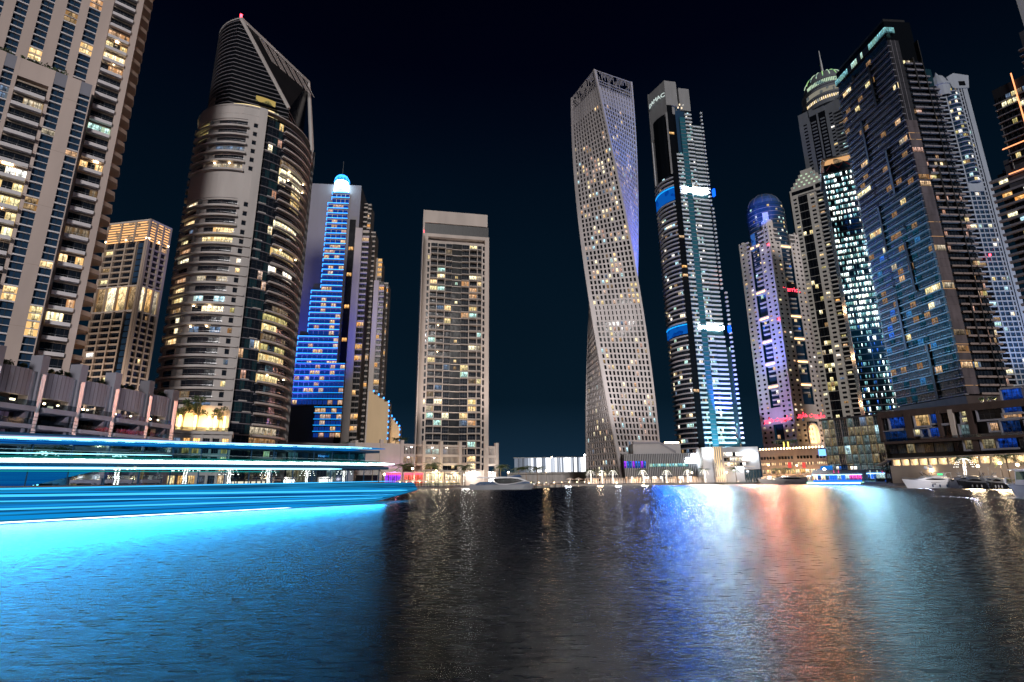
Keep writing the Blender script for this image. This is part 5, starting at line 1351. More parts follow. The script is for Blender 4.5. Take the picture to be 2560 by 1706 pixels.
def pavilion():
    S, L, zt = seg(1286, 1146, 430, 1476, 1143)
    T = Thing('pavilion', 'long low pavilion with a white lit curtain of vertical stripes', 'pavilion', (S.P[0], S.P[1], 1)); zb_ = S.z(1380, 1181)
    w = T.part('wall'); w.box(S, 0, L, zb_, zt, -20, -.6, blackband); w.box(S, -1, L+1, zt, zt+.35, -20, .2, steel); w.box(S, -6, L+30, 1, zb_-.2, -18, -1.4, concrete); w.box(S, -6, L+30, zb_-1.2, zb_, -20, .4, concrete)
    u = 0.0; strp = []
    while u < L-.3:
        wd = rng.choice((.35, .5, .7, 1.0, 2.6)) if u > 8 else .3; wd = min(wd, L-u)
        m_ = rng.choice((CURT[0], CURT[0], CURT[1], CURT[2])) if u > 8 else CURT[2]
        T.el('light_strip').box(S, u, u+wd, zb_+.1, zt-.1, -.5, -.1, m_); u += wd+rng.choice((.15, .25, .4, .6))
    for i in range(4): T.el('roof_lamp').tube([S(L-5+i*.9, zt+1, -3), S(L-4.6+i*1.1, zt+2.4, -3)], .25, whitelamp, 5)
    T.done()
CURT = [glow('curtain_white', (.92, .95, 1), 2.2), glow('curtain_grey', (.8, .87, 1), .9), glow('curtain_dim', (.7, .8, 1), .35)]
pavilion()

def podium_twist():
    x = lambda z: 1560+z/6.536; y = lambda z: 1080+z/6.536
    S, L, zt = seg(x(60), y(362), 330, x(1290), y(350))
    T = Thing('podium_building', 'dark ribbed podium with pale ribbed upper block and sloping stair, beside the twisted tower', 'podium', (S.P[0], S.P[1], 1)); w = T.part('wall')
    w.box(S, -2, L, 1, zt, -30, -.6, slate); n_ = 44
    for i in range(n_+1): u = -2+(L+2)*i/n_; T.part('rib').box(S, u-.1, u+.1, 3.5, zt+.2, -.6, .0, damac)
    z1 = S.z(x(600), y(195)); ua, ub, uc = S.u(x(280), y(270)), S.u(x(600), y(270)), S.u(x(945), y(270))
    w.box(S, ua-4, uc, zt, S.z(x(800), y(180)), -26, -3.2, twistpanel)
    for i in range(40): u = ua-4+(uc-ua+4)*i/39; T.part('rib').box(S, u-.12, u+.12, zt, S.z(x(800), y(182)), -3.2, -2.9, damac)
    st = T.part('stair'); za = S.z(x(600), y(190))
    st.add([S(ua-4, za, -2.4), S(ub, za, -2.4), S(uc-3, zt+.2, -2.4), S(uc-3, zt+1.6, -2.4), S(ub, za+1.2, -2.4), S(ua-4, za+1.2, -2.4)]+[S(ua-4, za, -3), S(ub, za, -3), S(uc-3, zt+.2, -3), S(uc-3, zt+1.6, -3), S(ub, za+1.2, -3), S(ua-4, za+1.2, -3)], [(0, 1, 4, 5), (1, 2, 3, 4), (5, 4, 10, 11), (4, 3, 9, 10)], slateband)
    for i in range(9):
        u = S.u(x(700+i*27), y(165)); T.el('roof_lamp').box(S, u-.25, u+.25, S.z(x(800), y(180)), S.z(x(800), y(180))+.8, -4, -3.5, warmlamp)
    zs0, zs1 = S.z(x(700), y(572)), S.z(x(700), y(520)); ua, ub = S.u(x(415), y(540)), S.u(x(1050), y(540))
    for i in range(14): window(T, S, ua+(ub-ua)*i/14+.1, ua+(ub-ua)*(i+1)/14-.1, zs0, zs1, .03, ICE[2] if i % 3 else COOLW[2])
    ua, ub = S.u(x(0), y(520)), S.u(x(365), y(520)); 
    for i in range(8): window(T, S, ua+(ub-ua)*i/8, ua+(ub-ua)*(i+1)/8-.3, zs0-.5, zs1+1.6, .03, BLUER[0] if i % 3 else PURPLE)
    # ground floor shop glazing
    for i in range(30): window(T, S, -2+(L+2)*i/30+.1, -2+(L+2)*(i+1)/30-.1, 1.2, 4.6, -.5, pick([glassd, glassd, WARM[4], WARM[2], SHOPW]), darkframe, 1)
    for xa, xb, ya, yb in ((1015, 1270, 430, 455), (1000, 1285, 465, 505), (1110, 1165, 360, 425)):
        T.el('light_sign').box(S, S.u(x(xa), y(480)), S.u(x(xb), y(480)), S.z(x(xa), y(yb)), S.z(x(xa), y(ya)), .1, .4, whiteband_led)
    T.done(); lamp_point('sign_lamp', S(S.u(x(1140), y(480)), 12, 4), (.8, .95, 1), 1000, 1)
    # grey stone podium of the tower with light bands
    Q, L2, z2 = seg(x(1300), y(255), 322, x(2190), y(240))
    B = Thing('podium_building', 'grey stone podium with a tall lit pylon and bright white signs, under the banded tower', 'podium', (Q.P[0], Q.P[1], 1)); w = B.part('wall')
    w.box(Q, -1, L2, 8, z2, -30, -.6, damac); w.box(Q, -1, Q.u(x(1950), y(500)), 1, 8, -30, -.3, damac); u0, u1 = Q.u(x(1590), y(500)), Q.u(x(1990), y(500))
    for k, yy in enumerate((375, 455, 530)):
        za, zc = Q.z(x(1700), y(yy+25)), Q.z(x(1700), y(yy-40)); w.box(Q, u0, u1+k*2, za-.8, za-.2, -1, 2.2, cream)
        for i in range(8): window(B, Q, u0+(u1-u0)*i/8+.1, u0+(u1-u0)*(i+1)/8-.1, za, zc, -.55, pick([SHOPW, WARM[3], COOLW[0], glassd]), darkframe, 1)
    ua, ub = Q.u(x(1465), y(500)), Q.u(x(1620), y(500))
    B.part('pylon').box(Q, ua, ub, 1, z2+.3, -1, 2.2, cream); 
    for i in range(4): B.el('pylon_light').box(Q, ua+.2+i*(ub-ua)*.22, ua+.5+i*(ub-ua)*.22, 1.5, z2, 2.2, 2.4, WARM[3])
    for xa, xb, ya, yb in ((1300, 1455, 300, 390), (1955, 2150, 345, 430)):
        B.el('light_sign').box(Q, Q.u(x(xa), y(360)), Q.u(x(xb), y(360)), Q.z(x(xa), y(yb)), Q.z(x(xa), y(ya)), .4, .8, whiteband_led)
    B.el('light_sign').box(Q, Q.u(x(1815), y(590)), Q.u(x(1945), y(590)), Q.z(x(1815), y(605)), Q.z(x(1815), y(572)), .4, .7, whiteband_led)
    for i in range(6): a = Q.u(x(1950), y(620)); window(B, Q, a+(L2-a)*i/6, a+(L2-a)*(i+1)/6-.2, 1.2, 7.6, -.5, pick([glasst, glasst, WARM[3], WARM[0]]), darkframe, 1)
    B.done()
    for v in (1540, 1370, 2050, 1750): lamp_point('podium_lamp', Q(Q.u(x(v), y(500)), 7, 5), (.95, .95, 1) if v != 1540 else (1, .8, .55), 700, .6)
    # low slatted rail along this quay, glowing
    return S
S6P = podium_twist()

def podium_hotel():
    x = lambda z: 1860+z/6.03; y = lambda z: 960+z/6.03
    S, L, zt = seg(x(225), y(1010), 352, x(1260), y(965))
    T = Thing('podium_building', 'pinkish stone hotel podium with small square windows and a row of roof lamps', 'podium', (S.P[0], S.P[1], 1)); w = T.part('wall')
    w.box(S, 0, L, 1, zt, -50, -.8, hotelwall2); w.box(S, -.3, L, zt-.6, zt+.3, -50, .2, hotelwall2)
    for i in range(22):
        u = L*(i+.5)/22; T.el('roof_lamp').box(S, u-.22, u+.22, zt+.3, zt+1.1, -.4, 0, warmlamp)
        if i % 6 != 5:
            window(T, S, u-.6, u+.6, zt-5.2, zt-3.6, -.77, glassk); 
            for q in (-.5, .35): window(T, S, u+q, u+q+.35, zt-8.6, zt-7.2, -.77, WARM[3] if rng.random() < .8 else glassk)
    n_ = 14
    for i in range(n_):
        a, b = L*i/n_+.3, L*(i+1)/n_-.3
        window(T, S, a, b, zt-13.2, zt-11, -.76, pick([WARM[0], WARM[3], WARM[3], AMB[1]]), darkframe, 1)
        window(T, S, a, b, 1.3, zt-14.5, -.76, pick([WARM[0], AMB[1], AMB[2], SHOPW]), darkframe, 1, 1)
    T.part('billboard').box(S, S.u(x(1130), y(1040)), S.u(x(1235), y(1040)), S.z(x(1180), y(1085)), S.z(x(1180), y(985)), .2, .5, glow('billboard_blue', (.15, .4, 1), 2.4))
    for v in (690, 905): T.el('banner').box(S, S.u(x(v-25), y(1220)), S.u(x(v+25), y(1220)), S.z(x(v), y(1270)), S.z(x(v), y(1185)), .3, .45, glow('banner_red%d' % v, (1, .12, .10), .9))
    T.done()
    for v in (330, 560, 800, 1060): lamp_point('hotel_lamp', S(S.u(x(v), y(1200)), 5, 5), (1, .62, .30), 2600, .5)
    for k, v in enumerate((480, 560, 640, 700)): palm('rooftop palm tree on the hotel podium terrace', S(S.u(x(v), y(950)), zt, -3-k), 6.5, False, 'palms on the hotel podium roof')
    for v in (590, 655): t_ = Thing('terrace_lamp', 'glowing yellow column lamp on the hotel podium roof', 'lamp', S(S.u(x(v), y(950)), zt, -1.5), 'yellow column lamps'); Q = Face(S(S.u(x(v), y(950)), 0, -1.5)[:2], 90); t_.part('base').box(Q, -.3, .3, zt, zt+.3, -.3, .3, darkframe); t_.part('lamp').box(Q, -.22, .22, zt+.3, zt+4.4, -.22, .22, glow('yellow_col%d' % v, (1, .75, .12), 3)); t_.done()
    return S
hotelwall2 = solid('pink_stone', (.25, .20, .20), .8, .1, .4)

def palm(label, p, h, lit=False, group=None, lean=None, nf=19, fl=None):
    T = Thing('palm_tree', label, 'palm tree', p, group); fl = fl or h*.47
    lx, ly = (rng.uniform(-.05, .05)*h, rng.uniform(-.05, .05)*h) if lean is None else lean
    tk = T.part('trunk'); pts = [(p[0]+lx*t_*t_, p[1]+ly*t_*t_, p[2]+h*.78*t_) for t_ in (0, .25, .5, .75, 1)]
    tk.tube(pts, [.26, .2, .17, .16, .2], barkm, 7)
    top = Vector(pts[-1]); cr_ = T.part('crown')
    for k in range(nf+7):
        a = 2*math.pi*k/nf+rng.uniform(-.2, .2); up = rng.uniform(.05, 1.15) if k < nf else rng.uniform(.7, 1.4); L_ = fl*rng.uniform(.8, 1.1); prev = None
        dirh = Vector((math.cos(a), math.sin(a), 0)); sidev = Vector((-math.sin(a), math.cos(a), 0)); ns = 7
        P = [top+dirh*(L_*s_*math.cos(up*(1-s_)))+Vector((0, 0, L_*(math.sin(up)*s_-.75*s_*s_))) for s_ in [i/ns for i in range(ns+1)]]
        for i in range(ns):
            c_, d_ = P[i], P[i+1]; wd = fl*.30*math.sin(math.pi*min(1, (i+.7)/ns)*.9+.15)
            for sg in (-1, 1):
                for q in (0, .5):
                    b_ = c_.lerp(d_, q); e_ = b_+sidev*sg*wd+(d_-c_)*.7-Vector((0, 0, wd*.45)); t2 = (d_-c_)*.22
                    cr_.add([tuple(b_), tuple(b_+t2), tuple(e_)], [(0, 1, 2)], leafm)
        cr_.tube([tuple(v) for v in P], .025, leafm, 3, caps=False)
    if lit:
        sl = T.part('string_lights'); n_ = 22
        for i in range(n_):
            t_ = i/(n_-1); c_ = Vector((p[0]+lx*t_*t_, p[1]+ly*t_*t_, p[2]+h*.76*t_)); a = i*2.4
            for q in range(3):
                aa = a+q*2.1; x_ = c_+Vector((math.cos(aa), math.sin(aa), 0))*.30; sl.box(Face((x_.x, x_.y), 0), -.09, .09, x_.z, x_.z+.16, -.07, .07, fairy)
        for k in range(8):
            a = 2*math.pi*k/8
            for i in range(9):
                s_ = i/8; q = top+Vector((math.cos(a), math.sin(a), 0))*(fl*.62*s_)+Vector((0, 0, fl*(.45*s_-.95*s_*s_))); sl.box(Face((q.x, q.y), 0), -.07, .07, q.z, q.z+.14, -.07, .07, fairy)
    return T.done()
fairy = glow('fairy_lights', (1, .93, .82), 5)
S8P = podium_hotel()

def lamp_post(p, h, label, group, col=(1, .72, .42), watt=900, mat=None):
    T = Thing('street_lamp', label, 'street lamp', p, group); Q = Face(p[:2], 90)
    T.part('pole').tube([p, (p[0], p[1], p[2]+h)], [.09, .06], darkframe, 6); T.part('base').lathe(p, [(.22, 0), (.22, .25), (.1, .4)], darkframe, 8)
    T.part('lamp_head').lathe((p[0], p[1], p[2]+h), [(.05, -.05), (.38, .05), (.42, .4), (.2, .62), (.02, .7)], mat or warmlamp, 10)
    if watt: lamp_point('street_lamp_light', (p[0], p[1], p[2]+h-.5), col, watt, .4)
    return T.done()

def atrium():
    S, L, zt = seg(2064, 1052, 300, 2186, 1040)
    T = Thing('glass_atrium', 'lit glass atrium building with scaffold like frame, under the glittering tower', 'building', (S.P[0], S.P[1], 1)); w = T.part('wall')
    w.box(S, -2, L+4, 1, zt, -20, -5, slate); n_ = 9; fh = (zt-1)/7
    for i in range(n_+1): u = -2+(L+4)*i/n_; w.box(S, u-.12, u+.12, 1, zt, -.4, .1, steel)
    for f in range(7):
        w.box(S, -2, L+2, 1+f*fh, 1+f*fh+.3, -4.8, .05, lilacdark)
        for i in range(n_):
            a, b = -2+(L+4)*i/n_, -2+(L+4)*(i+1)/n_; window(T, S, a+.15, b-.15, 1.3+f*fh, 1+f*fh+fh, -.35, pick([glassm, glasst, COOLD, COOLD, YELD, YELD, COOLW[1] if rng.random() < .4 else COOLD]), steel, 2, 1)
    w.box(S, -3, L+4, zt, zt+.8, -20, .5, slate); T.done()
atrium()

def podium_right():
    x = lambda z: 2080+z/4.902; y = lambda z: 960+z/4.902
    S, L, zt = seg(x(600), y(395), 258, x(1640), y(300))
    T = Thing('podium_building', 'dark brown podium building with big framed blue windows, under the big dark tower', 'podium', (S.P[0], S.P[1], 1)); w = T.part('wall')
    LL_ = S.u(2620, 1050); w.box(S, 0, LL_, 1, zt, -30, -3, blackband); w.box(S, -1, LL_, zt-1, zt+1.5, -30, .3, corten)
    z3 = S.z(x(1100), y(510)); z2_ = S.z(x(1100), y(690)); z1_ = S.z(x(1100), y(840))
    us = [S.u(x(v), y(600)) for v in (600, 690, 920, 965, 1180, 1300, 1340, 1480, 1560, 1690, 1760, 2020, 2070, 2290)]
    fr = T.part('frame')
    def cell(xa, xb, ya, yb, mat, rim=lilac, nv=3, nh=1):
        a, b = S.u(x(xa), y((ya+yb)/2)), S.u(x(xb), y((ya+yb)/2)); za, zc = S.z(x((xa+xb)/2), y(yb)), S.z(x((xa+xb)/2), y(ya))
        window(T, S, a, b, za, zc, -1.2, mat, darkframe, nv, nh)
        if rim: fr.box(S, a-.45, b+.45, za-.7, za-.1, -2, .2, rim); fr.box(S, a-.4, a-.05, za-.1, zc, -2, .12, rim)
        fr.box(S, a-.45, b+.45, zc+.05, zc+.4, -2, .1, rim or corten)
    BW = BLUEROOM
    for c_ in ((700, 900, 410, 545, BW), (640, 930, 580, 700, BW2), (1205, 1285, 370, 480, BW), (1010, 1190, 380, 510, GOLDD), (1095, 1175, 555, 650, BW2), (1005, 1085, 560, 620, YEL[0]), (1195, 1300, 540, 650, BW), (1310, 1460, 340, 480, glassk), (1340, 1490, 510, 660, glassd), (1580, 1650, 325, 390, YEL[0]), (1585, 1665, 410, 465, YEL[0]), (1570, 1690, 500, 650, COOLD), (1620, 1730, 690, 800, YELD), (2075, 2320, 60, 210, BW), (2095, 2310, 260, 350, BW), (2095, 2310, 362, 410, WARM[2]), (2075, 2300, 450, 610, BW2), (2025, 2255, 660, 780, BW), (1930, 2020, 480, 570, WARM[2]), (1830, 1980, 670, 790, YELD), (1780, 2060, 300, 430, glassk), (2380, 2560, 450, 610, BW), (2380, 2560, 660, 780, BW2)):
        cell(*c_)
    for xa, xb, yt, yb in ((905, 990, 370, 690), (1300, 1345, 330, 660), (1690, 1760, 300, 830), (580, 625, 410, 720)):
        fr.box(S, S.u(x(xa), y((yt+yb)/2)), S.u(x(xb), y((yt+yb)/2)), S.z(x(xa), y(yb)), S.z(x(xa), y(yt)), -2.5, .6, corten)
    a, b = S.u(x(1450), y(500)), S.u(x(1570), y(500)); fr.box(S, a, a+(b-a)*.5, S.z(x(1500), y(660)), S.z(x(1500), y(310)), -2, .4, cream)
    w.box(S, 0, LL_, z2_-.9, z2_, -4, 1.6, corten); w.box(S, 0, LL_, 1, 2, -4, 2, corten)
    for i in range(16): a, b = LL_*i/16+.2, LL_*(i+1)/16-.2; window(T, S, a, b, z1_, z2_-1.2, -1.8, pick([BW2, glassd, glassb, YELD, glassm]), darkframe, 3)
    T.el('terrace_rail').box(S, 0, LL_, z2_, z2_+1, 1.4, 1.46, rail)
    w.box(S, S.u(x(2050), y(150)), LL_, zt, S.z(x(2200), y(20)), -25, -2.4, lilacdark)
    T.done()
    # terrace wall lit yellow by the tower foot
    for v in (1880, 2000, 1700): lamp_point('terrace_light', S(S.u(x(v), y(230)), zt+2.2, -1.5), (1, .80, .42), 700, .3)
    for k, v in enumerate((1830, 1920, 1990)): 
        p = S(S.u(x(v), y(240)), zt+1.5, -1.0); t_ = Thing('potted_shrub', 'lit green shrub in a pot on the podium roof edge', 'shrub', p, 'lit shrubs on the podium roof'); leafblob(t_.part('foliage'), (p[0], p[1], p[2]+1.3), .9, 90); t_.part('pot').lathe(p, [(.35, 0), (.5, .6), (.42, .62)], lilacdark, 10); t_.done()
    # restaurant strip on the quay
    Q, L2, z2 = seg(x(690), y(915), 250, x(2300), y(850))
    B = Thing('restaurant', 'low glowing yellow restaurant pavilion with flat roof on the right quay', 'restaurant', (Q.P[0], Q.P[1], 1)); w = B.part('wall'); zf = Q.z(x(1500), y(985)); L3 = Q.u(2640, 1150)
    w.box(Q, 1, L3, 1, zf, -8, 1.2, cream); w.box(Q, 2, L3, zf, z2-.6, -9, -3.6, cream); B.part('roof').box(Q, 0, L3, z2-.6, z2, -9, 1.8, cream)
    w.add([Q(0, z2-.6, 1.6), Q(.6, z2-.6, 1.6), Q(-4.4, zf, 1.6), Q(-5, zf, 1.6), Q(0, z2-.6, -1), Q(.6, z2-.6, -1), Q(-4.4, zf, -1), Q(-5, zf, -1)], [(0, 1, 2, 3), (7, 6, 5, 4), (0, 3, 7, 4), (1, 5, 6, 2)], cream)
    n_ = 15
    for i in range(n_):
        a, b = 2+(L3-2)*i/n_, 2+(L3-2)*(i+1)/n_; w.box(Q, a-.3, a+.3, zf, z2-.6, -3.6, .9, cream)
        window(B, Q, a+1.2, b-.8, zf+.2, z2-1.5, -3.5, pick([WARM[4], YEL[2], glassd, YELD]), darkframe, 3, 1)
        B.el('strip_light').box(Q, a+.35, b-.35, z2-.8, z2-.66, -3.3, -3.0, stripl)
        lamp_point('restaurant_lamp', Q((a+b)/2, z2-1.5, -1.6), (1, .80, .42), 330, .4)
    B.done(); return S, Q
BLUEROOM = room('blue_mirror', (.02, .12, .8), .50, .02, scale=1.0); BW2 = room('blue_mirror_dim', (.02, .09, .40), .30, .04, scale=1.0); GOLDD = room('gold_dim', (1, .66, .30), .9, .08, scale=.6)
stripl = glow('strip_lamp', (1, .82, .45), 7)
SR, QR = podium_right()

# ================================================================== promenade: low buildings behind the boat, palms, lamps
def podium_glass():
    S, L, zt = seg(560, 1104, 228, 884, 1112)
    T = Thing('podium_building', 'dark glass podium building with a small blue hospital sign, seen through the long blue boat', 'podium', (S.P[0], S.P[1], 1)); w = T.part('wall')
    w.box(S, 0, L, 1, zt, -22, -.8, slate); w.box(S, -.2, L+.2, zt-.7, zt+.3, -22, .2, lilacdark); w.box(S, L-2.2, L+.6, 1, zt+.6, -6, .5, lilac)
    for r_ in range(2):
        z0 = 1.2+r_*(zt-2)/2; z1 = z0+(zt-2)/2-.5
        for i in range(12):
            a, b = (L-2.4)*i/12+.12, (L-2.4)*(i+1)/12-.12; window(T, S, a, b, z0, z1, -.5, pick([glassb, glassd, glassd, WARM[4], YELD, COOLD]) if r_ == 0 else pick([glassb, glassd, glassd, COOLD]), darkframe, 2, 1)
    u = S.u(826, 1135); z = S.z(826, 1135)
    sign('sign', 'Emirates', S, u-.5, z+.2, .1, 1.25, glow('sign_blue', (.25, .5, 1), 1.6), T.o, T.base, align='RIGHT'); sign('sign', 'Hospital', S, u-.5, z-1.3, .1, 1.25, MATS['sign_blue'], T.o, T.base, align='RIGHT')
    T.done()
    labs = ['shop front with cool white light, fourth palm along the left promenade', 'shop front with violet and pink lights on the left promenade', 'shop front with warm white light, right end of the dark glass podium', 'dim warm cafe front on the left promenade near the round tower']
    Q = S.off(1.4)
    for (xa, xb, mat, col, wt, lab) in ((797, 832, SHOPW, (1, 1, 1), 900, labs[2]), (480, 535, PURPLE, (.7, .3, 1), 900, labs[1]), (600, 650, WARM[0], (1, .8, .5), 700, labs[3]), (690, 740, SHOPW, (1, .95, .9), 700, labs[0])):
        shopfront(Q, Q.u(xa, 1190), Q.u(xb, 1190), 1, 5.2, mat, lab, None, None, col, wt)
podium_glass()
for k, (px, d, h) in enumerate(((88, 112, 9), (290, 122, 9), (460, 138, 9), (572, 158, 8), (670, 176, 8), (765, 188, 8), (858, 202, 9))):
    palm('palm tree wrapped in white string lights on the left promenade, behind the blue boat', ground(px, d), h, True, 'string lit palms behind the blue boat')
for px, d, h in ((930, 226, 10), (1005, 232, 10.5), (1078, 236, 11), (1162, 240, 10)):
    palm('dark feathery palm tree in front of the shops under the car park', ground(px, d), h, False, 'palms in front of the car park shops')
for px, d, h in ((1252, 262, 10.5), (1296, 268, 9.5), (1316, 270, 10), (1344, 272, 9.5)):
    palm('dark bushy palm tree between the car park and the white striped pavilion', ground(px, d), h, False, 'palms before the striped pavilion', nf=18)
for px, d in ((1478, 304), (1506, 305), (1532, 306), (1609, 312), (1666, 318), (1719, 320), (1763, 322)):
    palm('palm tree with white lit trunk on the central promenade by the twisted tower', ground(px, d), 8.5, True, 'string lit palms on the central promenade', nf=12)
palm('dark slim palm tree left of the two moored yachts', ground(1841, 318), 9, False)
for px, d in ((1944, 338), (1972, 338), (2078, 322)):
    palm('dark palm tree among the warm lights before the hotel podium', ground(px, d), 8.5, False, 'palms before the hotel podium')
palm('palm tree with arching white string lights among the moored dark boats', ground(2414, 226), 9.5, True)
palm('dark round headed palm tree by the bright lamp at the right end', ground(2524, 209), 9.5, False)
palm('dark low palm tree at the left end of the glowing restaurant', ground(2215, 258), 7, False)
for px, d in ((862, 240), (880, 244)): palm('dark palm tree on the terrace at the foot of the blue lit hotel', ground(px, d+22, 14), 8, False, 'palms at the foot of the blue lit hotel')
for px, d in ((985, 268), (1003, 270)): palm('dark palm tree on the roof left of the slab tower', ground(px, d, 17.5), 7, False, 'palms on the car park roof')

for k, (px, py, d, col) in enumerate(((1271, 1181, 258, 0), (1366, 1178, 272, 0), (1500, 1187, 303, 0), (1606, 1182, 312, 0), (1731, 1182, 318, 0), (1818, 1181, 318, 0), (2044, 1177, 322, 0), (2507, 1158, 211, 0), (1381, 1143, 330, 0), (1030, 1172, 228, 0), (1090, 1178, 236, 0), (960, 1186, 218, 0), (1925, 1163, 338, 0), (1996, 1164, 338, 0))):
    p = ground(px, d); h = max(3.5, at(px, py, d)[2]-1.0-.3)
    lab = {8: 'tall orange street lamp rising above the white striped pavilion', 7: 'bright street lamp at the right end, by the round headed palm', 6: 'bright street lamp just left of the blue party boat', 12: 'orange street lamp before the hotel podium, left of two', 13: 'orange street lamp before the hotel podium, right of two'}.get(k)
    if lab is None: lab = 'slim promenade street lamp with a warm glowing head, on the quay left of the yachts' if k < 6 else 'promenade street lamp with a warm glowing head before the car park shops'
    lamp_post(p, h, lab, 'promenade street lamps' if k not in (6, 7, 8) else None, (1, .66, .34), 2600 if k in (0, 1, 2, 3, 4, 5, 7, 8) else 1500)
for k, (px, d) in enumerate(((1472, 299), (1541, 304), (1609, 310.5), (1667, 315), (1700, 316.5), (1845, 326))):
    p = ground(px, d, 1.12); T = Thing('quay_light', 'small warm light on the edge of the central quay', 'lamp', p, 'small lights along the quay edge'); Q = Face(p[:2], 90)
    T.part('housing').box(Q, -.3, .3, 1.12, 1.3, -.3, .3, darkframe); T.part('lamp').box(Q, -.25, .25, 1.3, 1.8, -.25, .25, warmlamp); T.done()

def railing(px0, d0, px1, d1, label, lit):
    a, b = ground(px0, d0), ground(px1, d1); S = Face(a[:2], math.degrees(math.atan2(b[0]-a[0], b[1]-a[1]))); L = math.hypot(b[0]-a[0], b[1]-a[1])
    T = Thing('railing', label, 'railing', a); n_ = int(L/1.6)
    p_ = T.part('posts'); 
    for i in range(n_+1): u = L*i/n_; p_.box(S, u-.06, u+.06, 1.12, 2.25, -.06, .06, steel)
    T.part('top_rail').box(S, 0, L, 2.25, 2.34, -.07, .07, steel); T.part('mid_rail').box(S, 0, L, 1.65, 1.70, -.05, .05, steel)
    T.done()
railing(1478, 299, 1870, 327, 'pale metal railing along the central promenade quay', True); railing(940, 213, 1150, 246, 'metal railing along the quay before the car park shops', False); railing(1340, 268, 1470, 297, 'metal railing along the quay before the striped pavilion', False)
# low lit wall behind the central railing
def lowwall():
    a, b = ground(1462, 308), ground(1850, 334); S = Face(a[:2], math.degrees(math.atan2(b[0]-a[0], b[1]-a[1]))); L = math.hypot(b[0]-a[0], b[1]-a[1])
    T = Thing('garden_wall', 'low cream garden wall with slots, washed in warm light on the central promenade', 'wall', a); w = T.part('wall'); n_ = 60
    for i in range(n_):
        u = L*i/n_; w.box(S, u, u+L/n_*(.72 if i % 5 else .35), 1, 3.4+(.3 if i % 7 == 0 else 0), -.3, 0, cream)
    w.box(S, 0, L, 3.75, 3.95, -.35, .05, cream); T.done()
    for i in range(8): lamp_point('promenade_light', S(L*(i+.5)/8, 2.2, 2.0), (1, .74, .46), 420, .3)
lowwall()
# small kiosks and parasols before the pavilion
for k, (px, d, mat, lab) in enumerate(((1425, 284, canvas, 'cream parasol of a quay kiosk left of the twisted tower'), (1446, 286, canvas, 'cream parasol nearest to the foot of the twisted tower'))):
    p = ground(px, d); T = Thing('parasol', lab, 'parasol', p); T.part('pole').tube([p, (p[0], p[1], 3.8)], .06, steel, 6); T.part('canopy').lathe((p[0], p[1], 3.3), [(2.4, 0), (2.3, .12), (.1, 1.0)], mat, 8); T.part('base').lathe(p, [(.4, 0), (.4, .15), (.1, .2)], concrete, 8); T.done()
    lamp_point('kiosk_lamp', (p[0], p[1]-1, 3.0), (1, .75, .5), 250, .3)

# cafe parasols, planters and hedges that fill the quays
def parasol(px, d, lab, grp, mat, lampw=0):
    p = ground(px, d); T = Thing('parasol', lab, 'parasol', p, grp); T.part('pole').tube([p, (p[0], p[1], 3.7)], .05, steel, 6); T.part('canopy').lathe((p[0], p[1], 3.1), [(1.9, 0), (1.85, .1), (1.0, .45), (.05, .85)], mat, 8); T.part('base').lathe(p, [(.4, 0), (.4, .12), (.1, .2)], concrete, 8)
    T.part('lamp').box(Face(p[:2], 90), -.15, .15, 3.0, 3.2, -.15, .15, warmlamp); T.done()
    if lampw: lamp_point('parasol_lamp', (p[0], p[1]-.6, 2.7), (1, .74, .42), lampw, .2)
for k in range(9): px = 1000+k*17+rng.uniform(-3, 3); parasol(px, 222+k*2.4, 'pale cafe parasol with a warm lamp on the quay before the car park shops', 'cafe parasols before the car park shops', canvas, 120 if k % 2 else 0)
for k in range(6): parasol(1915+k*22+rng.uniform(-4, 4), 336-k, 'pale cafe parasol among the orange lights before the hotel podium', 'cafe parasols before the hotel podium', canvas, 160 if k % 2 else 0)
def hedge(px0, d0, px1, d1, label, h=1.1, z=1.0):
    a, b = ground(px0, d0, z), ground(px1, d1, z); S = Face(a[:2], math.degrees(math.atan2(b[0]-a[0], b[1]-a[1]))); L = math.hypot(b[0]-a[0], b[1]-a[1]); T = Thing('hedge', label, 'hedge', a)
    T.part('planter').box(S, 0, L, z, z+.5, -.5, .5, lilacdark); f = T.part('foliage')
    for i in range(int(L/.9)): leafblob(f, S(i*.9+.4, z+.5+h*.5, rng.uniform(-.15, .15)), h*.6, 26, shrubm, .8, .2)
    T.done()
hedge(925, 214, 1150, 246, 'long low hedge in a stone planter before the car park shops'); hedge(1250, 258, 1340, 266, 'dark hedge under the palms before the striped pavilion', 1.6); hedge(2262, 247, 2560, 201, 'dark hedge on the quay below the glowing restaurant', 1.3); hedge(2090, 318, 2215, 268, 'dark hedge before the glass atrium', 1.6)
for k in range(10):
    px = 1290+k*19; p = ground(px, 285-0*k+k*1.2); T = Thing('bollard_light', 'small glowing bollard before the striped pavilion', 'lamp', p, 'bollard lights before the striped pavilion'); T.part('post').lathe(p, [(.12, 0), (.12, .9)], darkframe, 8); T.part('lamp').lathe((p[0], p[1], 1.9), [(.14, 0), (.14, .25), (.02, .3)], warmlamp, 8); T.done()

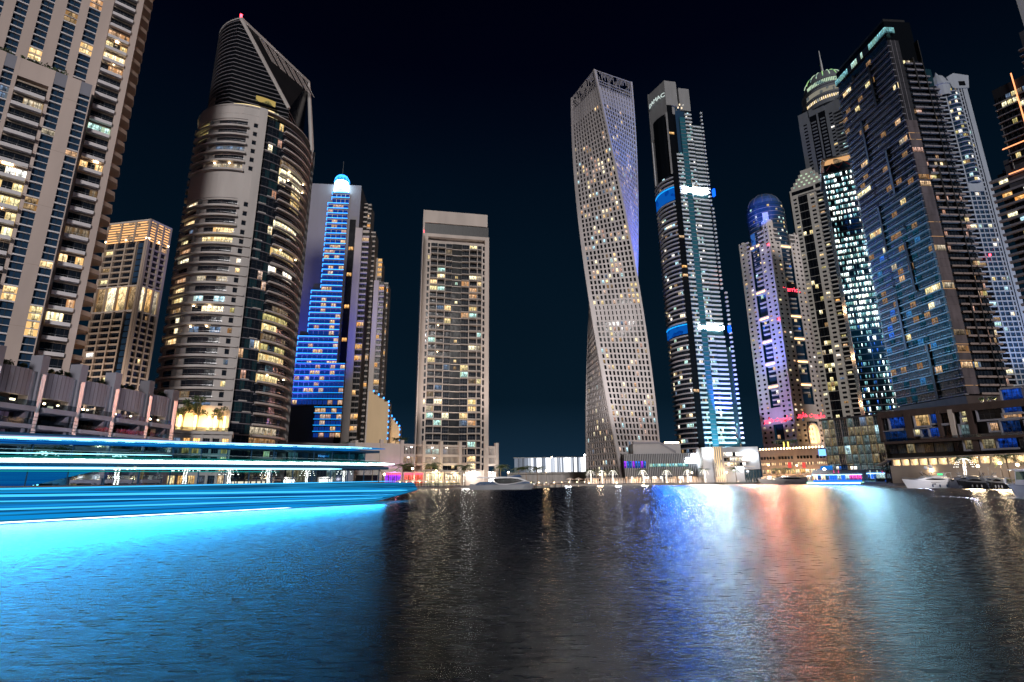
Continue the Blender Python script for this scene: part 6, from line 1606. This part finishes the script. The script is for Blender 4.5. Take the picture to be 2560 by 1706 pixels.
# ================================================================== boats
def loft(mb, S, stations, mat, close=True):
    """stations: list of rings of (u, z, n) going round the section"""
    n = len(stations[0]); vs = [S(*p) for st in stations for p in st]
    fs = [(i*n+j, i*n+(j+1) % n, (i+1)*n+(j+1) % n, (i+1)*n+j) for i in range(len(stations)-1) for j in range(n)]
    if close: fs += [tuple(range(n-1, -1, -1)), tuple(range((len(stations)-1)*n, len(stations)*n))]
    mb.add(vs, fs, mat)
def hull(mb, S, L, B, hs, hb, rake, mat, dirn=1, flare=.22, cn=0.0, full=.5, ns=14, tf=.08, stern_rake=0.0):
    """bow at u=L when dirn=1, at u=0 when dirn=-1"""
    def prof(s): return 1.0 if s < full else max(.02, 1-((s-full)/(1-full))**2.2)
    sts = []
    for i in range(ns+1):
        s = i/ns; h = hs+(hb-hs)*s*s; ring = []
        for sg in (1, -1):
            lv = (1.0, .5, 0.0) if sg == 1 else (0.0, .5, 1.0)
            for t_ in lv:
                u = s*(L-rake*(1-t_))+stern_rake*(1-t_)*(1-s); b_ = B/2*prof(s)*(1-flare*(1-t_)**1.5)
                ring.append((u if dirn == 1 else L-u, -.25+(h+.25)*t_, cn+sg*b_))
        sts.append(ring)
    loft(mb, S, sts, mat)
    return lambda s, t_=1.0: (B/2*prof(s)*(1-flare*(1-t_)**1.5), hs+(hb-hs)*s*s)
def block(mb, S, pts, mat, cn=0.0):
    """side profile polygon (u, z, halfwidth) joined across the boat"""
    n = len(pts); vs = [S(u, z, cn+h) for u, z, h in pts]+[S(u, z, cn-h) for u, z, h in pts]
    mb.add(vs, [tuple(range(n)), tuple(range(2*n-1, n-1, -1))]+[(i, n+i, n+(i+1) % n, (i+1) % n) for i in range(n)], mat)
def panel(mb, S, pts, mat, cn=0.0, off=.03):
    for sg in (1, -1): mb.add([S(u, z, cn+sg*(h+off)) for u, z, h in pts], [tuple(range(len(pts))) if sg == 1 else tuple(range(len(pts)-1, -1, -1))], mat)
def boatframe(pxa, pxb, da, db):
    a, b = ground(pxa, da, 0), ground(pxb, db, 0); return Face(a[:2], math.degrees(math.atan2(b[0]-a[0], b[1]-a[1]))), math.hypot(b[0]-a[0], b[1]-a[1])

def motor_yacht(pxa, pxb, da, db, label, group=None, mat=None, bow=-1, fly=True, hh=(1.6, 2.6), name='motor_yacht', arch=True, top=None):
    S, L = boatframe(pxa, pxb, da, db); B = L*.24; T = Thing(name, label, 'yacht', S(L/2, 0), group); m_ = mat or gwhite; k = max(L/30, .62)
    U = (lambda s: s*L) if bow == 1 else (lambda s: L-s*L)
    hull(T.part('hull'), S, L, B, hh[0]*k*1.3, hh[1]*k*1.3, L*.09, m_, bow, stern_rake=-L*.01)
    h0, h1 = hh[0]*k*1.3, hh[1]*k*1.3; hs_ = lambda s: h0+(h1-h0)*s*s
    pts = [(U(.08), h0+.01, B*.40), (U(.10), h0+1.9*k, B*.36), (U(.40), h0+2.15*k, B*.34), (U(.55), h0+1.95*k, B*.31), (U(.74), hs_(.74)+.1, B*.22), (U(.5), hs_(.4), B*.40)]
    t_m = top or m_; block(T.part('cabin'), S, pts, t_m)
    panel(T.part('cabin_window'), S, [(U(.17), h0+.75*k, B*.385), (U(.24), h0+1.45*k, B*.37), (U(.44), h0+1.65*k, B*.355), (U(.54), h0+1.35*k, B*.335), (U(.60), h0+.95*k, B*.33), (U(.40), h0+.8*k, B*.385)], glassk, off=.05)
    ws = T.part('windscreen'); ws.add([S(U(.56), h0+1.9*k, B*.28), S(U(.56), h0+1.9*k, -B*.28), S(U(.70), hs_(.7)+.4*k, -B*.2), S(U(.70), hs_(.7)+.4*k, B*.2)], [(0, 1, 2, 3)], glassk)
    for i in range(3): T.el('porthole').box(S, U(.42+i*.025)-.2*k, U(.42+i*.025)+.2*k, h0*.55, h0*.55+.5*k, B*.47, B*.485, glassk)
    panel(T.part('hull_stripe'), S, [(U(.05), h0*.86, B*.475), (U(.5), h0*.92, B*.475), (U(.5), h0*.86, B*.472), (U(.05), h0*.80, B*.472)], darkframe, off=.05)
    if fly:
        block(T.part('flybridge'), S, [(U(.14), h0+2.1*k, B*.32), (U(.14), h0+2.7*k, B*.32), (U(.36), h0+2.75*k, B*.30), (U(.46), h0+2.25*k, B*.28)], t_m)
        if arch:
            ar = T.part('radar_arch'); 
            for sg in (1, -1): ar.tube([S(U(.20), h0+2.6*k, sg*B*.30), S(U(.15), h0+3.6*k, sg*B*.26), S(U(.11), h0+4.3*k, sg*B*.2)], .13*k, m_, 5)
            ar.tube([S(U(.15), h0+3.6*k, B*.26), S(U(.15), h0+3.6*k, -B*.26)], .13*k, m_, 5)
    for s_ in (.2, .34, .48): p_ = S(U(s_), .2, B*.5); T.el('fender').lathe((p_[0], p_[1], .35), [(.02, -.1), (.16, 0), (.16, .6), (.02, .72)], gwhite if m_ is not gwhite else gblue, 8)
    T.part('antenna').tube([S(U(.18), h0+2.2*k, B*.2), S(U(.16), h0+5.2*k, B*.2)], .035, gwhite, 4)
    T.el('cabin_light').box(S, U(.25)-.2, U(.25)+.2, h0+1.9*k, h0+2.0*k, B*.36, B*.40, COOLW[0])
    bw = T.part('bow_rail')
    for sg in (1, -1):
        P = [S(U(s_), hs_(s_)+.75*k, sg*B/2*max(.03, 1-((s_-.5)/.5)**2.2)*.94) for s_ in (.62, .72, .82, .9, .97)]; bw.tube(P, .04, steel, 4, caps=False)
        for s_ in (.62, .72, .82, .9, .97): n_ = sg*B/2*max(.03, 1-((s_-.5)/.5)**2.2)*.94; bw.tube([S(U(s_), hs_(s_), n_), S(U(s_), hs_(s_)+.75*k, n_)], .03, steel, 4, caps=False)
    return T, S, L, B, U, h0, k
for args in ((1852, 1915, 345, 352, 'large white motor yacht at the left of the pair, partly hidden by its neighbour', None, gwhite, -1), (1893, 2034, 326, 320, 'long white motor yacht with dark windows, moored in front of the hotel podium', None, gwhite, -1)):
    T, *_r = motor_yacht(*args); T.done()

def catamaran():
    S, L = boatframe(1176, 1334, 214, 214); B = 8.0; x = lambda z: 1130+z/8.114; y = lambda z: 1140+z/8.114
    T = Thing('water_bus', 'grey and navy catamaran water bus with sweeping black window, moored at the centre', 'boat', S(L/2, 0)); n0 = B/2
    P = lambda zx, zy, hw=B/2: (S.u(x(zx), y(zy), n0), S.z(x(zx), y(zy), n0), hw)
    h = T.part('hull')
    for cn in (2.9, -2.9):
        z0 = -.25; hull(h, S, L, 2.2, 1.9, 1.9, 1.2, ggrey, 1, cn=cn, full=.82, flare=.1)
    block(T.part('deck'), S, [(0, 1.7, B/2), (L-.4, 1.7, B/2), (L-.2, 2.1, B/2), (0, 2.1, B/2)], ggrey)
    block(T.part('lower_body'), S, [P(480, 570), P(560, 530), P(820, 520), P(960, 578), P(1100, 585), P(1300, 550), P(1480, 510), P(1560, 515), P(1590, 575), P(480, 600)], gblue)
    block(T.part('roof'), S, [P(370, 440), P(480, 428), P(1200, 425), P(1350, 440), P(1520, 500), P(1500, 520), P(1330, 468), P(1180, 450), P(820, 462), P(480, 455)], gwhite)
    block(T.part('cabin_glass'), S, [P(830, 465, 3.7), P(1180, 455, 3.7), P(1330, 472, 3.7), P(1490, 512, 3.6), P(1300, 552, 3.7), P(1100, 583, 3.7), P(960, 575, 3.7), P(860, 520, 3.7)], glassk)
    tr = T.part('window_trim'); 
    for sg in (1, -1):
        tr.tube([S(u, z, sg*(hw+.04)) for u, z, hw in (P(740, 460), P(830, 525), P(950, 575), P(1090, 583), P(1300, 550), P(1480, 512), P(1570, 520), P(1590, 575))], .13, gwhite, 5)
    block(T.part('wheelhouse'), S, [P(1120, 424, 2.4), P(1340, 375, 2.0), P(1385, 385, 2.0), P(1425, 435, 2.4)], gblue)
    for i in range(4): T.el('cabin_lamp').box(S, P(940+i*110, 520)[0]-.1, P(940+i*110, 520)[0]+.1, P(900, 515)[1], P(900, 500)[1], 3.72, 3.8, COOLD)
    rl = T.part('stern_rail')
    for i in range(6): u = P(400+i*60, 560)[0]; rl.tube([S(u, 2.1, 3.9), S(u, 3.3, 3.9)], .03, steel, 4)
    rl.tube([S(P(400, 560)[0], 3.3, 3.9), S(P(700, 560)[0], 3.3, 3.9)], .03, steel, 4)
    T.done()
    Q, L2 = boatframe(1326, 1405, 232, 262); p = Thing('jetty', 'dark floating jetty right of the catamaran water bus', 'jetty', Q(L2/2, 0)); p.part('deck').box(Q, 0, L2, 1.0, 1.4, -3, 1, teak)
    p.part('fascia').box(Q, 0, L2, -.3, .99, -2.8, .8, blackband)
    for i in range(7): p.el('bollard').lathe(Q(L2*(i+.5)/7, 1.4, .7), [(.15, 0), (.15, .5), (.22, .55), (.22, .7), (0.02, .72)], steel, 8)
    for i in range(5): p.el('pile').tube([Q(L2*(i+.5)/5, -1, 1.1), Q(L2*(i+.5)/5, 2.2, 1.1)], .18, darkframe, 7)
    p.done()
catamaran()

def party_boat():
    S, L = boatframe(2017, 2262, 292, 292); B = 9.0; x = lambda z: 1980+z/7.843; y = lambda z: 1130+z/7.843; n0 = B/2
    P = lambda zx, zy, hw=B/2: (S.u(x(zx), y(zy), n0), S.z(x(zx), y(zy), n0), hw)
    T = Thing('party_boat', 'white party boat lit in blue and pink with a green light line along its hull', 'boat', S(L/2, 0))
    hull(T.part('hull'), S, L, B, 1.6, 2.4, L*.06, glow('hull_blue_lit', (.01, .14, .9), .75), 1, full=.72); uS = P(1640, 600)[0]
    lw = T.part('hull_panel'); block(lw, S, [P(300, 640), P(310, 560), P(1640, 530), P(1640, 625)], gwhite); 
    g_ = T.part('green_light_line'); g_.box(S, P(290, 600)[0], uS, P(900, 625)[1], P(900, 597)[1], n0, n0+.3, glow('green_line', (.45, 1, .55), 3.5))
    T.part('blue_panel').box(S, P(420, 560)[0], P(1370, 560)[0], P(900, 596)[1], P(900, 552)[1], n0+.01, n0+.1, blueled2)
    ub = P(1400, 500)[0]; blk = T.part('superstructure')
    block(blk, S, [P(370, 560), P(400, 440), P(420, 425), P(1400, 425), P(1410, 350), P(430, 355), P(390, 400), P(330, 555)], gwhite)
    block(blk, S, [P(1370, 565), P(1400, 425), P(1410, 350), P(1440, 350), P(1470, 440), P(1500, 540)], gwhite)
    block(blk, S, [P(1410, 425), P(1410, 345), P(1760, 335), P(1850, 400), P(1900, 430)], gwhite)
    wn = 12; ua, uc = P(420, 500)[0], P(1370, 500)[0]; z0, z1 = P(900, 548)[1], P(900, 455)[1]
    mats = [COOLW[0], BLUER[0], WARM[3], BLUER[1], blueled2, blueled2, COOLW[1], blueled2, COOLW[1], PINKR, PINKR, PINKR]
    for i in range(wn): window(T, S, ua+(uc-ua)*i/wn+.06, ua+(uc-ua)*(i+1)/wn-.06, z0, z1, n0-.4, mats[i], darkframe, 1)
    T.el('light_strip').box(S, ua-.4, uc+.2, z1+.05, z1+.25, n0, n0+.2, glow('strip_blue', (.25, .6, 1), 6))
    ua, uc = P(1490, 500)[0], P(1830, 500)[0]
    for i in range(6): window(T, S, ua+(uc-ua)*i/6+.1, ua+(uc-ua)*(i+1)/6-.1, P(1600, 525)[1], P(1600, 435)[1], n0-.2, pick([blueled2, BLUER[0], COOLW[1]]), darkframe, 1)
    T.el('light_strip').box(S, ua-.3, uc, P(1600, 430)[1], P(1600, 420)[1], n0, n0+.2, MATS['strip_blue'])
    # upper deck: canopy, rail, blue lit booth with a lamp
    block(T.part('booth'), S, [P(540, 355, 3), P(560, 280, 3), P(780, 265, 3), P(790, 355, 3)], glow('booth_blue', (.02, .25, .9), .8))
    ul, zl, _h = P(630, 340); T.part('booth_lamp').lathe(S(ul, zl, 3.2), [(.05, -.6), (.5, -.4), (.6, 0), (.5, .4), (.05, .6)], whitelamp, 10)
    cp = T.part('canopy'); block(cp, S, [P(850, 280, 3.8), P(860, 265, 3.8), P(1760, 230, 3.8), P(1760, 245, 3.8)], glassb)
    for i in range(9):
        u = P(860+i*112, 300)[0]; T.el('canopy_post').tube([S(u, P(900, 355)[1], 3.7), S(u, P(900, 262)[1]+.1, 3.7)], .07, gwhite, 5)
    for k, v in enumerate((860, 920, 1150, 1220)): window(T, S, P(v, 320)[0], P(v+55, 320)[0], P(v, 345)[1], P(v, 285)[1], 1.5, pick([SHOPW, COOLW[0], BLUER[0]]))
    rl = T.part('deck_rail'); rl.tube([S(P(430, 350)[0], P(430, 330)[1], n0-.1), S(P(1740, 330)[0], P(1740, 310)[1], n0-.1)], .05, steel, 4)
    for i in range(22): u = P(430+i*60, 350)[0]; rl.tube([S(u, P(430, 352)[1]-.1, n0-.1), S(u, P(430, 330)[1], n0-.1)], .035, steel, 4)
    for k, (v, c_) in enumerate(((810, PINKR), (900, PINKR), (1520, COOLW[1]), (1660, COOLW[2]), (1760, PINKR))): T.el('accent_light').box(S, P(v, 380)[0], P(v, 380)[0]+.35, P(v, 420)[1], P(v, 365)[1], n0+.0, n0+.08, c_)
    T.done()
    lamp_area('party_boat_light', S(L*.4, 2.2, n0+.4), (S.N[0], S.N[1], -.35), (S.U[0], S.U[1], 0), L*.6, 1.4, (.06, .28, 1), 900)
    for v in (1740, 1950):
        pz = Thing('floating_block', 'square dark grey floating pontoon block beside the blue party boat', 'pontoon', S(P(v, 600)[0], 0, n0+3), 'pontoon blocks by the party boat'); a, b = S.u(x(v-95), y(600), n0+3), S.u(x(v+95), y(600), n0+3); pz.part('body').box(S, a, b, -.3, S.z(x(v), y(525), n0+3), n0+.6, n0+3, ggrey); pz.part('cap').box(S, a-.05, b+.05, S.z(x(v), y(525), n0+3)+.003, S.z(x(v), y(525), n0+3)+.12, n0+.6, n0+3.05, lilacdark); pz.done()
PINKR = room('room_pink', (1, .12, .65), 1.8, .1)
party_boat()
# moored boats on the right
T, S, L, B, U, h0, k = motor_yacht(2253, 2378, 208, 216, 'white flybridge cruiser with green lit cabin, moored before the glowing restaurant', None, gwhite, -1, True, (2.3, 3.4))
T.part('mast').tube([S(U(.42), h0+2.6*k, 0), S(U(.42), h0+8.6*k, 0)], .14*k, ggrey, 6); T.part('mast').tube([S(U(.42), h0+6.4*k, -1.4), S(U(.42), h0+6.4*k, 1.4)], .1*k, ggrey, 5)
for q, zz in ((-.05, 7.0), (.06, 6.6)): T.el('radar_dome').lathe(S(U(.42+q), h0+zz*k, 0), [(.02, -.5), (.45, -.4), (.55, 0), (.4, .45), (.02, .6)], gwhite, 10)
T.part('hardtop').box(S, U(.34), U(.05), h0+4.2*k, h0+4.4*k, -B*.36, B*.36, ggrey)
for s_ in (.06, .2, .33):
    for sg in (1, -1): T.el('hardtop_post').tube([S(U(s_), h0+.5*k, sg*B*.35), S(U(s_), h0+4.2*k, sg*B*.35)], .09*k, gwhite, 5)
T.part('cabin_screen').box(S, U(.30), U(.20), h0+3.0*k, h0+3.9*k, B*.2, B*.22, glow('screen_green', (.10, .9, .30), 1.6)); T.done()
lamp_point('cruiser_lamp', S(U(.75), h0+3*k, 7), (.7, .75, 1), 500, .4)
T, S, L, B, U, h0, k = motor_yacht(2388, 2470, 206, 203, 'black hulled cruiser moored left of the smaller black speedboat', None, gdark, -1, True, (2.0, 2.9), arch=True, top=ggrey); T.done()
T, S, L, B, U, h0, k = motor_yacht(2460, 2514, 200, 197, 'small black speedboat moored left of the white boat at the right edge', None, gdark, -1, False, (1.9, 2.6), top=gwhite); T.done()
T, S, L, B, U, h0, k = motor_yacht(2290, 2420, 222, 214, 'dark cruiser moored behind the white flybridge cruiser', None, gdark, 1, True, (2.4, 3.3), top=gwhite); T.done()
T, S, L, B, U, h0, k = motor_yacht(2380, 2520, 214, 206, 'grey cruiser with hardtop moored at the back, below the palm with string lights', None, ggrey, 1, True, (2.4, 3.2)); T.done()
for k_, (px, d) in enumerate(((2250, 250), (2330, 240), (2450, 216), (2550, 203))): p = ground(px, d); lamp_post(p, 5.0, 'short lamp post on the right quay below the glowing restaurant', 'lamp posts on the right quay', (1, .72, .42), 900)
T, S, L, B, U, h0, k = motor_yacht(2412, 2500, 209, 204, 'white topped cruiser squeezed between the black boats on the right', None, ggrey, -1, True, (2.2, 3.0), top=gwhite); T.part('mast').tube([S(U(.3), h0+2.6*k, 0), S(U(.28), h0+6.5*k, 0)], .06, steel, 5); T.done()
def edge_boat():
    S, L = boatframe(2514, 2660, 128, 118); B = 4.6; T = Thing('pilot_boat', 'white boat with a lit wheelhouse, cut by the right edge of the water', 'boat', S(L/2, 0))
    hull(T.part('hull'), S, L, B, 1.7, 2.35, 1.6, gwhite, -1, full=.55)
    block(T.part('wheelhouse'), S, [(4.2, 2.0, 1.6), (4.4, 4.3, 1.4), (9.5, 4.3, 1.4), (9.8, 1.8, 1.6)], gwhite); block(T.part('roof'), S, [(3.4, 4.3, 1.8), (3.4, 4.5, 1.8), (10.5, 4.5, 1.8), (10.5, 4.3, 1.8)], gwhite)
    panel(T.part('wheelhouse_window'), S, [(4.6, 2.8, 1.55), (4.7, 4.1, 1.44), (6.6, 4.1, 1.44), (6.6, 2.8, 1.55)], COOLD, off=.04); panel(T.part('wheelhouse_window'), S, [(6.9, 2.8, 1.55), (6.9, 4.1, 1.44), (9.2, 4.1, 1.44), (9.3, 2.8, 1.55)], COOLW[2], off=.04)
    T.part('windscreen').add([S(4.17, 2.9, 1.3), S(4.17, 2.9, -1.3), S(4.36, 4.1, -1.2), S(4.36, 4.1, 1.2)], [(0, 1, 2, 3)], COOLD)
    bw = T.part('bow_rail'); bw.tube([S(4, 3.0, 1.9), S(2.2, 3.1, 1.5), S(.6, 3.2, .5), S(.2, 3.2, 0), S(.6, 3.2, -.5), S(2.2, 3.1, -1.5), S(4, 3.0, -1.9)], .035, steel, 5, caps=False)
    for u, n_ in ((4, 1.9), (2.2, 1.5), (.6, .5), (.6, -.5), (2.2, -1.5)): bw.tube([S(u, 2.1, n_*.97), S(u, 3.05, n_)], .03, steel, 4)
    T.part('rub_rail').tube([S(.1, 2.2, .1), S(1.5, 2.15, 1.3), S(3.5, 2.0, 2.1), S(9, 1.8, 2.32)], .09, ggrey, 5); T.done()
    lamp_point('boat_lamp', S(2.0, 4.2, 6), (.75, .78, 1), 260, .3)
edge_boat()

# ================================================================== the long light-lined dinner boat in front
def dinner_boat():
    a, b = (-46.4, 53.0), (-23.0, 88.6); deg = math.degrees(math.atan2(b[0]-a[0], b[1]-a[1])); S = Face(a, deg); u0 = -26.0; BW_ = 4.4
    T = Thing('dinner_cruise_boat', 'long low blue dinner cruise boat with cyan and white light lines along its decks', 'boat', S((u0+S.u(921, 1260))/2, 0, -BW_))
    zs_ = S.z(500, 1213); uT = S.u(1045, 1225, -BW_); zT = S.z(1045, 1225, -BW_)
    uB = S.u(921, 1260, -3.6)
    def bow(z):          # how far the stem reaches at height z
        t_ = min(1, max(0, z/zT)); return uB+(uT-uB)*t_**.8 if z <= zT else uT-(z-zT)*.9
    def side(u, z):      # distance of the hull side from the centre line
        ub = bow(z); l_ = 20.0; s_ = (u-(ub-l_))/l_; fl = 1-.10*max(0, 1-z/zT)
        return BW_*fl*(1 if s_ < 0 else max(0, 1-s_**2.3))
    us = lambda z, k: u0+(bow(z)-.05-u0)*(1-(1-k)**1.6)
    lv = [-.3, .6, zT*.6, zT, zs_]; nst = 40; sts = []
    for i in range(nst+1):
        k = i/nst; ring = [(us(z, k), z, -BW_+side(us(z, k), z)) for z in lv]+[(us(z, k), z, -BW_-side(us(z, k), z)) for z in reversed(lv)]
        sts.append(ring)
    loft(T.part('hull'), S, sts, hullblue)
    def ribbon(part, x0, y0, x1, y1, th, mat, out=.05, n=0.0, hullside=True):
        ua, za = S.uv(x0, y0, n); uc, zc = S.uv(x1, y1, n)
        if x0 <= 0: za -= (zc-za)/(uc-ua)*(ua-u0); ua = u0
        vs = []; N_ = 30
        for i in range(N_+1):
            u = ua+(uc-ua)*i/N_; z = za+(zc-za)*i/N_
            s_ = (-BW_+side(u, z)+out) if hullside else n
            if hullside and u > bow(z)-.1: u = bow(z)-.1; s_ = out-BW_+side(u, z)
            tt = th*(1 if i < N_ else .3)
            vs += [S(u, z-tt/2, s_), S(u, z+tt/2, s_), S(u, z+tt/2, s_-.05), S(u, z-tt/2, s_-.05)]
        fs = []
        for i in range(N_):
            for j in range(4): fs.append((i*4+j, i*4+(j+1) % 4, (i+1)*4+(j+1) % 4, (i+1)*4+j))
        T.el(part).add(vs, fs, mat)
    # glowing ribbons on the hull in place of light trails, low to high
    for (x0, y0, x1, y1, th, m_) in ((0, 1308, 890, 1262, .10, L_WHITE), (0, 1296, 915, 1257, .34, L_CYAN2), (0, 1284, 960, 1250, .22, L_BLUE), (0, 1274, 985, 1245, .16, L_CYAN), (0, 1266, 1000, 1241, .30, L_BLUE),
                                     (0, 1254, 1010, 1237, .10, L_CYAN), (0, 1247, 1015, 1234, .26, L_BLUE2), (0, 1240, 1042, 1226, .22, L_CYAN), (0, 1232, 1040, 1222, .14, L_CYAN2), (0, 1223, 1002, 1203, .12, L_CYAN)):
        ribbon('light_line', x0, y0, x1, y1, th, m_)
    # decks
    zd = zs_; z1 = S.z(480, 1161); z2 = S.z(480, 1108); uM = S.u(986, 1161); uU = S.u(963, 1122)
    dk = T.part('main_deck'); dk.box(S, u0, uM-2, zd-.02, zd+.10, -2*BW_+.3, -.3, teak)
    ud = T.part('upper_deck'); ud.box(S, u0, uM-1.2, z1-.30, z1+.12, -2*BW_+.1, -.1, gnavy)
    cn = T.part('canopy'); cn.box(S, u0, uU-1.0, z2-.12, z2+.22, -2*BW_+.2, -.2, gnavy)
    for (x0, y0, x1, y1, th, m_) in ((0, 1150, 986, 1161, .40, L_BRIGHT), (0, 1170, 855, 1173, .20, L_CYANW), (0, 1094, 930, 1121, .26, L_CYANW), (0, 1099, 963, 1123, .30, L_BLUE), (0, 1104, 900, 1126, .34, L_BLUE2), (0, 1178, 700, 1180, .10, L_TEAL), (0, 1142, 960, 1157, .3, L_TEAL2), (0, 1132, 430, 1139, .08, L_CYANW), (0, 1088, 780, 1114, .07, L_LILAC)):
        ribbon('deck_trail_line', x0, y0, x1, y1, th, m_, n=.02, hullside=False)  # glowing ribbons in place of the upper light trails
    L_ = uM-u0
    n_ = 22
    for i in range(n_+1):
        u = u0+(uM-3-u0)*i/n_
        T.el('post').box(S, u-.05, u+.05, zd+.1, z1-.30, -.42, -.32, gnavy)
        if u < uU-2: T.el('post').box(S, u-.05, u+.05, z1+.12, z2-.12, -.40, -.30, gnavy)
    for i in range(n_):
        a_, b_ = u0+(uM-3-u0)*i/n_+.06, u0+(uM-3-u0)*(i+1)/n_-.06
        T.el('window').sheet(S, a_, b_, zd+.95, z1-.32, -.37, tintg if i < 9 else tintc)
        if b_ < uU-1: T.el('upper_window').sheet(S, a_, b_, z1+.14, z2-.13, -.35, tintu)
        T.el('bulwark').sheet(S, a_, b_, zd+.1, zd+.94, -.37, tintg if i < 9 else tintc)
    # long blue bulkhead of the after saloon
    uA = S.u(240, 1200); bk = T.part('saloon'); bk.add([S(u0, zd+.1, -1.2), S(uA-5, zd+.1, -1.2), S(uA+2.2, z1-.32, -1.2), S(u0, z1-.32, -1.2), S(u0, zd+.1, -7), S(uA-5, zd+.1, -7), S(uA+2.2, z1-.32, -7), S(u0, z1-.32, -7)], [(0, 1, 2, 3), (7, 6, 5, 4), (1, 5, 6, 2), (0, 3, 7, 4)], saloonm)
    # tables on the main deck, lamps on the ceiling
    for i in range(12):
        u = u0+30+i*3.0
        if u > uM-8: break
        p = S(u, zd+.1, -3.0); t_ = T.el('table'); t_.lathe(p, [(.3, 0), (.06, .06), (.06, .7), (.55, .72), (.55, .76), (.01, .77)], gnavy, 12)
        T.el('ceiling_lamp').box(S, u-.12, u+.12, z1-.42, z1-.31, -3.1, -2.9, COOLW[0])
    rl = T.part('top_rail'); rl.tube([S(u0, z1+1.15, -.2), S(uM-4, z1+1.1, -.2)], .03, steel, 5, caps=False)
    T.part('wheelhouse').add([S(uU-7, z1+.12, -2.5), S(uU-1.5, z1+.12, -2.5), S(uU-2.6, z2-.12, -2.5), S(uU-7, z2-.12, -2.5), S(uU-7, z1+.12, -6.3), S(uU-1.5, z1+.12, -6.3), S(uU-2.6, z2-.12, -6.3), S(uU-7, z2-.12, -6.3)], [(0, 1, 2, 3), (7, 6, 5, 4), (1, 5, 6, 2), (3, 2, 6, 7), (0, 3, 7, 4)], tintu)
    T.part('mast').tube([S(S.u(905, 1110), z2, -3), S(S.u(905, 1110), z2+1.5, -3)], .05, steel, 5)
    T.done()
    # added area lamps along its side, for the blue glow on the water
    um = (u0+uB)/2; Ln = uB-u0
    lamp_area('boat_side_fill', S(um-2, 1.9, .5), (S.N[0], S.N[1], -.2), (S.U[0], S.U[1], 0), Ln*.97, 1.8, (.14, .36, .95), 1300)
    lamp_area('boat_side_fill', S(um+1, 5.2, .5), (S.N[0], S.N[1], -.2), (S.U[0], S.U[1], 0), Ln*.95, 3.0, (.01, .34, .76), 28000)
    return S
hullblue = trailpanel('hull_trail_glow', (.002, .03, .10), (.02, .42, .90), .8); gnavy = solid('navy_paint', (.02, .07, .14), .35, .1, .5)
L_WHITE = glow('line_white', (.75, .95, 1), 4, True); L_BRIGHT = glow('line_bright', (.72, .97, 1), 5, True); L_CYANW = glow('line_ice', (.30, .82, 1), 3, True); L_CYAN = glow('line_cyan', (.05, .50, 1), 1.5, True); L_CYAN2 = glow('line_aqua', (.005, .30, .80), .9)
L_BLUE = trailpanel('line_blue', (.004, .10, .45), (.01, .42, 1), .9); L_BLUE2 = trailpanel('line_deep', (.002, .05, .25), (.005, .25, .75), .8); L_TEAL = glow('line_teal', (.01, .45, .45), .7); L_TEAL2 = glow('line_green', (.005, .25, .24), .55); L_LILAC = glow('line_lilac', (.45, .42, .75), .8)
tintg = clearglass('haze_blue_glass', (.10, .55, .85), .10); tintc = clearglass('tint_clear_glass', (.75, .88, .95), .07); tintu = clearglass('haze_teal_glass', (.25, .60, .70), .08)  # blue and teal tints put the haze of the light trails into the panes
saloonm = trailpanel('saloon_wall', (.003, .14, .42), (.006, .32, .62), .7)
SBT = dinner_boat()

# ================================================================== added area lamps that strengthen the towers' streaks in the water
def wash(name, S, u, z, n, sx, sy, col, watt): lamp_area(name, S(u, z, n), (S.N[0], S.N[1], -.25), (S.U[0], S.U[1], 0), sx, sy, col, watt)
for yy in (480, 822): wash('blue_band_boost', S7, S7.u(1670, yy)+2, S7.z(1670, yy), 3.5, 22, 7, (.01, .19, 1), 26000)
for px, py in ((1750, 475), (1780, 818)): wash('white_band_boost', S7, S7.u(px, py), S7.z(px, py), 2.0, 22, 5, (.66, .88, 1), 42000)
wash('glass_wash_boost', S7, S7.u(1800, 1060), 40, 3.0, 26, 24, (.45, .80, 1), 6500)
for py, px in ((735, 1893), (858, 1910), (970, 1923)): wash('orange_band_boost', A8, A8.u(px, py), A8.z(px, py), 1.0, 12, 3, (1, .38, .23), 36000)
for py, px in ((792, 1991), (905, 2005), (1018, 2020)): wash('orange_band_boost', B8, B8.u(px, py), B8.z(px, py), 1.0, 14, 3, (1, .54, .26), 42000)
# added unseen lamps strengthen the water streaks below shop fronts and quay lamps
for xx, sx, col, wt in ((985, 5, (1, .30, .35), 1500), (1040, 9, (1, .82, .52), 4200), (1095, 9, (1, .84, .58), 4200), (1165, 8, (1, .96, .88), 4200), (1215, 6, (.95, .97, 1), 3000)):
    wash('shop_front_boost', SP5, SP5.u(xx, 1175), 4.2, 3.2, sx, 3.5, col, wt)
for xx, dd, col, wt in ((1366, 270, (1, .62, .34), 1800), (1420, 284, (.8, .9, 1), 900), (1545, 300, (.85, .95, 1), 1600), (1612, 308, (1, .86, .66), 1600), (1500, 298, (1, .74, .5), 900), (2440, 200, (1, .75, .45), 800), (2510, 196, (1, .75, .45), 800)):
    p = ground(xx, dd-2, 3.4); lamp_area('quay_lamp_boost', p, (-p[0], -p[1], -40), (p[1], -p[0], 0), 3.0, 3.5, col, wt)
